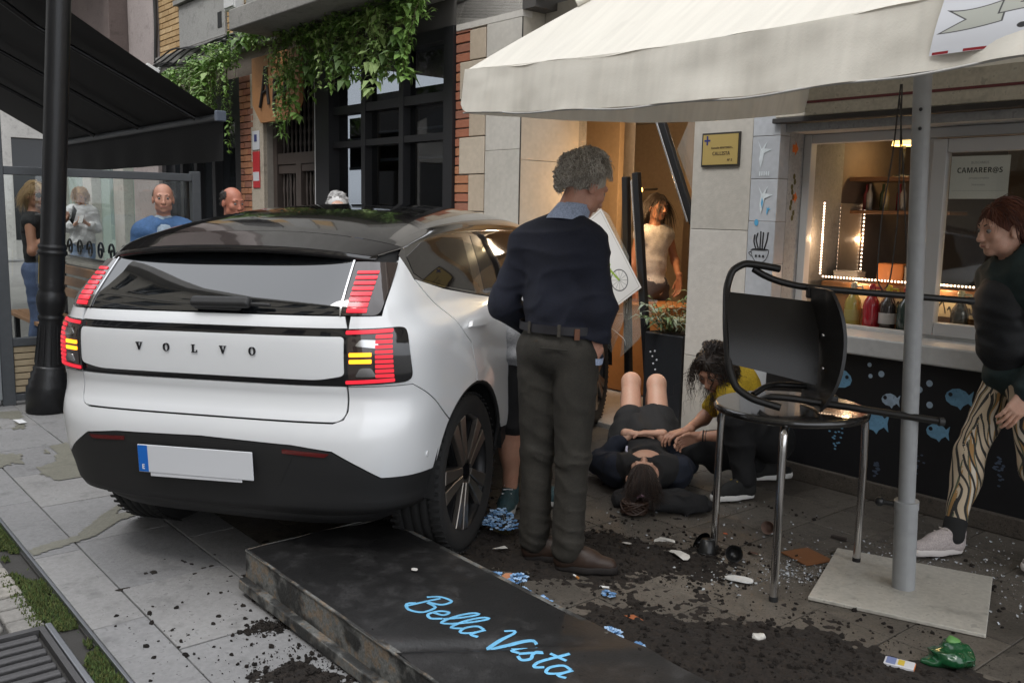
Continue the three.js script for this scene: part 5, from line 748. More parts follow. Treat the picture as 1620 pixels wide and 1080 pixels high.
// ---- broken glass door: leaning dark stiles, hanging frame bar, poster and shards
{
  const d = tag(streetGroup('broken_door'), 'smashed glass entrance door with two leaning dark stiles and torn shards', 'door');
  const bar = (name, a, b, w, m) => { const A = V(...a), B = V(...b), L = A.distanceTo(B); const g = new RoundedBoxGeometry(w, L, w * 0.8, 2, 0.006); g.applyQuaternion(new THREE.Quaternion().setFromUnitVectors(V(0, 1, 0), B.clone().sub(A).normalize())).translate((A.x + B.x) / 2, (A.y + B.y) / 2, (A.z + B.z) / 2); return obj(name, g, m, d); };
  bar('stile', [-2.4, 0.03, -0.52], [-2.5, 1.78, -0.5], 0.055, MAT.blackIron); bar('stile', [-2.04, 0.05, -0.36], [-2.27, 1.8, -0.36], 0.055, MAT.blackIron);
  bar('bright_edge', [-2.13, 0.5, -0.36], [-2.37, 1.75, -0.42], 0.018, M([0.6, 0.58, 0.55], 0.25, { metalness: 0.9 }));
  bar('hanging_rail', [-1.68, 1.45, -0.3], [-2.07, 2.3, -0.3], 0.05, MAT.blackIron); bar('hanging_rail_edge', [-1.71, 1.46, -0.272], [-2.1, 2.3, -0.272], 0.016, M([0.5, 0.5, 0.5], 0.25, { metalness: 0.9 }));
  const cg = M([0.9, 0.92, 0.9], 0.05, { transmission: 0.9, thickness: 0 }), shard = (pts) => { const c = pts.reduce((s, p) => s.add(V(...p)), V()).multiplyScalar(1 / pts.length); const g = new THREE.BufferGeometry(), pos = []; const n = V(...pts[1]).sub(V(...pts[0])).cross(V(...pts[2]).sub(V(...pts[0]))).normalize().multiplyScalar(0.004); for (let i = 0; i < pts.length; i++) { const a = V(...pts[i]), b = V(...pts[(i + 1) % pts.length]); for (const q of [a, b, c]) pos.push(q.x, q.y, q.z); const a2 = a.clone().sub(n), b2 = b.clone().sub(n), c2 = c.clone().sub(n); for (const q of [b2, a2, c2, a, a2, b, b, a2, b2]) pos.push(q.x, q.y, q.z); } g.setAttribute('position', new THREE.Float32BufferAttribute(pos, 3)); g.computeVertexNormals(); return obj('glass_shard', g, cg, d); };
  shard([[-2.75, 1.62, -0.33], [-2.5, 1.5, -0.33], [-2.28, 1.2, -0.33], [-2.3, 0.75, -0.33], [-2.42, 0.48, -0.33], [-2.75, 0.75, -0.33]]); shard([[-2.05, 0.9, -0.4], [-2.2, 0.6, -0.38], [-2.36, 0.45, -0.36], [-2.3, 0.9, -0.35]]); shard([[-1.72, 2.3, -0.36], [-1.6, 2.3, -0.36], [-1.58, 1.5, -0.36], [-1.68, 1.52, -0.36], [-1.9, 1.95, -0.36]]);
  const cr = M([0.75, 0.76, 0.74], 0.3, { transmission: 0.4, thickness: 0 }); for (let k = 0; k < 7; k++) { let x = -2.62 + rnd(0.3), y = 1.5 - rnd(0.8); const pts = [[x, y, -0.326]]; for (let i = 0; i < 5; i++) { x += rnd(0.02, 0.11); y -= rnd(-0.02, 0.1); pts.push([Math.min(x, -2.28), Math.max(y, 0.55), -0.326]); } obj('crack', tube(pts, 0.0022, 16, 4), cr, d); }
  const p = tag(streetGroup('bicycle_poster'), 'white poster with a green bicycle, hanging skewed on the broken door', 'poster');
  const t = canvasTex(384, 512, (c, w, h) => { c.fillStyle = '#d8d6d2'; c.fillRect(0, 0, w, h); c.strokeStyle = '#b0aca6'; c.lineWidth = 4; c.strokeRect(12, 12, w - 24, h - 24); c.strokeStyle = '#555'; c.lineWidth = 6; for (const [x, y] of [[120, 400], [275, 400]]) { c.beginPath(); c.arc(x, y, 58, 0, 7); c.stroke(); for (let i = 0; i < 12; i++) { c.lineWidth = 1.5; c.beginPath(); c.moveTo(x, y); c.lineTo(x + 56 * Math.cos(i / 12 * 6.28), y + 56 * Math.sin(i / 12 * 6.28)); c.stroke(); } c.lineWidth = 6; } c.strokeStyle = '#86a531'; c.lineWidth = 12; c.beginPath(); c.moveTo(120, 400); c.lineTo(165, 320); c.lineTo(250, 320); c.lineTo(190, 400); c.lineTo(120, 400); c.moveTo(190, 400); c.lineTo(160, 300); c.moveTo(275, 400); c.lineTo(245, 300); c.lineTo(270, 290); c.stroke(); });
  const g = new THREE.PlaneGeometry(0.5, 0.68, 8, 8); const q = obj('sheet', g, M([1, 1, 1], 0.55, { map: t, side: THREE.DoubleSide }), p, true); q.position.set(-2.53, 1.12, -0.27); q.rotation.set(0, 0.1, 0.62); obj('clip', [rb(0.03, 0.02, 0.01, 0.003, -2.68, 1.44, -0.26)], MAT.blackIron, p);
  const s = tag(streetGroup('red_sticker'), 'small red and white paper label stuck on the broken glass', 'sticker'); const st = obj('paper', [bx(0.12, 0.08, 0.002)], M([0.62, 0.6, 0.58], 0.6), s); st.position.set(-2.52, 0.68, -0.318); st.rotation.z = -0.7; obj('print', [bx(0.05, 0.05, 0.001, -0.03, 0, 0.0018), bx(0.03, 0.06, 0.001, 0.04, 0, 0.0018)], M([0.5, 0.03, 0.04], 0.6), st);
  const lamp = tag(streetGroup('wall_light'), 'small glowing orange wall light inside the lobby', 'lamp'); obj('bulb', [sph(0.03, -2.82, 1.7, -1.0, 12)], M([0.9, 0.5, 0.2], 0.5, { emissive: C3(1, 0.45, 0.1), emissiveIntensity: 6 }), lamp); obj('bracket', [rod([-2.82, 1.7, -1.02], [-2.95, 1.72, -1.36], 0.01)], MAT.blackIron, lamp);
  const L1 = new THREE.PointLight(new THREE.Color(1, 0.6, 0.28), 0.9, 0, 2); L1.position.set(-2.82, 1.7, -0.95); L1.shadow.radius = 2; L1.castShadow = true; lamp.add(L1);
  const cl = tag(streetGroup('ceiling_light'), 'round warm ceiling light of the entrance lobby', 'lamp'); obj('diffuser', [cyl(0.18, 0.18, 0.03, -2.7, 2.585, -2.6, 28)], M([0.9, 0.8, 0.6], 0.5, { emissive: C3(1, 0.75, 0.45), emissiveIntensity: 5 }), cl); obj('rim', [new THREE.TorusGeometry(0.18, 0.012, 8, 28).rotateX(Math.PI / 2).translate(-2.7, 2.6, -2.6)], MAT.chrome, cl);
  const L2 = new THREE.PointLight(new THREE.Color(1, 0.79, 0.56), 2.9, 0, 2); L2.position.set(-2.7, 2.5, -2.6); L2.shadow.radius = 8; L2.castShadow = true; cl.add(L2);
}
{ // tall dark planter with a pale leafy plant in the doorway
  const p = tag(streetGroup('entrance_planter'), 'tall dark square planter with white stars print standing in the doorway', 'planter');
  obj('box', [rb(0.34, 0.66, 0.34, 0.012, -1.86, 0.36, -0.42)], withTex([0.02, 0.022, 0.026], 0.4, T.mottle), p); obj('soil', slab3(-2.0, -1.72, 0.691, 0.694, -0.56, -0.28), MAT.soil, p);
  for (const [x, y] of [[-1.97, 0.55], [-1.93, 0.56], [-1.95, 0.52], [-1.91, 0.5], [-1.94, 0.47], [-1.92, 0.43]]) obj('star', [sph(0.008, x, y, -0.25, 6).scale(1, 1, 1)], M([0.5, 0.52, 0.55], 0.5), p);
  const pl = tag(streetGroup('potted_plant'), 'pale green leafy plant growing in the tall doorway planter', 'plant'); const l = [[], []], st = [];
  for (let i = 0; i < 60; i++) { const a = rnd(6.28), r = rnd(0.14), b = V(-1.86 + r * Math.cos(a), 0.694, -0.42 + r * Math.sin(a)), top = b.clone().add(V(0.16 * Math.cos(a), rnd(0.08, 0.26), 0.16 * Math.sin(a))); st.push(rod(b, top, 0.003, 0.002, 4)); for (let k = 0; k < 5; k++) { const q = b.clone().lerp(top, rnd(0.3, 1)), c = rnd(6.28); l[i % 2].push([q, V(Math.cos(c), rnd(-0.1, 0.5), Math.sin(c)), rnd(0.06, 0.12), rnd(0.008, 0.016), rnd(0.1, 0.5)]); } }
  obj('stems', st, M([0.08, 0.08, 0.03], 0.8), pl); obj('foliage', leafGeo(l[0]), M([0.2, 0.24, 0.17], 0.6, { side: THREE.DoubleSide }), pl); obj('foliage', leafGeo(l[1]), M([0.1, 0.16, 0.06], 0.6, { side: THREE.DoubleSide }), pl);
}
// ---- café table with three chrome legs
{
  const t = thing('cafe_table', 'round black café table with three chrome legs carrying a toppled chair', 'table', W(0.153, 1.273), ROT);
  obj('table_top', lathe([[0, 0.695], [0.3, 0.695], [0.312, 0.7], [0.315, 0.712], [0.31, 0.724], [0.3, 0.728], [0, 0.728]], 64), withTex([0.016, 0.015, 0.014], 0.2, T.mottle, T.bump, 0.0004, { clearcoat: 0.6 }), t);
  for (const [a, o] of [[-0.18, 1.3], [0.32, 1.57], [0.32, 0.95]]) { const x = a - 0.153, z = o - 1.273, y0 = a > 0.3 && o < 1 ? 0.02 : 0.006; const leg = obj('leg', tube([[x, y0, z], [x, 0.4, z], [x * 0.985, 0.62, z * 0.985], [x * 0.94, 0.672, z * 0.94], [x * 0.78, 0.69, z * 0.78], [x * 0.5, 0.692, z * 0.5]], 0.0165, 40, 14), MAT.chrome, t); obj('foot_cap', [cyl(0.0175, 0.0175, 0.02, x, y0 - 0.004, z, 14)], M([0.01], 0.8), leg); }
}
// ---- chair lying on its side on the table
{
  const c = tag(new THREE.Group(), 'black café chair lying on its side on the round table, legs pointing right', 'chair'); c.name = numbered('cafe_chair'); scene.add(c); c.position.set(1.17, 0.73, -3.77);
  const L = (x, y, z) => [x - 1.17, y - 0.73, z + 3.77];
  const P = (name, pts, r, n = 40) => obj(name, tube(pts.map(p => L(...p)), r, n, 12), MAT.chair, c);
  P('arm_tube', [[1.13, 1.285, -3.9], [1.06, 1.297, -3.89], [0.98, 1.305, -3.88], [0.925, 1.275, -3.87], [0.9, 1.2, -3.85], [0.885, 1.05, -3.76], [0.885, 0.9, -3.68], [0.91, 0.82, -3.64], [0.97, 0.78, -3.61], [1.075, 0.752, -3.58]], 0.0155, 70);
  P('rear_leg', [[1.02, 1.283, -3.9], [1.07, 1.255, -3.9], [1.14, 1.23, -3.9], [1.25, 1.21, -3.9], [1.6, 1.185, -3.93], [2.0, 1.158, -3.97]], 0.0145); P('rear_leg', [[1.02, 0.752, -3.7], [1.06, 0.775, -3.68], [1.14, 0.775, -3.66], [1.28, 0.762, -3.62], [1.45, 0.75, -3.55], [1.665, 0.735, -3.46]], 0.0145);
  P('cross_tube', [[1.0, 0.775, -3.72], [1.06, 0.8, -3.76], [1.12, 0.806, -3.79], [1.26, 0.8, -3.8]], 0.013);
  obj('leg_cap', [cyl(0.017, 0.017, 0.02, 0, 0, 0, 12).rotateZ(Math.PI / 2).translate(...L(2.0, 1.158, -3.97))], M([0.02], 0.6), c); obj('leg_cap', [cyl(0.017, 0.017, 0.02, 0, 0, 0, 12).rotateZ(Math.PI / 2).translate(...L(1.67, 0.735, -3.458))], M([0.02], 0.6), c);
  // flat back panel between the tubes
  const q = (u, v, o) => { const A = V(...L(0.885, 1.19, -3.84)), B = V(...L(1.29, 1.15, -3.87)), C = V(...L(0.885, 0.91, -3.68)), D = V(...L(1.25, 0.825, -3.7)); const p = C.clone().lerp(D, u).lerp(A.clone().lerp(B, u), v); p.z += 0.025 * Math.sin(v * Math.PI) + o - 0.01 * Math.sin(u * Math.PI); return p; };
  obj('back_panel', [grid(16, 16, (u, v) => q(u, v, 0.006)), grid(16, 16, (u, v) => q(1 - u, v, -0.006)), grid(16, 1, (u, v) => q(u, 1, v ? -0.006 : 0.006)), grid(16, 1, (u, v) => q(u, 0, v ? 0.006 : -0.006)), grid(1, 16, (u, v) => q(0, v, u ? 0.006 : -0.006))], MAT.chair, c);
  // dished seat seen nearly edge-on
  const s = (u, v, o) => { const y = lerp(0.735, 1.215, v), k = Math.sin(v * Math.PI), e = Math.pow(Math.abs(2 * v - 1), 3); const d = lerp(-0.14, 0.15, u) * (1 - 0.3 * e), x = lerp(1.25, 1.285, v) + 0.018 * k + d * 0.06 + 0.03 * (u - 0.4) * k + o - 0.04 * e * Math.abs(u - 0.5); return L(x, y, -3.72 - 0.06 * (v - 0.5) + d); };
  obj('seat', [grid(20, 24, (u, v) => s(u, v, 0.007)), grid(20, 24, (u, v) => s(1 - u, v, -0.007)), grid(1, 24, (u, v) => s(1, v, u ? -0.007 : 0.007)), grid(1, 24, (u, v) => s(0, v, u ? 0.007 : -0.007)), grid(20, 1, (u, v) => s(u, 1, v ? -0.007 : 0.007)), grid(20, 1, (u, v) => s(u, 0, v ? 0.007 : -0.007))], MAT.chair, c);
  obj('seat_bracket', [rb(0.05, 0.05, 0.03, 0.008, ...L(1.27, 1.19, -3.88))], MAT.chair, c); obj('seat_bracket', [rb(0.06, 0.05, 0.04, 0.008, ...L(1.29, 0.77, -3.64))], MAT.chair, c);
  obj('bolt', [sph(0.008, ...L(1.268, 1.03, -3.7), 8), sph(0.007, ...L(1.262, 0.9, -3.66), 8)], MAT.chrome, c);
}
// ================================================================== BUILDINGS ACROSS THE STREET AND AT ITS FAR END
{
  const b = facade('opposite_building', 'tall beige apartment building across the street with rows of dark windows', 'building');
  b.position.copy(W(0, 12.2)); b.rotation.y = ROT + Math.PI;            // its own facade faces the bar
  const wall = withTex([0.5, 0.46, 0.39], 0.9, T.stain, T.bump, 0.003), frame = M([0.1, 0.09, 0.08], 0.6), n = 9, H = 14.6;
  obj('wall', slab3(-9, 13.5, 0, H, -2, -0.3), wall, b); obj('cornice', cham(-9.1, 13.6, H - 0.3, H + 0.1, -0.28, 0.3, 0.03), MAT.stone[1], b); obj('roof', slab3(-9, 13.5, H, H + 0.3, -6, -0.3), MAT.concrete, b);
  for (const f of [0, 1, 2, 3, 4]) { const y0 = f * 2.95, wy0 = y0 + (f ? 0.95 : 0.5), wy1 = y0 + 2.4, ws = []; for (let i = 0; i < n; i++) ws.push([-7.6 + i * 2.3, -6.5 + i * 2.3]);
    obj('spandrel', slab3(-9, 13.5, y0, wy0, -0.3, 0), wall, b); obj('lintel_band', slab3(-9, 13.5, wy1, y0 + 2.95, -0.3, 0), wall, b); let x = -9; for (const [p, q] of [...ws, [13.5, 13.5]]) { obj('pier', slab3(x, p, wy0, wy1, -0.3, 0), wall, b); x = q; }
    for (const [p, q] of ws) { const w = obj('window', slab3(p, q, wy0, wy1, -0.22, -0.2), MAT.darkGlass, b); obj('frame', [slab3(p, q, wy1 - 0.08, wy1, -0.19, -0.1), slab3((p + q) / 2 - 0.04, (p + q) / 2 + 0.04, wy0, wy1 - 0.08, -0.19, -0.1), slab3(p, q, wy0, wy0 + 0.07, -0.185, -0.09)], frame, w); obj('sill', cham(p - 0.08, q + 0.08, wy0 - 0.08, wy0 - 0.005, 0.001, 0.12, 0.01), MAT.concrete, w); } }
  for (const y of [2.75, 5.7, 8.65, 11.6]) obj('string_course', cham(-9, 13.5, y, y + 0.14, 0.001, 0.1, 0.02), MAT.stone[0], b);
  // glazed bay
  obj('glazed_bay', [slab3(2.9, 6.9, 3.0, 8.4, 0.0, 0.75)], M([0.05, 0.055, 0.06], 0.08, { specularIntensity: 1 }), b); for (let i = 0; i <= 6; i++) obj('bay_mullion', slab3(2.88 + i * 0.66, 2.94 + i * 0.66, 3.0, 8.4, 0.755, 0.8), MAT.whitePaint, b); for (const y of [3.0, 4.3, 5.65, 7.0, 8.35]) obj('bay_transom', slab3(2.86, 6.95, y, y + 0.08, 0.755, 0.805), MAT.whitePaint, b);
}
{
  const b = facade('pink_column_building', 'pinkish rendered building with a broad column beyond the yellow brick wall', 'building');
  obj('column', cham(-12.0, -10.93, 0, 9, -0.5, 0.05, 0.02), withTex([0.4, 0.35, 0.34], 0.9, T.stain, T.bump, 0.003), b);
  obj('upper_wall', slab3(-19, -12.02, 3.6, 11, -0.4, 0.3), withTex([0.16, 0.125, 0.115], 0.9, T.stain, T.bump, 0.004), b); obj('soffit', slab3(-19, -12.02, 5.4, 5.5, 0.31, 1.4), withTex([0.3, 0.29, 0.26], 0.9, T.stain), b); obj('balcony_front', slab3(-19, -12.02, 5.5, 6.6, 1.3, 1.4), withTex([0.3, 0.29, 0.26], 0.9, T.stain), b);
  obj('red_lintel', slab3(-14.2, -12.02, 3.5, 3.6, 0.0, 0.4), MAT.brick[0], b);
  obj('shop_back', slab3(-19, -12.02, 0, 3.5, -1.6, -1.5), M([0.06, 0.07, 0.065], 0.7), b);
  for (const x of [-12.9, -14.6, -16.6]) obj('pale_pier', cham(x - 0.25, x + 0.25, 0, 3.5, -0.3, 0.0, 0.01), withTex([0.5, 0.48, 0.45], 0.8, T.stain), b);
  for (const [p, q] of [[-12.65, -12.02], [-14.35, -13.15], [-16.35, -14.85]]) { obj('pane', slab3(p, q, 0.4, 3.3, -0.16, -0.15), M([0.75, 0.85, 0.8], 0.03, { transmission: 0.75, thickness: 0 }), b); obj('display_base', slab3(p, q, 0, 0.4, -0.3, -0.05), MAT.stone[0], b); obj('display_item', [rb(0.35, 0.5, 0.3, 0.03, (p + q) / 2, 0.66, -0.9), rb(0.2, 0.7, 0.2, 0.03, p + 0.2, 0.76, -0.8)], M([0.45, 0.47, 0.42], 0.6), b); }
}
{
  const b = facade('street_end_building', 'pale building closing the far end of the street with shop windows', 'building');
  const wall = withTex([0.45, 0.44, 0.42], 0.85, T.stain, T.bump, 0.003); obj('wall', [slab3(-27, -25, 3.2, 14, -4, 22)], wall, b);
  for (let i = 0; i < 9; i++) { const o = -3.8 + i * 2.8; obj('pier', slab3(-25.6, -25, 0, 3.2, o, o + 0.7), wall, b); obj('pane', slab3(-25.32, -25.3, 0.5, 3.2, o + 0.7, o + 2.8), MAT.darkGlass, b); obj('base', slab3(-25.5, -25.1, 0, 0.5, o + 0.7, o + 2.8), wall, b); for (const y of [4.2, 7.2, 10.2]) { const w = obj('window', slab3(-25.03, -24.98, y, y + 1.7, o + 1.0, o + 2.1), MAT.darkGlass, b); obj('sill', slab3(-25, -24.85, y - 0.1, y - 0.005, o + 0.9, o + 2.2), MAT.stone[1], w); } }
}
// ================================================================== PEOPLE: distance fields meshed with surface nets
function sdfMesh(prims, { cell = 0.012, k = 0.03, disp = null } = {}) {
  const pad = cell * 3 + 0.02, lo = V(1e9, 1e9, 1e9), hi = V(-1e9, -1e9, -1e9), bb = [];
  for (const p of prims) { let a, b; if (p.e) { const r = Math.max(...p.r); a = p.e.clone().addScalar(-r); b = p.e.clone().addScalar(r); } else { const r = Math.max(p.ra, p.rb); a = p.a.clone().min(p.b).addScalar(-r); b = p.a.clone().max(p.b).addScalar(r); } bb.push([a, b]); if (!p.sub) { lo.min(a); hi.max(b); } }
  lo.addScalar(-pad); hi.addScalar(pad); const nx = Math.ceil((hi.x - lo.x) / cell) + 1, ny = Math.ceil((hi.y - lo.y) / cell) + 1, nz = Math.ceil((hi.z - lo.z) / cell) + 1, D = new Float32Array(nx * ny * nz).fill(9);
  prims.forEach((p, pi) => {
    const kk = p.k ?? k, m = p.sub ? cell : Math.max(kk * 1.2, cell * 2.5) + 0.012, [A, B] = bb[pi], i0 = Math.max(0, Math.floor((A.x - m - lo.x) / cell)), i1 = Math.min(nx - 1, Math.ceil((B.x + m - lo.x) / cell)), j0 = Math.max(0, Math.floor((A.y - m - lo.y) / cell)), j1 = Math.min(ny - 1, Math.ceil((B.y + m - lo.y) / cell)), k0 = Math.max(0, Math.floor((A.z - m - lo.z) / cell)), k1 = Math.min(nz - 1, Math.ceil((B.z + m - lo.z) / cell));
    const ab = p.a && p.b.clone().sub(p.a), L2 = ab && Math.max(1e-9, ab.lengthSq()), X = p.x, Y = p.y, Z = p.z, r0 = p.e && Math.min(...p.r);
    for (let kz = k0; kz <= k1; kz++) for (let j = j0; j <= j1; j++) for (let i = i0; i <= i1; i++) {
      const px = lo.x + i * cell, py = lo.y + j * cell, pz = lo.z + kz * cell; let d;
      if (p.e) { const dx = px - p.e.x, dy = py - p.e.y, dz = pz - p.e.z; let u, v, w; if (X) { u = dx * X.x + dy * X.y + dz * X.z; v = dx * Y.x + dy * Y.y + dz * Y.z; w = dx * Z.x + dy * Z.y + dz * Z.z; } else { u = dx; v = dy; w = dz; } const a = u / p.r[0], b = v / p.r[1], c = w / p.r[2], q = Math.sqrt(a * a + b * b + c * c), g = Math.sqrt((a / p.r[0]) ** 2 + (b / p.r[1]) ** 2 + (c / p.r[2]) ** 2); d = q < 1e-6 ? -r0 : q * (q - 1) / g; }
      else { const dx = px - p.a.x, dy = py - p.a.y, dz = pz - p.a.z, t = clamp((dx * ab.x + dy * ab.y + dz * ab.z) / L2, 0, 1); d = Math.hypot(dx - ab.x * t, dy - ab.y * t, dz - ab.z * t) - lerp(p.ra, p.rb, t); }
      const q = (kz * ny + j) * nx + i, o = D[q]; if (p.sub) { D[q] = Math.max(o, -d); } else if (o > 8) D[q] = d; else { const h = clamp(0.5 + 0.5 * (o - d) / kk, 0, 1); D[q] = lerp(o, d, h) - kk * h * (1 - h); }
    }
  });
  if (disp) for (let kz = 0; kz < nz; kz++) for (let j = 0; j < ny; j++) for (let i = 0; i < nx; i++) { const q = (kz * ny + j) * nx + i; if (D[q] < 0.05 && D[q] > -0.05) D[q] -= disp(lo.x + i * cell, lo.y + j * cell, lo.z + kz * cell); }
  const id = new Int32Array(nx * ny * nz).fill(-1), pos = [], ix = [], at = (i, j, kz) => D[(kz * ny + j) * nx + i];
  const E = [[0, 1], [2, 3], [4, 5], [6, 7], [0, 2], [1, 3], [4, 6], [5, 7], [0, 4], [1, 5], [2, 6], [3, 7]];
  for (let kz = 0; kz < nz - 1; kz++) for (let j = 0; j < ny - 1; j++) for (let i = 0; i < nx - 1; i++) {
    const v = [at(i, j, kz), at(i + 1, j, kz), at(i, j + 1, kz), at(i + 1, j + 1, kz), at(i, j, kz + 1), at(i + 1, j, kz + 1), at(i, j + 1, kz + 1), at(i + 1, j + 1, kz + 1)]; let s = 0; for (const q of v) if (q < 0) s++; if (s === 0 || s === 8) continue;
    let x = 0, y = 0, z = 0, n = 0; for (const [a, b] of E) { if ((v[a] < 0) === (v[b] < 0)) continue; const t = v[a] / (v[a] - v[b]); x += lerp(a & 1, b & 1, t); y += lerp((a >> 1) & 1, (b >> 1) & 1, t); z += lerp(a >> 2, b >> 2, t); n++; }
    id[(kz * ny + j) * nx + i] = pos.length / 3; pos.push(lo.x + (i + x / n) * cell, lo.y + (j + y / n) * cell, lo.z + (kz + z / n) * cell);
  }
  const I = (i, j, kz) => id[(kz * ny + j) * nx + i], quad = (a, b, c, d, f) => { if (a < 0 || b < 0 || c < 0 || d < 0) return; f ? ix.push(a, b, c, a, c, d) : ix.push(a, c, b, a, d, c); };
  for (let kz = 1; kz < nz - 1; kz++) for (let j = 1; j < ny - 1; j++) for (let i = 1; i < nx - 1; i++) { const s = at(i, j, kz) < 0;
    if (s !== (at(i + 1, j, kz) < 0)) quad(I(i, j - 1, kz - 1), I(i, j, kz - 1), I(i, j, kz), I(i, j - 1, kz), s);
    if (s !== (at(i, j + 1, kz) < 0)) quad(I(i - 1, j, kz - 1), I(i - 1, j, kz), I(i, j, kz), I(i, j, kz - 1), s);
    if (s !== (at(i, j, kz + 1) < 0)) quad(I(i - 1, j - 1, kz), I(i, j - 1, kz), I(i, j, kz), I(i - 1, j, kz), s); }
  const g = new THREE.BufferGeometry(); g.setAttribute('position', new THREE.Float32BufferAttribute(pos, 3)); g.setIndex(ix); g.computeVertexNormals(); return g;
}
const cap = (a, b, ra, rb = ra, k) => ({ a, b, ra, rb, k }), ell = (e, r, F, k) => ({ e, r, ...(F ? { x: F.x, y: F.y, z: F.z } : {}), k });
function frameOf(fwd, up) { const z = fwd.clone().normalize(), x = up.clone().cross(z).normalize(), y = z.clone().cross(x); return { x, y, z }; }   // x is the figure's left
const inF = (c, F, x, y, z) => c.clone().addScaledVector(F.x, x).addScaledVector(F.y, y).addScaledVector(F.z, z);
function headPrims(c, F, s = 1) {
  const q = (x, y, z) => inF(c, F, x * s, y * s, z * s), e = (x, y, z, a, b, d, k) => ell(q(x, y, z), [a * s, b * s, d * s], F, k), C = (p, r, a, b, k) => cap(q(...p), q(...r), a * s, b * s, k);
  return [e(0, 0.028, -0.015, 0.075, 0.088, 0.094), e(0, -0.03, 0.022, 0.06, 0.083, 0.068), C([-0.034, -0.072, 0.02], [0.034, -0.072, 0.02], 0.03, 0.03, 0.02), e(0, -0.094, 0.058, 0.024, 0.018, 0.02, 0.015), C([-0.036, 0.022, 0.074], [0.036, 0.022, 0.074], 0.013, 0.013, 0.012),
    C([0, 0.008, 0.084], [0, -0.034, 0.103], 0.008, 0.012, 0.01), e(0, -0.038, 0.096, 0.018, 0.01, 0.014, 0.008), e(-0.04, -0.025, 0.06, 0.024, 0.024, 0.02, 0.015), e(0.04, -0.025, 0.06, 0.024, 0.024, 0.02, 0.015),
    C([-0.019, -0.06, 0.083], [0.019, -0.06, 0.083], 0.006, 0.006, 0.006), C([-0.017, -0.07, 0.081], [0.017, -0.07, 0.081], 0.007, 0.007, 0.006), e(-0.077, -0.012, -0.012, 0.009, 0.032, 0.02, 0.008), e(0.077, -0.012, -0.012, 0.009, 0.032, 0.02, 0.008),
    { ...e(-0.032, -0.001, 0.098, 0.014, 0.0075, 0.014), sub: true }, { ...e(0.032, -0.001, 0.098, 0.014, 0.0075, 0.014), sub: true }];
}
function handPrims(w, dir, pn, side, curl = 0.4, s = 1) {
  const f = dir.clone().normalize(), n = pn.clone().addScaledVector(f, -pn.dot(f)).normalize(), t = f.clone().cross(n).multiplyScalar(side), P = []; const at = (a, b, c) => w.clone().addScaledVector(f, a * s).addScaledVector(t, b * s).addScaledVector(n, c * s);
  const len = [[0.04, 0.026, 0.02], [0.044, 0.03, 0.021], [0.04, 0.028, 0.02], [0.032, 0.02, 0.018]];
  for (let i = 0; i < 4; i++) { const b = (1.5 - i) * 0.0205, K = at(0.085 - Math.abs(i - 1) * 0.004, b, 0); P.push(cap(at(0.0, b * 0.55, 0), K, 0.0155 * s, 0.0115 * s, 0.012)); let p = K, a = curl * 0.7; len[i].forEach((L, j) => { const d = f.clone().multiplyScalar(Math.cos(a)).addScaledVector(n, Math.sin(a)).addScaledVector(t, (1.5 - i) * 0.05); const q = p.clone().addScaledVector(d, L * s); P.push(cap(p, q, (0.0095 - j * 0.0008) * s, (0.0088 - j * 0.0009) * s, 0.004)); p = q; a += curl; }); }
  const a0 = at(0.02, 0.02, 0.002), a1 = at(0.05, 0.042, 0.01), a2 = at(0.076, 0.05, 0.018), a3 = at(0.096, 0.05, 0.026); P.push(cap(a0, a1, 0.014 * s, 0.011 * s, 0.01), cap(a1, a2, 0.0105 * s, 0.0095 * s, 0.004), cap(a2, a3, 0.0095 * s, 0.008 * s, 0.004)); return P;
}
function shoePrims(an, toe, s = 1) { // sole and upper between ankle and toe
  const heel = V(an.x, 0, an.z), d = V(toe.x - an.x, 0, toe.z - an.z).normalize(), y0 = Math.min(an.y, toe.y + 0.08) - 0.08, up = y => y0 + y;
  const h = heel.clone().addScaledVector(d, -0.045 * s), P = [], at = (l, y) => V(h.x + d.x * l * s, up(y), h.z + d.z * l * s);
  P.push(cap(at(0.03, 0.045), at(0.03, 0.1), 0.04 * s, 0.043 * s), cap(at(0.03, 0.04), at(0.13, 0.045), 0.037 * s, 0.042 * s), cap(at(0.13, 0.045), at(0.225, 0.034), 0.042 * s, 0.032 * s), cap(at(0.06, 0.09), at(0.15, 0.06), 0.036 * s, 0.034 * s));
  return { upper: P, sole: [cap(at(0.03, 0.016), at(0.13, 0.016), 0.036 * s, 0.04 * s), cap(at(0.13, 0.016), at(0.23, 0.02), 0.044 * s, 0.034 * s)], y0: up(0) };
}
function flatSole(g, y0) { const p = g.attributes.position; for (let i = 0; i < p.count; i++) { const y = p.getY(i); p.setY(i, clamp(y, y0 + 0.002, y0 + 0.034)); } g.computeVertexNormals(); return g; }
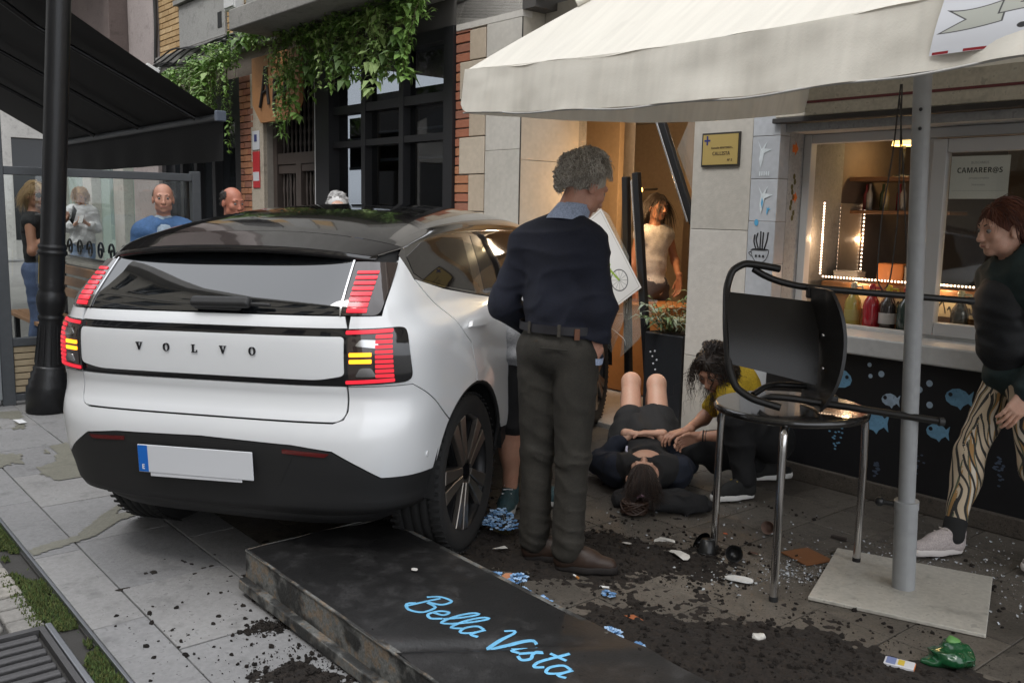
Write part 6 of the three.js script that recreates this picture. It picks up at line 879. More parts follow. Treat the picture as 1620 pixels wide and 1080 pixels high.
function hairLocks(c, F, { n = 300, len = 0.08, r = 0.0022, flow = V(0, -1, -0.3), curl = 0, wave = 0.004, grav = 0.5, line = 0.55, cols = [[0.1, 0.08, 0.06]], s = 1, low = -0.35, lift = 0.012, steps = 7, bald = 2, clump = 4.5, messy = 0.85 }, parent) {
  const buckets = cols.map(() => []), RX = 0.0775 * s, RY = 0.0905 * s, RZ = 0.0965 * s, loc = p => { const d = p.clone().sub(c); return V(d.dot(F.x) / RX, (d.dot(F.y) - 0.028 * s) / RY, (d.dot(F.z) + 0.015 * s) / RZ); };
  let made = 0, guard = 0;
  while (made < n && guard++ < n * 30) {
    const u = rnd(-1, 1), a = rnd(Math.PI * 2), q = Math.sqrt(1 - u * u), d = V(q * Math.cos(a), u, q * Math.sin(a));
    if (d.y < low - 0.25 * d.z || d.y > bald) continue; if (d.z > 0.2 && d.y < line + (d.z - 0.2) * 0.3) continue; if (Math.abs(d.x) > 0.7 && d.z > -0.15 && d.y < 0.02) continue;
    const P0 = inF(c, F, d.x * RX, 0.028 * s + d.y * RY, -0.015 * s + d.z * RZ), N = F.x.clone().multiplyScalar(d.x).addScaledVector(F.y, d.y).addScaledVector(F.z, d.z).normalize();
    let dir = F.x.clone().multiplyScalar(flow.x + d.x * 0.5).addScaledVector(F.y, flow.y).addScaledVector(F.z, flow.z); dir.addScaledVector(N, -dir.dot(N)).normalize(); { const h = clump / s, x = d.x * h, y = d.y * h, z = d.z * h; dir.addScaledVector(V(noise3(x, y, z + 3), noise3(x + 9, y, z), noise3(x, y + 7, z)), messy).addScaledVector(V(rnd(-1, 1), rnd(-1, 1), rnd(-1, 1)), 0.14).normalize(); }
    const L = len * rnd(0.6, 1.15), pts = [P0.clone()], raw = [P0.clone()], ph = rnd(6.28), lay = 1 + lift / RX * clamp(0.5 + 0.75 * noise3(d.x * clump, d.y * clump + 5, d.z * clump) + rnd(-0.25, 0.25), 0.05, 1.15); let p = P0.clone(); const m = steps, sd = N.clone().cross(dir).normalize();
    for (let i = 1; i <= m; i++) {
      dir.addScaledVector(V(0, -1, 0), grav / m * 1.6).normalize(); p = p.clone().addScaledVector(dir, L / m);
      const l = loc(p), k = l.length(), want = lerp(1.0, lay, Math.min(1, i / 2)); if (k < want) { l.multiplyScalar(want / k); const p2 = inF(c, F, l.x * RX, 0.028 * s + l.y * RY, -0.015 * s + l.z * RZ); dir = p2.clone().sub(raw[i - 1]).normalize(); const n2 = F.x.clone().multiplyScalar(l.x).addScaledVector(F.y, l.y).addScaledVector(F.z, l.z).normalize(); dir.addScaledVector(n2, -dir.dot(n2) * 1.05).normalize(); p = p2; }
      if (p.y < 0.02) p.y = 0.02 + rnd(0.02);
      raw.push(p.clone()); const f = i / m, w = Math.sin(ph + i * (curl ? 2.0 : 1.2)) * (wave + curl * Math.min(1, f * 1.6)), w2 = Math.cos(ph + i * 2.0) * curl * Math.min(1, f * 1.6); pts.push(p.clone().addScaledVector(sd, w).addScaledVector(N, Math.max(w2, -0.002)));
    }
    if (pts.some(t => loc(t).length() > 1.85 && t.y > c.y - 0.02)) continue;
    const seg = curl ? m * 2 : m, rad = 4, cv = new THREE.CatmullRomCurve3(pts), g = new THREE.TubeGeometry(cv, seg, r * rnd(0.7, 1.3), rad), pos = g.attributes.position; 
    for (let j = 0; j <= seg; j++) { const t = j / seg, k = 1 - 0.8 * t * t, cp = cv.getPointAt(t); for (let i = 0; i <= rad; i++) { const q2 = j * (rad + 1) + i; pos.setXYZ(q2, lerp(cp.x, pos.getX(q2), k), lerp(cp.y, pos.getY(q2), k), lerp(cp.z, pos.getZ(q2), k)); } }
    buckets[Math.floor(rnd(cols.length))].push(g); made++;
  }
  buckets.forEach((b, i) => b.length && obj('hair', b, M(cols[i], 0.42), parent));
}
const cloth = (c, rough = 0.85, tx = T.cloth, bs = 0.0008) => M(c, rough, { map: tx, bumpMap: T.weave, bumpScale: bs });
const skinM = c => M(c, 0.52, { sheen: 0.2, map: T.skin, bumpMap: T.bump, bumpScale: 0.0006 });
const SKIN = { fair: skinM([0.6, 0.37, 0.27]), tan: skinM([0.46, 0.26, 0.175]), ruddy: skinM([0.55, 0.3, 0.21]) };
const folds = (amp, s = 1) => (x, y, z) => { const a = noise3(x * 7 * s + 2.1 * noise3(x * 4, y * 4, z * 4), y * 13 * s, z * 7 * s), b = noise3(x * 16 * s, y * 22 * s, z * 16 * s + 5); return amp * (0.9 * (1 - Math.abs(a)) ** 3 + 0.35 * b - 0.25); };
function person(name, label, J, O) {
  const g = new THREE.Group(); g.name = numbered('person'); const origin = J.base; g.position.copy(origin); scene.add(g); tag(g, label, 'person', O.group);
  const inner = new THREE.Group(); const add = (n, geos, m) => { const gg = (Array.isArray(geos) ? merge(geos) : geos); const o = obj(n, gg, m, g); o.position.copy(origin).negate(); return o; };
  const s = J.s ?? 1, cell = O.cell ?? 0.012, R = J.R, HF = frameOf(J.headF, J.headU ?? V(0, 1, 0)), up = J.neck.clone().sub(J.pelvis).normalize(), TF = frameOf(J.F, up), th = O.thin ?? 1;
  const mid = (a, b, t) => a.clone().lerp(b, t);
  const torso = (i) => { const ch = mid(J.pelvis, J.neck, 0.72), wa = mid(J.pelvis, J.neck, 0.36), sh = mid(J.shL, J.shR, 0.5), nb = J.neck.clone().addScaledVector(up, -0.035 * s); return [ell(ch, [0.15 * s * th + i, 0.17 * s + i, 0.108 * s * th + i], TF), ell(wa, [0.137 * s * th + i, 0.15 * s + i, 0.1 * s * th + i], TF), ell(J.pelvis, [0.158 * s * th + i, 0.11 * s + i, 0.115 * s * th + i], TF), cap(J.shL.clone().lerp(sh, 0.12), J.shR.clone().lerp(sh, 0.12), 0.06 * s + i, 0.06 * s + i, 0.06), cap(mid(J.shL, nb, 0.4), nb, 0.05 * s + i, 0.045 * s + i * 0.7, 0.05), cap(mid(J.shR, nb, 0.4), nb, 0.05 * s + i, 0.045 * s + i * 0.7, 0.05)]; };
  const arm = (S, i, t = 1) => { const sh = J['sh' + S], el = J['el' + S], wr = J['wr' + S], P = []; const u = Math.min(1, t * 2); P.push(cap(sh, mid(sh, el, u), 0.052 * s * th + i, lerp(0.052, 0.04, u) * s * th + i)); if (t > 0.5) { const v = (t - 0.5) * 2; P.push(cap(el, mid(el, wr, v), 0.041 * s * th + i, lerp(0.041, 0.028, v) * s * th + i)); } return P; };
  const leg = (S, i, t = 1, w = 1) => { const h = J['hip' + S], kn = J['kn' + S], an = J['an' + S], P = []; const u = Math.min(1, t * 2); P.push(cap(h, mid(h, kn, u), 0.084 * s * th + i, lerp(0.084, 0.06, u) * s * th + i)); if (t > 0.5) { const v = (t - 0.5) * 2, sl = O.straight ?? 0; P.push(cap(kn, mid(kn, an, v), 0.057 * s * th + i, lerp(0.055, lerp(0.04, 0.056, sl), v) * s * th + i)); if (v > 0.45 && !sl) { const c = mid(kn, an, 0.28).addScaledVector(J.F, -0.018 * s); P.push(ell(c, [0.05 * s * th + i, 0.1 * s + i, 0.05 * s * th + i], null, 0.05)); } } return P; };
  // skin: one body surface, fine head and hands merged into it
  const neckP = [cap(J.neck, inF(J.head, HF, 0, -0.05 * s, -0.02 * s), 0.055 * s * th, 0.052 * s * th)];
  const body = [...torso(-0.012), ...neckP]; for (const S of ['L', 'R']) { body.push(...arm(S, O.armSkin ?? -0.002)); body.push(...leg(S, O.legSkin ?? -0.004)); }
  const parts = [sdfMesh(body, { cell, k: 0.035 }), sdfMesh([...headPrims(J.head, HF, s * (O.headS ?? 1)), ...neckP], { cell: O.headCell ?? 0.005, k: 0.02 })];
  for (const S of ['L', 'R']) if (J['hand' + S]) { const h = J['hand' + S]; parts.push(sdfMesh([...handPrims(J['wr' + S], h.dir, h.n, h.side ?? (S === 'L' ? 1 : -1), h.curl ?? 0.4, s * 0.98), cap(J['wr' + S].clone().addScaledVector(h.dir.clone().normalize(), -0.03), J['wr' + S], 0.027 * s, 0.024 * s)], { cell: O.handCell ?? 0.0035, k: 0.006 })); }
  add('body', parts, O.skin ?? SKIN.fair);
  if (O.eyes !== false) { const q = (x, y, z) => inF(J.head, HF, x * s, y * s, z * s); const E = [-0.031, 0.031].map(x => sph(0.0112 * s, q(x, 0.0, 0.0765).x, q(x, 0.0, 0.0765).y, q(x, 0.0, 0.0765).z, 10)); add('eyes', E, M([0.22, 0.2, 0.185], 0.3)); add('irises', [-0.031, 0.031].map(x => { const p = q(x, -0.001, 0.0835); return sph(0.0056 * s, p.x, p.y, p.z, 8); }), M([0.03, 0.02, 0.012], 0.2)); add('brows', [-1, 1].map(k => new THREE.TubeGeometry(new THREE.CatmullRomCurve3([q(k * 0.014, 0.022, 0.087), q(k * 0.03, 0.028, 0.085), q(k * 0.048, 0.02, 0.074)]), 8, 0.0032 * s, 5)), M(O.brow ?? [0.05, 0.035, 0.025], 0.8)); const mo = new THREE.TubeGeometry(new THREE.CatmullRomCurve3([q(-0.022, -0.065, 0.084), q(0, -0.0655, 0.0895), q(0.022, -0.065, 0.084)]), 8, 0.0035 * s, 5); add('lips', [mo], M([0.32, 0.12, 0.1], 0.5)); }
  if (O.top) { const t = O.top, P = [...torso(t.i ?? 0.012)]; if (t.sleeve > 0) for (const S of ['L', 'R']) P.push(...arm(S, (t.ai ?? t.i ?? 0.012) + 0.004, t.sleeve)); if (t.extra) P.push(...t.extra); const cut = []; if (t.hemCut !== undefined) { /* cut straight at the hem */ const c = mid(J.pelvis, J.neck, t.hemCut); cut.push({ ...ell(c.clone().addScaledVector(TF.y, -0.5), [0.5, 0.5, 0.5], TF), sub: true }); } const nk = ell(mid(J.neck, J.head, 0.36), [t.neckR ?? 0.062, 0.06, t.neckR ?? 0.062], HF); P.push({ ...nk, sub: true }, ...cut); add(t.name ?? 'shirt', sdfMesh(P, { cell, k: 0.04, disp: folds(t.fold ?? 0.008) }), t.mat); }
  if (O.bottom) { const b = O.bottom, i = b.i ?? 0.012, P = [ell(J.pelvis, [0.162 * s * th + i, 0.115 * s + i, 0.118 * s * th + i], TF)]; for (const S of ['L', 'R']) P.push(...leg(S, i, b.len ?? 0.98)); if (b.extra) P.push(...b.extra); if (b.waist) P.push({ ...ell(mid(J.pelvis, J.neck, b.waist).addScaledVector(TF.y, 0.5), [0.5, 0.5, 0.5], TF), sub: true }); add(b.name ?? 'trousers', sdfMesh(P, { cell, k: b.k ?? 0.025, disp: b.disp ?? folds(b.fold ?? 0.01, 0.9) }), b.mat); }
  if (O.shoes) for (const S of ['L', 'R']) { if (O.shoes.only && O.shoes.only !== S) continue; const sp = shoePrims(J['an' + S], J['toe' + S], s); const sh = add('shoe', sdfMesh(sp.upper, { cell: Math.min(cell, 0.008), k: 0.02 }), O.shoes.mat); const so = obj('sole', flatSole(sdfMesh(sp.sole, { cell: 0.008, k: 0.02 }), sp.y0), O.shoes.sole, sh); if (O.shoes.lace) { const d = V(J['toe' + S].x - J['an' + S].x, 0, J['toe' + S].z - J['an' + S].z).normalize(), c = d.clone().cross(V(0, 1, 0)); obj('laces', [0, 1, 2, 3].map(q => { const m0 = V(J['an' + S].x, sp.y0 + 0.128 - q * 0.014, J['an' + S].z).addScaledVector(d, 0.02 + q * 0.026); return rod(m0.clone().addScaledVector(c, -0.024), m0.clone().addScaledVector(c, 0.024).addScaledVector(d, 0.012), 0.0035, 0.0035, 5); }), O.shoes.lace, sh); } }
  if (O.hair) { const h = O.hair, w = new THREE.Group(); if (h.cap !== false) { const q = (x, y, z) => inF(J.head, HF, x * s, y * s, z * s); add('hair_base', sdfMesh([ell(q(0, 0.03, -0.018), [0.079 * s, 0.091 * s, 0.097 * s], HF), { ...ell(q(0, -0.075, 0.075), [0.078 * s, 0.125 * s, 0.088 * s], HF), sub: true }, { ...ell(q(0, -0.16, 0.0), [0.13 * s, 0.1 * s, 0.13 * s], HF), sub: true }], { cell: 0.006 }), M(h.cols[0], 0.7)); }
    const n0 = g.children.length; if (h.n !== 0) hairLocks(J.head, HF, { s, ...h }, g); for (let i = n0; i < g.children.length; i++) g.children[i].position.copy(origin).negate(); }
  if (O.more) O.more({ g, add, J, HF, TF, s, mid });
  return g;
}
// generic standing figure, facing angle measured from -z towards +x
function standing(x, z, face, h, arms = {}) {
  const k = h / 1.75, F = V(Math.sin(face), 0, -Math.cos(face)), L = V(-Math.cos(face), 0, -Math.sin(face)).multiplyScalar(1), base = V(x, 0, z), Lf = V(0, 1, 0).cross(F).normalize();
  const p = (l, y, f) => base.clone().addScaledVector(Lf, l * k).add(V(0, y * k, 0)).addScaledVector(F, f * k);
  const J = { s: k, base, F, R: Lf.clone().negate(), head: p(0, 1.635, 0.03), headF: F.clone(), neck: p(0, 1.46, 0), pelvis: p(0, 0.94, 0), shL: p(0.165, 1.385, 0), shR: p(-0.165, 1.385, 0), elL: p(0.23, 1.12, 0), elR: p(-0.23, 1.12, 0), wrL: p(0.23, 0.88, 0.06), wrR: p(-0.23, 0.88, 0.06), hipL: p(0.085, 0.9, 0), hipR: p(-0.085, 0.9, 0), knL: p(0.09, 0.49, 0.02), knR: p(-0.09, 0.49, 0.02), anL: p(0.09, 0.09, 0), anR: p(-0.09, 0.09, 0), toeL: p(0.1, 0.02, 0.16), toeR: p(-0.1, 0.02, 0.16) };
  J.handL = { dir: V(0, -1, 0), n: J.R.clone(), curl: 0.35 }; J.handR = { dir: V(0, -1, 0), n: Lf.clone(), curl: 0.35 };
  J.p = p; if (arms.phone) { J.elL = p(0.22, 1.13, 0.02); J.elR = p(-0.22, 1.13, 0.02); J.wrL = p(0.09, arms.phone - 0.04, 0.22); J.wrR = p(-0.07, arms.phone - 0.04, 0.22); J.handL = { dir: F.clone().multiplyScalar(0.5).addScaledVector(Lf, -0.7).add(V(0, 0.5, 0)), n: V(0, 1, 0).addScaledVector(F, -0.3), curl: 0.6 }; J.handR = { dir: F.clone().multiplyScalar(0.5).addScaledVector(Lf, 0.7).add(V(0, 0.5, 0)), n: V(0, 1, 0).addScaledVector(F, -0.3), curl: 0.6 }; }
  return J;
}
function phoneAt(pos, dir, label) { const t = thing('phone', label, 'phone', pos); t.rotation.set(-0.6, Math.atan2(-dir.x, -dir.z), 0); obj('case', [rb(0.075, 0.15, 0.009, 0.004)], M([0.012, 0.012, 0.015], 0.3), t); obj('screen', [bx(0.068, 0.14, 0.001, 0, 0, 0.0052)], M([0.02, 0.025, 0.03], 0.05), t); }
// ---- the standing man in a navy sweater, seen from behind
{
  const F = V(0.5, 0, -0.866), L = V(0, 1, 0).cross(F);
  const J = { base: V(0.19, 0, -3.76), F, R: L.clone().negate(), head: V(0.285, 1.612, -3.79), headF: V(0.78, -0.45, -0.52), neck: V(0.205, 1.465, -3.76), pelvis: V(0.19, 0.95, -3.76), shL: V(0.06, 1.375, -3.83), shR: V(0.3, 1.378, -3.69), elL: V(-0.04, 1.12, -3.86), wrL: V(0.08, 1.0, -4.0), elR: V(0.352, 1.12, -3.66), wrR: V(0.335, 0.925, -3.7), hipL: V(0.115, 0.92, -3.8), hipR: V(0.262, 0.92, -3.715), knL: V(0.118, 0.5, -3.81), knR: V(0.262, 0.5, -3.71), anL: V(0.115, 0.09, -3.82), anR: V(0.25, 0.09, -3.71), toeL: V(0.27, 0.02, -3.8), toeR: V(0.42, 0.02, -3.675), handR: { dir: V(-0.42, -0.9, -0.1), n: L, curl: 0.2 }, handL: { dir: V(0.7, -0.5, -0.3), n: V(0, 0, 1), curl: 0.3 } };
  const trousers = cloth([0.033, 0.029, 0.022], 0.85), navy = cloth([0.0095, 0.012, 0.026], 0.9);
  person('man', 'grey haired man in navy sweater and brown trousers standing by the car', J, { cell: 0.0085, headCell: 0.004, skin: SKIN.ruddy, straight: 0.9, th: 1,
    top: { name: 'sweater', mat: navy, sleeve: 0.985, i: 0.02, ai: 0.016, fold: 0.009, neckR: 0.092, hemCut: 0.165 }, bottom: { mat: trousers, i: 0.012, len: 0.985, disp: (x, y, z) => { const w = 0.35 + 0.9 * Math.exp(-(((y - 0.47) / 0.13) ** 2)) + 1.1 * Math.exp(-(((y - 0.16) / 0.1) ** 2)) + 0.6 * Math.exp(-(((y - 0.8) / 0.08) ** 2)), q = noise3(x * 5, y * 3, z * 5), a = noise3(x * 7 + 3, (y + 0.35 * x + 0.04 * q) * 24, z * 6), b = noise3(x * 20, y * 5, z * 20 + 9); return 0.0065 * w * (1 - Math.abs(a)) ** 3 + 0.006 * b - 0.003; }, waist: 0.2, k: 0.02 }, shoes: { mat: M([0.03, 0.016, 0.01], 0.55), sole: M([0.012, 0.009, 0.008], 0.8) },
    hair: { n: 2400, len: 0.075, r: 0.0017, messy: 0.7, flow: V(0, -0.5, -0.7), wave: 0.007, curl: 0.007, grav: 0.25, line: 0.45, low: -0.62, lift: 0.03, cols: [[0.42, 0.38, 0.32], [0.58, 0.54, 0.48], [0.27, 0.24, 0.2]] },
    more: ({ add, J, HF, TF }) => {
      const sh = M([0.42, 0.5, 0.68], 0.8, { map: T.cloth });
      const ring = (c, u, v, rx, rz, r, n, a0 = 0, a1 = Math.PI * 2, wob = 0.004) => { const pts = []; for (let i = 0; i <= 30; i++) { const t = lerp(a0, a1, i / 30); pts.push(c.clone().addScaledVector(u, rx * Math.cos(t)).addScaledVector(v, rz * Math.sin(t)).addScaledVector(n, wob * Math.sin(t * 3))); } return new THREE.TubeGeometry(new THREE.CatmullRomCurve3(pts), 50, r, 8); };
      const nU = J.head.clone().sub(J.neck).normalize(), u = TF.x, v = TF.z; const cc = J.neck.clone().addScaledVector(nU, 0.028);
      add('shirt_collar', [grid(40, 6, (a, b) => { const t = a * Math.PI * 2; const r = lerp(0.09, 0.07, b) + 0.002 * Math.sin(t * 5); return cc.clone().addScaledVector(u, r * Math.cos(t)).addScaledVector(v, r * Math.sin(t)).addScaledVector(nU, lerp(-0.022, 0.052, b) - 0.014 * Math.sin(t)); }), grid(40, 4, (a, b) => { const t = a * Math.PI * 2, r = lerp(0.07, 0.064, b); return cc.clone().addScaledVector(u, r * Math.cos(t)).addScaledVector(v, r * Math.sin(t)).addScaledVector(nU, lerp(0.052, 0.015, b) - 0.014 * Math.sin(t)); })], Object.assign(sh, { side: THREE.DoubleSide }));
      const wd = J.wrR.clone().sub(J.elR).normalize(), wf = frameOf(wd, V(1, 0, 0)); add('shirt_cuff', [grid(28, 4, (a, b) => { const t = a * Math.PI * 2, r = 0.043 + 0.003 * Math.sin(t * 3); return J.elR.clone().lerp(J.wrR, 0.97 + 0.14 * b).addScaledVector(wf.x, r * Math.cos(t)).addScaledVector(wf.y, r * Math.sin(t)); })], sh);
      const P = J.pelvis.clone().addScaledVector(TF.y, 0.088); add('belt', [grid(60, 3, (a, b) => { const t = a * Math.PI * 2; return P.clone().addScaledVector(TF.x, 0.172 * Math.cos(t)).addScaledVector(TF.z, 0.13 * Math.sin(t)).addScaledVector(TF.y, (b - 0.5) * 0.034); })], M([0.012, 0.011, 0.014], 0.5, { side: THREE.DoubleSide }));
      const on = (ang, dy, w, h, m, nm) => { const p = P.clone().addScaledVector(TF.x, 0.176 * Math.cos(ang)).addScaledVector(TF.z, 0.134 * Math.sin(ang)).addScaledVector(TF.y, dy), nn = TF.x.clone().multiplyScalar(Math.cos(ang) / 0.172).addScaledVector(TF.z, Math.sin(ang) / 0.13).normalize(); const gx = new RoundedBoxGeometry(w, h, 0.006, 1, 0.002); const X = TF.y.clone().cross(nn).normalize(); gx.applyMatrix4(new THREE.Matrix4().makeBasis(X, TF.y, nn).setPosition(p)); add(nm, [gx], m); };
      on(-1.15, 0, 0.014, 0.05, cloth([0.06, 0.053, 0.042]), 'belt_loop'); on(-1.95, 0, 0.014, 0.05, cloth([0.06, 0.053, 0.042]), 'belt_loop'); on(-2.4, -0.012, 0.022, 0.045, M([0.12, 0.045, 0.02], 0.6), 'leather_tab'); on(-1.85, -0.075, 0.12, 0.006, M([0.02, 0.018, 0.014], 0.9), 'pocket_welt');
    } });
}
// ---- person bending over behind him
{
  const F = V(0.9, 0, -0.44).normalize(), L = V(0, 1, 0).cross(F);
  const J = { base: V(0.02, 0, -4.5), F, R: L.clone().negate(), head: V(0.36, 1.2, -4.62), headF: V(0.7, -0.7, -0.2), neck: V(0.25, 1.14, -4.6), pelvis: V(0.02, 0.82, -4.52), shL: V(0.24, 1.1, -4.76), shR: V(0.25, 1.1, -4.44), elL: V(0.3, 0.88, -4.78), wrL: V(0.22, 0.68, -4.75), elR: V(0.28, 0.88, -4.4), wrR: V(0.2, 0.7, -4.38), hipL: V(0.03, 0.79, -4.6), hipR: V(0.01, 0.79, -4.44), knL: V(0.1, 0.45, -4.62), knR: V(0.01, 0.45, -4.47), anL: V(0.13, 0.09, -4.6), anR: V(0.005, 0.09, -4.5), toeL: V(0.27, 0.02, -4.55), toeR: V(-0.03, 0.02, -4.33), handL: { dir: V(0.3, -0.9, 0), n: V(0, 0, 1) }, handR: { dir: V(0.3, -0.9, 0), n: V(0, 0, -1) } };
  person('bender', 'person in grey T-shirt, black shorts and teal trainers bending between car and man', J, { cell: 0.012, skin: SKIN.tan, s: 0.95, top: { mat: cloth([0.42, 0.43, 0.45]), sleeve: 0.4, i: 0.03, ai: 0.02, fold: 0.012, extra: [ell(V(-0.005, 0.91, -4.51), [0.185, 0.15, 0.2]), ell(V(-0.01, 0.83, -4.51), [0.19, 0.06, 0.205])] }, bottom: { name: 'shorts', mat: cloth([0.012, 0.012, 0.013]), i: 0.02, len: 0.46, fold: 0.012 }, shoes: { mat: cloth([0.03, 0.075, 0.085], 0.7), sole: M([0.36, 0.35, 0.33], 0.7), lace: M([0.5, 0.5, 0.5], 0.8) }, hair: { n: 500, len: 0.05, r: 0.0025, cols: [[0.03, 0.02, 0.015]] } });
}
// ---- woman lying on her back, head towards the table, knees raised
{
  const ax = V(0.13, 0, -0.99).normalize(), up = V(0, 1, 0), F = V(0, 1, 0.02);   // front of the body points up
  const J = { base: V(0.75, 0, -5.0), F, R: V(-1, 0, 0), head: V(0.69, 0.15, -4.6), headF: V(0.1, 0.93, -0.3), headU: V(-0.12, 0.25, 0.96), neck: V(0.735, 0.12, -4.76), pelvis: V(0.805, 0.14, -5.28), shL: V(0.915, 0.135, -4.84), shR: V(0.575, 0.135, -4.87), elL: V(1.0, 0.1, -5.05), wrL: V(0.845, 0.265, -5.12), elR: V(0.5, 0.1, -5.08), wrR: V(0.69, 0.26, -5.13), hipL: V(0.89, 0.14, -5.31), hipR: V(0.72, 0.14, -5.32), knL: V(0.9, 0.47, -5.58), knR: V(0.745, 0.475, -5.6), anL: V(0.91, 0.09, -5.76), anR: V(0.75, 0.09, -5.78), toeL: V(0.92, 0.02, -5.94), toeR: V(0.75, 0.02, -5.95), handL: { dir: V(-0.95, 0.02, -0.12), n: V(0, -1, 0.1), curl: 0.3, side: -1 }, handR: { dir: V(0.95, -0.05, -0.08), n: V(0, -1, 0.1), curl: 0.3, side: 1 } };
  const black = cloth([0.013, 0.0125, 0.013], 0.85), navy = cloth([0.013, 0.018, 0.034], 0.9);
  person('lying', 'woman in black dress and navy cardigan lying on her back with knees raised', J, { cell: 0.009, headCell: 0.004, skin: skinM([0.6, 0.37, 0.26]), thin: 0.95, legSkin: -0.002,
    top: { name: 'dress', mat: black, sleeve: 0, i: 0.012, fold: 0.012, neckR: 0.14, extra: [{ ...ell(V(0.745, 0.25, -4.87), [0.085, 0.075, 0.1]), sub: true }, ell(V(0.805, 0.15, -5.22), [0.2, 0.12, 0.15]), cap(V(0.72, 0.17, -5.32), V(0.725, 0.27, -5.41), 0.115, 0.1), cap(V(0.9, 0.17, -5.31), V(0.9, 0.27, -5.4), 0.115, 0.1), cap(V(0.63, 0.1, -5.26), V(0.665, 0.2, -5.34), 0.08, 0.07), cap(V(0.99, 0.1, -5.24), V(0.955, 0.2, -5.33), 0.08, 0.07)] },
    shoes: { mat: M([0.02, 0.02, 0.02], 0.6), sole: M([0.3, 0.3, 0.3], 0.7) }, hair: { n: 2400, len: 0.15, r: 0.0015, clump: 2, messy: 0.25, flow: V(0, 0.5, -0.9), grav: 0.35, wave: 0.003, line: 0.3, low: -0.7, lift: 0.008, cols: [[0.03, 0.016, 0.011], [0.05, 0.028, 0.018], [0.02, 0.012, 0.009]] },
    more: ({ add, J }) => {
      add('cardigan', sdfMesh([cap(J.shL, J.elL, 0.074, 0.062), cap(J.elL, J.elL.clone().lerp(J.wrL, 0.66), 0.06, 0.048), cap(J.shR, J.elR, 0.074, 0.062), cap(J.elR, J.elR.clone().lerp(J.wrR, 0.66), 0.06, 0.048), ell(V(0.6, 0.1, -4.94), [0.1, 0.09, 0.16]), ell(V(0.9, 0.1, -4.92), [0.1, 0.09, 0.16])], { cell: 0.009, k: 0.03, disp: folds(0.012) }), navy);
      add('apron_skirt', [grid(30, 14, (u, v) => { const a = lerp(-1.15, 1.15, u), z = lerp(-5.14, -5.4, v); const y = 0.19 + 0.1 * v * Math.cos(a) + 0.085 * Math.cos(a) + 0.012 * Math.sin(u * 19 + v * 3); return V(0.805 + Math.sin(a) * (0.2 + 0.03 * v) + 0.02 * v, y - 0.1 * (1 - Math.cos(a)), z + 0.012 * Math.sin(u * 11)); })], Object.assign(cloth([0.015, 0.0145, 0.015]), { side: THREE.DoubleSide }));
      const straps = M([0.5, 0.5, 0.62], 0.7); add('bra_strap', [tube([[0.655, 0.205, -4.86], [0.64, 0.215, -4.9], [0.65, 0.225, -4.96]], 0.007, 14, 6)], straps);
      const bun = []; for (let i = 0; i < 90; i++) { const t0 = rnd(6.28), r0 = rnd(0.02, 0.055), pts = []; for (let q = 0; q < 7; q++) { const t = t0 + q * 0.45; pts.push(V(0.635 + Math.cos(t) * r0 * 1.25, 0.045 + Math.sin(t * 1.3 + i) * 0.028, -4.46 + Math.sin(t) * r0)); } bun.push(new THREE.TubeGeometry(new THREE.CatmullRomCurve3(pts), 10, 0.006, 5)); }
      for (let i = 0; i < 60; i++) { const x = rnd(-0.05, 0.05), p = [V(0.68 + x, 0.2 - rnd(0.06), -4.56), V(0.66 + x * 0.7, 0.13, -4.5), V(0.64 + x * 0.4, 0.07, -4.46)]; bun.push(new THREE.TubeGeometry(new THREE.CatmullRomCurve3(p), 8, 0.006, 5)); }
      add('hair_bun', bun, M([0.045, 0.024, 0.016], 0.45)); add('hair_tie', [new THREE.TorusGeometry(0.016, 0.007, 8, 16).rotateX(0.6).translate(0.665, 0.09, -4.465)], M([0.5, 0.3, 0.38], 0.7));
      add('button', [sph(0.006, 0.79, 0.285, -5.2, 8)], M([0.7, 0.7, 0.7], 0.2));
    } });
  const jk = thing('folded_jacket', 'crumpled black jacket pushed under the lying woman\'s head', 'jacket', V(0.8, 0, -4.6)); obj('cloth', sdfMesh([ell(V(0, 0.035, 0), [0.2, 0.045, 0.15]), ell(V(0.12, 0.045, 0.08), [0.1, 0.045, 0.08]), ell(V(-0.14, 0.03, -0.02), [0.12, 0.04, 0.11])], { cell: 0.009, k: 0.04, disp: folds(0.02, 1.2) }), cloth([0.011, 0.011, 0.012]), jk); obj('sleeve', sdfMesh([cap(V(0.02, 0.03, 0.1), V(0.22, 0.03, 0.06), 0.032, 0.028)], { cell: 0.009, disp: folds(0.01) }), cloth([0.011, 0.011, 0.012]), jk);
}
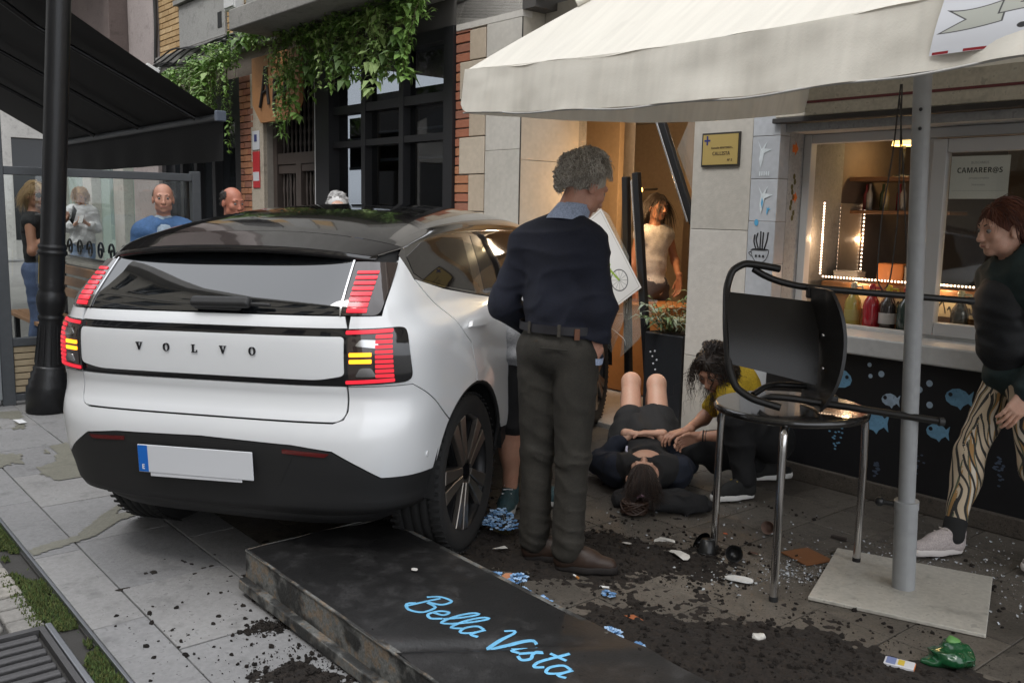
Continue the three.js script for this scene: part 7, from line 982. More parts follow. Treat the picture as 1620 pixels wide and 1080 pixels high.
// ---- crouching woman with curly hair holding the other woman's arm
{
  const F = V(-0.95, 0, 0.1).normalize(), L = V(0, 1, 0).cross(F);
  const J = { base: V(1.3, 0, -5.0), F, R: L.clone().negate(), head: V(1.12, 0.66, -5.0), headF: V(-0.55, -0.55, 0.6), neck: V(1.21, 0.6, -5.04), pelvis: V(1.47, 0.27, -5.06), shL: V(1.2, 0.53, -4.9), shR: V(1.25, 0.52, -5.2), elL: V(1.18, 0.33, -4.84), wrL: V(1.035, 0.3, -4.92), elR: V(1.12, 0.34, -5.2), wrR: V(0.99, 0.3, -5.05), hipL: V(1.45, 0.26, -4.97), hipR: V(1.45, 0.26, -5.15), knL: V(1.2, 0.42, -4.82), knR: V(1.04, 0.2, -5.02), anL: V(1.27, 0.09, -4.76), anR: V(1.42, 0.1, -5.08), toeL: V(1.12, 0.02, -4.7), toeR: V(1.5, 0.02, -5.1), handL: { dir: V(-0.9, -0.25, 0.05), n: V(0, -0.4, 1), curl: 0.5, side: 1 }, handR: { dir: V(-0.9, -0.2, 0.2), n: V(0, -1, 0), curl: 0.5 } };
  person('crouch', 'curly haired woman in yellow top and black trousers kneeling beside the lying woman', J, { cell: 0.01, headCell: 0.0045, skin: SKIN.tan, thin: 0.92, top: { mat: cloth([0.62, 0.42, 0.02]), sleeve: 0.3, i: 0.014, fold: 0.01 }, bottom: { mat: cloth([0.009, 0.009, 0.01]), i: 0.02, len: 0.97, fold: 0.012 }, shoes: { mat: cloth([0.014, 0.014, 0.013], 0.8), sole: M([0.72, 0.71, 0.68], 0.6), lace: M([0.4, 0.28, 0.05], 0.8) },
    hair: { n: 2200, len: 0.32, r: 0.0018, clump: 3, messy: 0.4, flow: V(0, -0.6, -0.5), curl: 0.013, wave: 0.006, grav: 0.9, line: 0.5, low: -0.6, lift: 0.035, steps: 12, cols: [[0.022, 0.014, 0.01], [0.035, 0.022, 0.015], [0.014, 0.009, 0.007]] }, more: ({ add, J }) => add('bracelet', [new THREE.TorusGeometry(0.032, 0.004, 6, 20).rotateY(1.3).translate(1.06, 0.305, -4.91), new THREE.TorusGeometry(0.032, 0.003, 6, 20).rotateY(1.25).translate(1.075, 0.307, -4.905)], M([0.02], 0.5)) });
}
// ---- woman walking in from the right
{
  const F = V(-1, 0, 0.12).normalize(), L = V(0, 1, 0).cross(F);
  const J = { base: V(2.2, 0, -4.05), F, R: L.clone().negate(), head: V(2.135, 1.47, -4.05), headF: V(-0.98, -0.12, 0.1), neck: V(2.21, 1.33, -4.05), pelvis: V(2.27, 0.84, -4.05), shL: V(2.22, 1.25, -3.88), shR: V(2.21, 1.25, -4.22), elL: V(2.29, 1.0, -3.83), wrL: V(2.2, 0.77, -3.86), elR: V(2.36, 1.03, -4.26), wrR: V(2.34, 0.82, -4.22), hipL: V(2.27, 0.81, -3.97), hipR: V(2.27, 0.81, -4.13), knL: V(2.3, 0.44, -3.9), knR: V(2.1, 0.46, -4.08), anL: V(2.42, 0.1, -3.8), anR: V(2.02, 0.09, -4.0), toeL: V(2.27, 0.02, -3.77), toeR: V(1.86, 0.02, -3.96), handL: { dir: V(-0.45, -0.85, 0), n: V(0, 0, -1), curl: 0.3 }, handR: { dir: V(-0.2, -0.9, 0), n: V(0, 0, 1), curl: 0.4 } };
  // printed leggings: swirls of dark lines over sand, olive and ochre
  const print = tex(512, (u, v) => { const a = pf(u, v, 2, 3, 201), b = pf(u, v, 6, 2, 202), f = Math.sin((u * 9 + a * 3.2 + (v > 0.5 ? v * 3 : 0)) * Math.PI * 4), g = 0.5 + 0.35 * Math.sin((u * 9 + a * 3.2) * Math.PI * 1.3) + 0.5 * (b - 0.5) * 0.6; let c = g < 0.6 ? [0.5, 0.4, 0.28] : g < 0.7 ? [0.09, 0.1, 0.06] : g < 0.8 ? [0.36, 0.2, 0.07] : [0.58, 0.52, 0.42]; if (f > 0.55) c = [0.025, 0.024, 0.022]; return c; }, 0.62);
  person('walker', 'red haired woman in dark teal jacket, black vest and patterned leggings walking past', J, { cell: 0.01, headCell: 0.0045, skin: SKIN.fair, top: { name: 'jacket', mat: cloth([0.014, 0.035, 0.036], 0.75), sleeve: 0.97, i: 0.016, ai: 0.014, fold: 0.014, neckR: 0.07, extra: [cap(V(2.23, 1.34, -4.0), V(2.24, 1.34, -4.1), 0.085, 0.085)] }, bottom: { name: 'leggings', mat: M([1, 1, 1], 0.75, { map: print }), i: 0.004, len: 0.93, fold: 0.004 }, shoes: { mat: cloth([0.56, 0.49, 0.47], 0.75), sole: M([0.62, 0.58, 0.55], 0.7), lace: M([0.5, 0.45, 0.4], 0.8) },
    hair: { n: 2000, len: 0.12, r: 0.0018, clump: 3, messy: 0.5, flow: V(0, -0.6, -0.5), grav: 0.6, wave: 0.004, line: 0.5, low: -0.6, lift: 0.022, cols: [[0.1, 0.028, 0.015], [0.14, 0.045, 0.022], [0.06, 0.018, 0.012]] },
    more: ({ add, J }) => { add('vest', sdfMesh([ell(V(2.2, 1.13, -4.05), [0.135, 0.17, 0.165]), ell(V(2.22, 0.97, -4.05), [0.13, 0.15, 0.165])], { cell: 0.01, k: 0.05, disp: (x, y, z) => 0.004 * Math.abs(Math.sin(y * 48 + 2 * noise3(x * 8, y * 8, z * 8))) + folds(0.006)(x, y, z) }), cloth([0.012, 0.014, 0.018], 0.6)); add('bag_strap', [tube([[2.24, 1.31, -3.84], [2.19, 1.27, -3.82], [2.17, 1.18, -3.83], [2.21, 1.05, -3.86], [2.3, 0.9, -3.86]], 0.011, 30, 6)], M([0.5, 0.4, 0.24], 0.6)); add('red_piping', [tube([[2.235, 1.16, -3.775], [2.26, 1.165, -3.772]], 0.003, 8, 5)], M([0.5, 0.03, 0.03], 0.6)); add('sock', sdfMesh([cap(J.anR.clone().add(V(0, 0.0, 0)), J.anR.clone().lerp(J.knR, 0.16), 0.05, 0.05)], { cell: 0.008 }), M([0.012], 0.9)); } });
}
// ---- onlookers behind the car and in the terrace
{
  const jacket = cloth([0.075, 0.17, 0.36], 0.85);
  const A = standing(-2.66, -7.0, 2.75, 1.66); person('blue', 'balding man in a bright blue jacket standing behind the car', A, { cell: 0.014, headCell: 0.006, skin: SKIN.ruddy, top: { name: 'jacket', mat: jacket, sleeve: 0.95, i: 0.02, ai: 0.012, fold: 0.014, neckR: 0.085, extra: [{ ...ell(A.p(0, 1.3, 0.17), [0.055, 0.24, 0.09], frameOf(A.F, V(0, 1, 0))), sub: true }] }, bottom: { mat: cloth([0.03, 0.03, 0.04]) }, shoes: { mat: M([0.02], 0.6), sole: M([0.02], 0.8) }, hair: { cap: false, n: 900, len: 0.025, r: 0.0026, lift: 0.004, line: 0.95, low: -0.5, bald: 0.42, cols: [[0.2, 0.18, 0.16]] },
    more: ({ add, J, HF, TF }) => add('shirt', sdfMesh([ell(J.p(0, 1.25, 0.03), [0.13, 0.2, 0.112], TF), cap(J.p(-0.03, 1.455, 0.02), J.p(0.03, 1.455, 0.02), 0.05, 0.05), cap(J.p(-0.05, 1.44, 0.06), J.p(-0.02, 1.37, 0.12), 0.022, 0.018), cap(J.p(0.05, 1.44, 0.06), J.p(0.02, 1.37, 0.12), 0.022, 0.018)], { cell: 0.012, disp: folds(0.006) }), cloth([0.4, 0.5, 0.6])) });
  const B = standing(-2.12, -6.9, 2.2, 1.64); B.headF = V(0.75, -0.15, 0.6); person('face', 'dark haired balding man looking over the car roof next to the brick pier', B, { cell: 0.015, headCell: 0.006, skin: skinM([0.48, 0.2, 0.13]), top: { mat: cloth([0.05, 0.05, 0.06]), sleeve: 0.95 }, bottom: { mat: cloth([0.03, 0.03, 0.04]) }, shoes: { mat: M([0.02], 0.6), sole: M([0.02], 0.8) }, hair: { cap: false, n: 900, len: 0.03, r: 0.0026, lift: 0.004, line: 0.9, low: -0.5, bald: 0.62, cols: [[0.02, 0.015, 0.012]] } });
  const Cc = standing(-1.42, -7.4, 2.9, 1.62); person('white', 'white haired person showing only the top of the head above the car roof', Cc, { cell: 0.018, headCell: 0.007, skin: SKIN.fair, top: { mat: cloth([0.1, 0.12, 0.2]), sleeve: 0.95 }, bottom: { mat: cloth([0.03, 0.03, 0.04]) }, shoes: { mat: M([0.02], 0.6), sole: M([0.02], 0.8) }, hair: { n: 800, len: 0.06, r: 0.0024, flow: V(0.3, 0.2, -0.6), wave: 0.006, lift: 0.02, line: 0.4, cols: [[0.62, 0.61, 0.6], [0.5, 0.49, 0.48]] } });
  const D = standing(-6.85, -14.6, 2.75, 1.74, { phone: 1.24 }); D.headF = V(0.2, -0.3, 0.9); person('phone', 'woman with curly blond hair in white blouse and denim shorts looking at her phone', D, { cell: 0.015, headCell: 0.007, skin: SKIN.fair, top: { name: 'blouse', mat: cloth([0.72, 0.72, 0.73]), sleeve: 0.8, i: 0.035, ai: 0.025, fold: 0.02, extra: [ell(D.p(0, 0.98, 0), [0.18, 0.16, 0.15])] }, bottom: { name: 'shorts', mat: cloth([0.2, 0.28, 0.42]), i: 0.02, len: 0.3 }, shoes: { mat: M([0.5, 0.45, 0.4], 0.6), sole: M([0.5], 0.8) }, hair: { n: 500, len: 0.2, r: 0.0035, flow: V(0, -0.6, -0.3), curl: 0.014, grav: 0.9, lift: 0.03, steps: 9, line: 0.4, low: -0.4, cols: [[0.4, 0.24, 0.1], [0.28, 0.16, 0.07]] } });
  phoneAt(D.p(0.01, 1.27, 0.34), V(0, 0, 1), 'dark phone held by the woman in the white blouse');
  const E = standing(-4.22, -8.1, 1.3, 1.68, { phone: 1.42 }); E.headF = V(0.85, -0.05, 0.5); person('blonde', 'blond woman in black tank top and sunglasses filming behind the lamp post', E, { cell: 0.013, headCell: 0.006, skin: skinM([0.4, 0.21, 0.13]), thin: 0.92, top: { name: 'tank_top', mat: cloth([0.012, 0.012, 0.013]), sleeve: 0, i: 0.01, neckR: 0.09 }, bottom: { name: 'jeans', mat: cloth([0.09, 0.13, 0.24]), len: 0.98 }, shoes: { mat: M([0.4], 0.6), sole: M([0.5], 0.8) }, hair: { n: 1600, len: 0.2, r: 0.0018, clump: 2, messy: 0.3, flow: V(0, -0.6, -0.4), grav: 0.8, lift: 0.018, line: 0.45, low: -0.4, cols: [[0.42, 0.28, 0.13], [0.3, 0.2, 0.1]] },
    more: ({ add, J, HF, s }) => { const q = (x, y, z) => inF(J.head, HF, x * s, y * s, z * s); add('sunglasses', [ell, 1] && [sdfMesh([ell(q(-0.034, 0.0, 0.09), [0.03, 0.022, 0.008], HF), ell(q(0.034, 0.0, 0.09), [0.03, 0.022, 0.008], HF), cap(q(-0.062, 0.006, 0.082), q(-0.082, 0.004, 0.0), 0.004), cap(q(0.062, 0.006, 0.082), q(0.082, 0.004, 0.0), 0.004)], { cell: 0.004, k: 0.008 })], M([0.008], 0.1)); add('shoulder_bag', sdfMesh([ell(J.p(0.22, 0.95, 0.06), [0.1, 0.13, 0.08])], { cell: 0.013, disp: folds(0.01) }), cloth([0.03, 0.02, 0.015])); } });
  phoneAt(E.p(0.0, 1.46, 0.33), V(-1, 0, 0), 'dark phone held up by the woman in sunglasses');
  const G = standing(...(() => { const w = W(-2.95, -1.35); return [w.x, w.z]; })(), 2.6, 1.68, {}); G.elL = G.p(0.22, 1.16, 0.04); G.wrL = G.p(0.12, 1.02, 0.22); person('inside', 'dark haired woman in pale tank top standing inside the lobby behind the broken door', G, { cell: 0.014, headCell: 0.006, skin: skinM([0.4, 0.2, 0.12]), thin: 0.9, top: { name: 'tank_top', mat: cloth([0.75, 0.75, 0.76]), sleeve: 0, i: 0.014, neckR: 0.095 }, bottom: { mat: cloth([0.1, 0.1, 0.12]) }, shoes: { mat: M([0.3], 0.6), sole: M([0.3], 0.8) }, hair: { n: 1300, len: 0.3, r: 0.0019, clump: 2, messy: 0.3, flow: V(0, -0.7, -0.4), grav: 0.9, lift: 0.015, line: 0.45, cols: [[0.015, 0.011, 0.009]] } });
  const K = standing(...(() => { const w = W(-1.72, -1.15); return [w.x, w.z]; })(), 4.4, 1.7, { phone: 1.2 }); person('striped', 'person in black and white striped shirt holding a phone behind the door jamb', K, { cell: 0.015, headCell: 0.007, skin: SKIN.tan, top: { mat: M([1, 1, 1], 0.85, { map: tex(64, (u, v) => Math.sin(v * Math.PI * 2 * 8) > 0 ? 0.55 : 0.03, 0.32) }), sleeve: 0.45 }, bottom: { mat: cloth([0.5, 0.5, 0.52]) }, shoes: { mat: M([0.3], 0.6), sole: M([0.3], 0.8) }, hair: { n: 500, len: 0.06, r: 0.0028, cols: [[0.03, 0.02, 0.015]] } });
  phoneAt(K.p(0.01, 1.23, 0.33), V(1, 0, 0), 'phone held at the door jamb by the person in stripes');
}
// ================================================================== DEBRIS
// ---- spilled potting soil: a real thin heap over the tiles, plus loose clods
const soilBlobs = [[-0.72, 1.95, 0.34, 0.022], [-0.45, 1.85, 0.3, 0.018], [-0.38, 1.66, 0.22, 0.014], [-0.12, 1.5, 0.2, 0.012], [-0.95, 2.1, 0.3, 0.025], [0.14, 2.22, 0.22, 0.024], [0.45, 2.22, 0.3, 0.04], [0.75, 2.12, 0.34, 0.045], [1.05, 2.0, 0.36, 0.045], [1.25, 1.95, 0.3, 0.03], [0.62, 1.82, 0.2, 0.014], [-0.34, 3.3, 0.1, 0.012], [-0.18, 3.34, 0.14, 0.016], [-0.67, 3.24, 0.05, 0.008], [-0.05, 3.42, 0.12, 0.012], [0.95, 2.5, 0.3, 0.06], [1.2, 2.3, 0.3, 0.05]];
const soilH = (a, o) => { let h = -0.0065; for (const [x, z, r, k] of soilBlobs) { const d2 = ((a - x) ** 2 + (o - z) ** 2) / (r * r); if (d2 < 6) h += k * Math.exp(-d2 * 1.4); } const n = fbm3(a * 7, o * 7, 1.5, 4); h += n * 0.0125 + 0.0035 * fbm3(a * 26, o * 26, 3, 3) + 0.0055 * noise3(a * 52, o * 52, 8); return h; };
{
  const a0 = -1.6, a1 = 1.7, o0 = 1.0, o1 = 3.7, st = 0.009, nx = Math.round((a1 - a0) / st), nz = Math.round((o1 - o0) / st), pos = [], ix = [], id = new Int32Array((nx + 1) * (nz + 1)).fill(-1), H = [];
  for (let j = 0; j <= nz; j++) for (let i = 0; i <= nx; i++) H.push(soilH(a0 + i * st, o0 + j * st));
  const vid = (i, j) => { const q = j * (nx + 1) + i; if (id[q] < 0) { id[q] = pos.length / 3; const p = W(a0 + i * st, o0 + j * st, H[q]); pos.push(p.x, p.y, p.z); } return id[q]; };
  for (let j = 0; j < nz; j++) for (let i = 0; i < nx; i++) { const q = j * (nx + 1) + i; if (Math.max(H[q], H[q + 1], H[q + nx + 1], H[q + nx + 2]) < 0.001) continue; const a = vid(i, j), b = vid(i + 1, j), c = vid(i, j + 1), d = vid(i + 1, j + 1); ix.push(a, c, d, a, d, b); }
  const g = new THREE.BufferGeometry(); g.setAttribute('position', new THREE.Float32BufferAttribute(pos, 3)); g.setIndex(ix); g.computeVertexNormals();
  const s = obj('spilled_soil', g, MAT.soil); stuff(s); tag(s, 'dark potting soil spilled over the terrace tiles', 'soil');
  const base = new THREE.IcosahedronGeometry(1, 1), bp = base.attributes.position; for (let i = 0; i < bp.count; i++) { const k = 1 + 0.5 * noise3(bp.getX(i) * 2, bp.getY(i) * 2, bp.getZ(i) * 2); bp.setXYZ(i, bp.getX(i) * k, bp.getY(i) * k * 0.7, bp.getZ(i) * k); } base.computeVertexNormals();
  const N = 9000, im = new THREE.InstancedMesh(base, MAT.soil, N), m4 = new THREE.Matrix4(), q = new THREE.Quaternion(), e = new THREE.Euler(), col = new THREE.Color();
  for (let i = 0; i < N; i++) {
    let a, o; const far = rnd(); if (far < 0.62) { const b = soilBlobs[Math.floor(rnd(soilBlobs.length))], t = rnd(6.28), r = b[2] * Math.pow(rnd(), 0.6) * 1.6; a = b[0] + r * Math.cos(t); o = b[1] + r * Math.sin(t); } else if (far < 0.955) { a = rnd(-1.4, 1.5); o = rnd(0.5, 2.4); if (fbm3(a * 3, o * 3, 7) < -0.05) { a = rnd(-0.9, 0.9); o = rnd(1.2, 2.3); } } else { a = rnd(-1.1, 0.3); o = rnd(3.16, 3.7); }
    let y = Math.max(0, soilH(a, o)); if (a > -0.98 && a < 0.98 && o > 2.52 && o < 3.14) y = rnd() < 0.35 ? 0.155 - 0.028 * a : -0.1; const sc = Math.pow(rnd(), 7) * 0.0085 + 0.0009 + 0.001 * rnd(); e.set(rnd(6), rnd(6), rnd(6)); q.setFromEuler(e); im.setMatrixAt(i, m4.compose(W(a, o, y + sc * 0.3), q, V(sc * rnd(0.8, 1.5), sc, sc))); const k = rnd(0.7, 1.5); im.setColorAt(i, col.setRGB(k, k * 0.95, k * 0.9));
  }
  im.name = 'soil_crumbs'; stuff(im); tag(im, 'loose crumbs of dark soil scattered on tiles and slabs', 'soil'); scene.add(im);
}
// ---- crumbs of broken safety glass
{
  const g = new THREE.OctahedronGeometry(1, 0); g.scale(1, 0.45, 0.8); const N = 1700, im = new THREE.InstancedMesh(g, M([0.75, 0.78, 0.8], 0.06, { transmission: 0.5, thickness: 0 }), N), m4 = new THREE.Matrix4(), q = new THREE.Quaternion(), e = new THREE.Euler(); const cl = [[0.25, 1.12, 0.12, 5], [0.2, 1.3, 0.09, 3], [0.35, 0.85, 0.2, 4], [0.6, 0.5, 0.25, 4], [1.1, 0.45, 0.3, 4], [0.05, 1.5, 0.12, 2], [-0.25, 1.0, 0.3, 2], [-0.6, 1.4, 0.4, 1], [0.9, 0.8, 0.25, 2]], tot = cl.reduce((s, c) => s + c[3], 0);
  for (let i = 0; i < N; i++) { let t = rnd(tot), k = 0; while (t > cl[k][3]) t -= cl[k++][3]; const an = rnd(6.28), r = cl[k][2] * Math.sqrt(-2 * Math.log(1 - rnd(0.98))) * 0.8; const a = cl[k][0] + r * Math.cos(an), o = Math.max(0.06, cl[k][1] + r * Math.sin(an)), sc = 0.0018 + 0.0075 * Math.pow(rnd(), 3.5); e.set(rnd(-0.6, 0.6), rnd(6), rnd(-0.6, 0.6)); q.setFromEuler(e); im.setMatrixAt(i, m4.compose(W(a, o, 0.003 + sc * 0.3), q, V(sc, sc, sc))); }
  im.name = 'glass_crumbs'; stuff(im); tag(im, 'glittering crumbs of broken glass scattered around table and pole', 'glass'); scene.add(im);
}
// ---- torn blue and purple artificial flowers
function flower(a, o, y, R, n, cols, label, group, stem = true, tilt = 0) {
  const t = thing('flower_cluster', label, 'flowers', W(a, o, 0), rnd(6), group); const B = cols.map(() => []), st = [];
  for (let i = 0; i < n; i++) { const u = rnd(-0.3, 1), an = rnd(6.28), q = Math.sqrt(1 - u * u) * R * rnd(0.5, 1), p = V(q * Math.cos(an) * 1.35, y + Math.max(0, u) * R * 0.8 * rnd(0.5, 1) + 0.008, q * Math.sin(an)); const r = rnd(0.0045, 0.0085); const g = B[Math.floor(rnd(cols.length))]; for (let k = 0; k < 4; k++) { const b = an + k * 1.57; g.push(new THREE.SphereGeometry(r * 0.75, 6, 4).scale(1, 0.45, 1).translate(p.x + r * 0.8 * Math.cos(b), p.y, p.z + r * 0.8 * Math.sin(b))); } if (i % 4 === 0) st.push(rod([p.x, p.y, p.z], [p.x * 0.3, Math.max(0.004, y * 0.4), p.z * 0.3 + R * 0.4], 0.0018, 0.0018, 4)); }
  B.forEach((b, i) => b.length && obj('petals', b, M(cols[i], 0.7), t)); obj('stems', stem ? [...st, tube([[0, y * 0.5 + 0.006, 0], [R * 0.8, 0.008, R], [R * 2, 0.006, R * 1.4]], 0.003, 12, 5)] : st, M([0.06, 0.05, 0.02], 0.8), t);
}
const BL = [[0.1, 0.22, 0.42], [0.2, 0.36, 0.58], [0.32, 0.46, 0.64]], FG = 'torn blue flowers along the planter';
flower(-0.86, 2.0, 0.07, 0.085, 170, BL, 'largest cluster of blue flowers lying against the rear wheel'); flower(-0.3, 2.49, 0.11, 0.035, 50, BL, 'blue flowers at the planter edge next to a brown leaf'); flower(-0.2, 2.46, 0.13, 0.035, 55, BL, 'upright sprig of blue flowers behind the lettering'); flower(-0.14, 2.49, 0.1, 0.04, 60, BL, 'flattened blue flower cluster at the planter edge'); flower(-0.05, 2.48, 0.1, 0.035, 45, BL, 'thin strip of blue petals along the planter edge'); flower(0.27, 2.44, 0.09, 0.03, 40, BL, 'small pale blue cluster at the right end of the lettering'); flower(0.36, 2.4, 0.07, 0.018, 16, BL, 'tiny scrap of blue petals in dark soil'); flower(-0.1, 2.07, 0.006, 0.022, 20, BL, 'lone blue flower on the bare tiles');
flower(-2.5, 0.12, 0.03, 0.09, 130, [[0.12, 0.05, 0.2], [0.05, 0.12, 0.2], [0.2, 0.08, 0.14]], 'purple and teal flowers crushed on the threshold');
// ---- single litter items
function sheetItem(name, label, cat, a, o, pts, m, y = 0.004, turn = 0, th = 0.0016, bend = 0.012) { const t = thing(name, label, cat, W(a, o, y), ROT + turn); const g = new THREE.ExtrudeGeometry(new THREE.Shape(pts.map(p => new THREE.Vector2(...p))), { depth: th, bevelEnabled: false, steps: 1, curveSegments: 4 }).rotateX(-Math.PI / 2); const p = g.attributes.position; for (let i = 0; i < p.count; i++) p.setY(i, p.getY(i) + bend * Math.abs(noise3(p.getX(i) * 14 + a, 1, p.getZ(i) * 14 + o)) + bend * 0.3); g.computeVertexNormals(); obj('sheet', g, m, t); return t; }
const jag = (rx, ry, n, j) => Array.from({ length: n }, (_, i) => { const t = i / n * 6.283, k = 1 - rnd(j); return [rx * k * Math.cos(t), ry * k * Math.sin(t)]; });
const paperW = withTex([0.66, 0.65, 0.62], 0.8, T.stain);
sheetItem('napkin', 'crumpled white napkin lying in dark soil', 'napkin', -0.34, 1.46, jag(0.06, 0.04, 14, 0.3), paperW, 0.012, 0.2, 0.0016, 0.03); sheetItem('napkin', 'flat torn white napkin in front of the black pot', 'napkin', -0.2, 1.52, jag(0.07, 0.035, 12, 0.25), paperW, 0.01, -0.3, 0.0016, 0.02); sheetItem('plate_fragment', 'oval white broken plate shard between the table legs', 'plate', 0.12, 1.52, jag(0.06, 0.03, 20, 0.06), M([0.7, 0.7, 0.68], 0.2), 0.006, 0.5, 0.006, 0.006);
sheetItem('paper_scrap', 'small white triangular scrap on the soil behind the shoes', 'paper', -0.7, 2.13, [[-0.03, -0.02], [0.035, 0.0], [0.0, 0.035]], paperW, 0.03, 0.4); sheetItem('paper_scrap', 'tiny white scrap on the black planter face', 'paper', -0.44, 2.76, jag(0.018, 0.012, 8, 0.3), paperW, 0.17); sheetItem('paper_scrap', 'white paper slip on the pale slabs near the lamp post', 'paper', -4.6, 3.22, [[-0.07, -0.03], [0.07, -0.02], [0.06, 0.03], [-0.06, 0.025]], M([0.7, 0.7, 0.7], 0.6), 0.004); sheetItem('paper_scrap', 'thin white wrapper at the tip of the brown shoe', 'paper', -0.42, 1.62, jag(0.03, 0.015, 9, 0.4), paperW, 0.02);
sheetItem('menu_card', 'brown rectangular menu card near the umbrella slab', 'card', 0.14, 1.05, [[-0.085, -0.075], [0.085, -0.075], [0.085, 0.075], [-0.085, 0.075]], withTex([0.22, 0.085, 0.03], 0.5, T.mottle), 0.004, -0.3, 0.004, 0.002);
sheetItem('dry_leaf', 'curled orange brown leaf beside the planter', 'leaf', 0.13, 2.16, [[-0.05, 0], [-0.02, 0.014], [0.02, 0.012], [0.05, 0], [0.02, -0.012], [-0.02, -0.014]], M([0.3, 0.09, 0.03], 0.7), 0.012, 0.2, 0.001, 0.014); sheetItem('dry_leaf', 'pointed tan leaf standing among blue flowers', 'leaf', -0.24, 2.47, [[-0.04, 0], [-0.01, 0.022], [0.03, 0.014], [0.05, 0], [0.02, -0.016], [-0.02, -0.02]], M([0.4, 0.17, 0.08], 0.7), 0.12, 0.9, 0.001, 0.03); sheetItem('dry_leaf', 'small dark leaf on the tiles by the glass crumbs', 'leaf', -0.02, 1.22, jag(0.022, 0.014, 9, 0.2), M([0.09, 0.045, 0.03], 0.7), 0.004); sheetItem('cork_strip', 'dark wooden strip on the tiles behind the table', 'strip', 0.1, 0.72, [[-0.035, -0.008], [0.035, -0.008], [0.035, 0.008], [-0.035, 0.008]], M([0.04, 0.03, 0.025], 0.8), 0.004, 0.3, 0.012, 0.001); sheetItem('flower_petal', 'orange red petal scrap on the tiles', 'petal', -0.25, 1.12, jag(0.018, 0.012, 9, 0.5), M([0.5, 0.1, 0.03], 0.7), 0.006);
sheetItem('green_leaf', 'fresh green leaf next to the lying woman\'s shoulder', 'leaf', -1.28, 1.12, jag(0.05, 0.015, 11, 0.3), M([0.06, 0.16, 0.03], 0.6), 0.006);
function stub(a, o, label, c, turn) { const t = thing('cigarette_end', label, 'cigarette', W(a, o, 0.006), ROT + turn); obj('paper', [new THREE.CylinderGeometry(0.0045, 0.0045, 0.022, 10).rotateZ(Math.PI / 2)], M([0.7, 0.7, 0.68], 0.7), t); obj('filter', [new THREE.CylinderGeometry(0.0047, 0.0047, 0.016, 10).rotateZ(Math.PI / 2).translate(0.019, 0, 0)], M(c, 0.8), t); }
stub(-0.18, 2.02, 'white cigarette end on the tiles near the lone blue flower', [0.66, 0.65, 0.62], 0.6); stub(-0.33, 2.03, 'cigarette end with orange filter near the brown shoe', [0.5, 0.2, 0.05], -0.2);
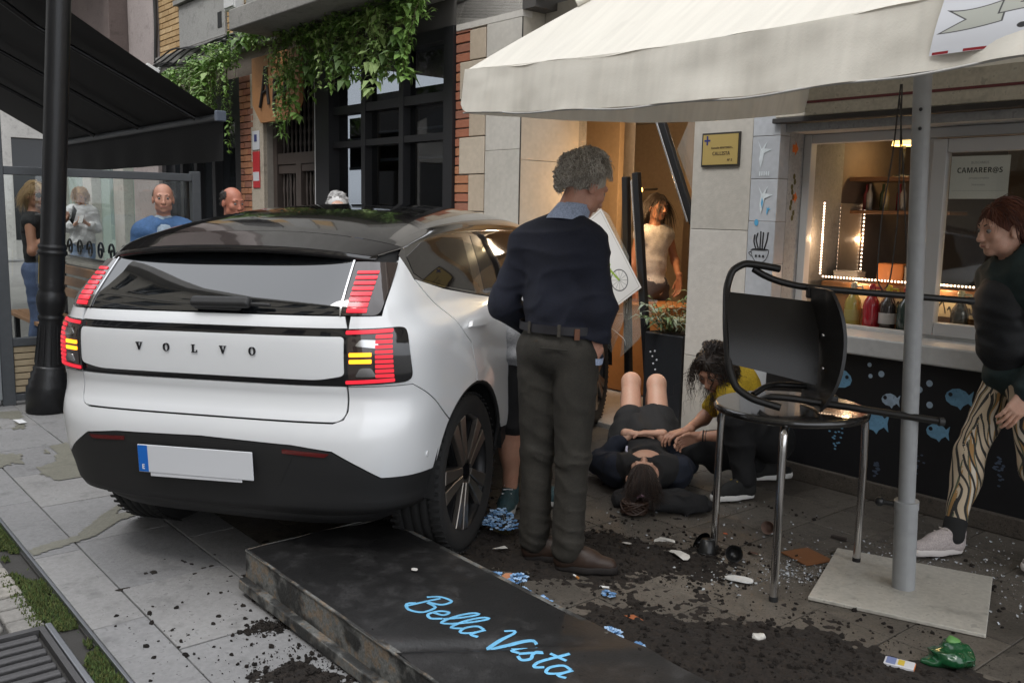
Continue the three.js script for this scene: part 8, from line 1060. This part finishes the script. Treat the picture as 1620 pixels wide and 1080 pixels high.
{ // black pot pieces, terracotta cup, crumpled tissue, cigarette packet, green bag, red ribbon, blue cloth
  const pot = thing('plant_pot', 'small black plastic plant pot standing upside down by the table leg', 'pot', W(-0.17, 1.36, 0)); obj('pot', lathe([[0.042, 0.0], [0.046, 0.012], [0.04, 0.014], [0.03, 0.062], [0.0, 0.064]], 24), M([0.012], 0.35), pot); obj('rim', [new THREE.TorusGeometry(0.044, 0.004, 8, 24).rotateX(Math.PI / 2).translate(0, 0.006, 0)], M([0.012], 0.35), pot);
  const p2 = thing('plant_pot', 'cracked black pot lying open near the table leg', 'pot', W(-0.05, 1.33, 0.025)); p2.rotation.set(1.1, 0.4, 0.2); obj('pot', lathe([[0.0, 0], [0.024, 0.001], [0.034, 0.04], [0.038, 0.042]], 20), M([0.012], 0.3, { side: THREE.DoubleSide }), p2);
  const p3 = thing('plant_pot', 'crushed shiny black pot in soil behind the napkins', 'pot', W(-0.26, 1.3, 0.02)); p3.rotation.set(1.3, 0.9, 0.1); obj('pot', lathe([[0.0, 0], [0.03, 0.001], [0.044, 0.05], [0.05, 0.052]], 20).scale(1, 1, 0.6), M([0.01], 0.2, { side: THREE.DoubleSide }), p3);
  const cup = thing('clay_cup', 'small terracotta cup tipped over under the table', 'cup', W(-0.15, 0.92, 0.034)); cup.rotation.set(1.35, 0, 0.5); obj('cup', lathe([[0, 0], [0.022, 0], [0.032, 0.06], [0.03, 0.06], [0.02, 0.004], [0, 0.004]], 22).translate(0, -0.03, 0), M([0.2, 0.13, 0.1], 0.6), cup); 
  const ti = thing('crumpled_tissue', 'crumpled white tissue on dark soil', 'tissue', W(0.5, 1.93, 0.012)); obj('paper', sdfMesh([ell(V(0, 0.012, 0), [0.022, 0.014, 0.018]), ell(V(0.015, 0.016, 0.008), [0.012, 0.013, 0.012])], { cell: 0.0025, k: 0.008, disp: folds(0.006, 4) }), paperW, ti);
  const pk = thing('cigarette_packet', 'crushed white cigarette packet with blue and orange print beside the green bag', 'packet', W(0.905, 1.7, 0.002), ROT + 0.35); obj('box', [rb(0.095, 0.022, 0.056, 0.003, 0, 0.011, 0)], M([0.55, 0.55, 0.57], 0.5), pk); obj('print', [bx(0.03, 0.001, 0.05, -0.026, 0.0227, 0)], M([0.16, 0.2, 0.36], 0.5), pk); obj('print', [bx(0.02, 0.001, 0.04, 0.006, 0.0228, 0)], M([0.55, 0.4, 0.05], 0.5), pk); obj('print', [bx(0.014, 0.016, 0.05, 0.042, 0.0115, 0)], M([0.6, 0.18, 0.03], 0.5), pk);
  const gb = thing('green_bag', 'crumpled dark green plastic bag on the tiles', 'bag', W(1.0, 1.53, 0)); obj('film', sdfMesh([ell(V(0, 0.03, 0), [0.075, 0.04, 0.06]), ell(V(-0.06, 0.015, 0.01), [0.05, 0.02, 0.03]), ell(V(0.01, 0.06, -0.01), [0.03, 0.03, 0.03])], { cell: 0.004, k: 0.02, disp: folds(0.016, 2.6) }), M([0.006, 0.06, 0.02], 0.22, { clearcoat: 0.5 }), gb); obj('lining', sdfMesh([ell(V(0.01, 0.078, -0.015), [0.025, 0.014, 0.022])], { cell: 0.0035, disp: folds(0.006, 3) }), M([0.1, 0.26, 0.07], 0.5), gb);
  const rr = thing('red_ribbon', 'red plastic ribbon at the planter edge under the tyre', 'ribbon', W(-0.6, 2.52, 0.06)); obj('strip', [tube([[-0.06, 0.09, 0.02], [-0.02, 0.075, 0.03], [0.02, 0.07, 0.0], [0.05, 0.05, 0.02], [0.06, 0.03, 0.05]], 0.011, 30, 6)], M([0.45, 0.02, 0.02], 0.35), rr); obj('end', [sph(0.016, 0.062, 0.03, 0.055, 8)], M([0.5, 0.2, 0.16], 0.5), rr);
  const bc = thing('blue_cloth', 'scrap of bright blue cloth between man and lying woman', 'cloth', W(-1.47, 0.78, 0)); obj('cloth', sdfMesh([ell(V(0, 0.02, 0), [0.06, 0.022, 0.05])], { cell: 0.006, disp: folds(0.014, 2) }), M([0.03, 0.05, 0.55], 0.7), bc);
}

// ---- dirty damp trails dried on the pale slabs
{
  const path = (pts, w) => (a, o) => { let d = 1e9; for (let i = 0; i + 1 < pts.length; i++) { const [x0, z0] = pts[i], [x1, z1] = pts[i + 1], t = clamp(((a - x0) * (x1 - x0) + (o - z0) * (z1 - z0)) / ((x1 - x0) ** 2 + (z1 - z0) ** 2), 0, 1); d = Math.min(d, Math.hypot(a - lerp(x0, x1, t), o - lerp(z0, z1, t))); } return w - d; };
  const f1 = path([[-1.95, 3.72], [-2.02, 3.5], [-2.2, 3.3], [-2.3, 2.95]], 0.04), f2 = path([[-2.05, 3.5], [-2.35, 3.25], [-2.6, 2.95]], 0.022), st = 0.016, pos = [], ix = [];
  const f = (a, o) => { const n = fbm3(a * 9, o * 9, 11, 3); let v = Math.max(f1(a, o), f2(a, o)) + n * 0.022; if (a < -3.0) v = Math.max(v, (fbm3(a * 2.2, o * 6, 17, 4) - 0.16) * 0.16); return v; };
  const a0 = -5.2, o0 = 2.92, nx = Math.round(3.6 / st), nz = Math.round(0.82 / st); for (let j = 0; j < nz; j++) for (let i = 0; i < nx; i++) { const a = a0 + i * st, o = o0 + j * st; if (f(a + st / 2, o + st / 2) < 0) continue; const k = pos.length / 3; for (const [x, z] of [[a, o], [a + st, o], [a, o + st], [a + st, o + st]]) { const p = W(x, z, 0.0042); pos.push(p.x, p.y, p.z); } ix.push(k, k + 2, k + 3, k, k + 3, k + 1); }
  const g = new THREE.BufferGeometry(); g.setAttribute('position', new THREE.Float32BufferAttribute(pos, 3)); g.setIndex(ix); g.computeVertexNormals(); const s = obj('dirt_trail', g, withTex([0.2, 0.195, 0.16], 0.55, T.stain, T.bump, 0.002)); stuff(s); tag(s, 'olive grey dirt trails dried on the pale slabs', 'dirt');
}
renderer.render(scene, camera);
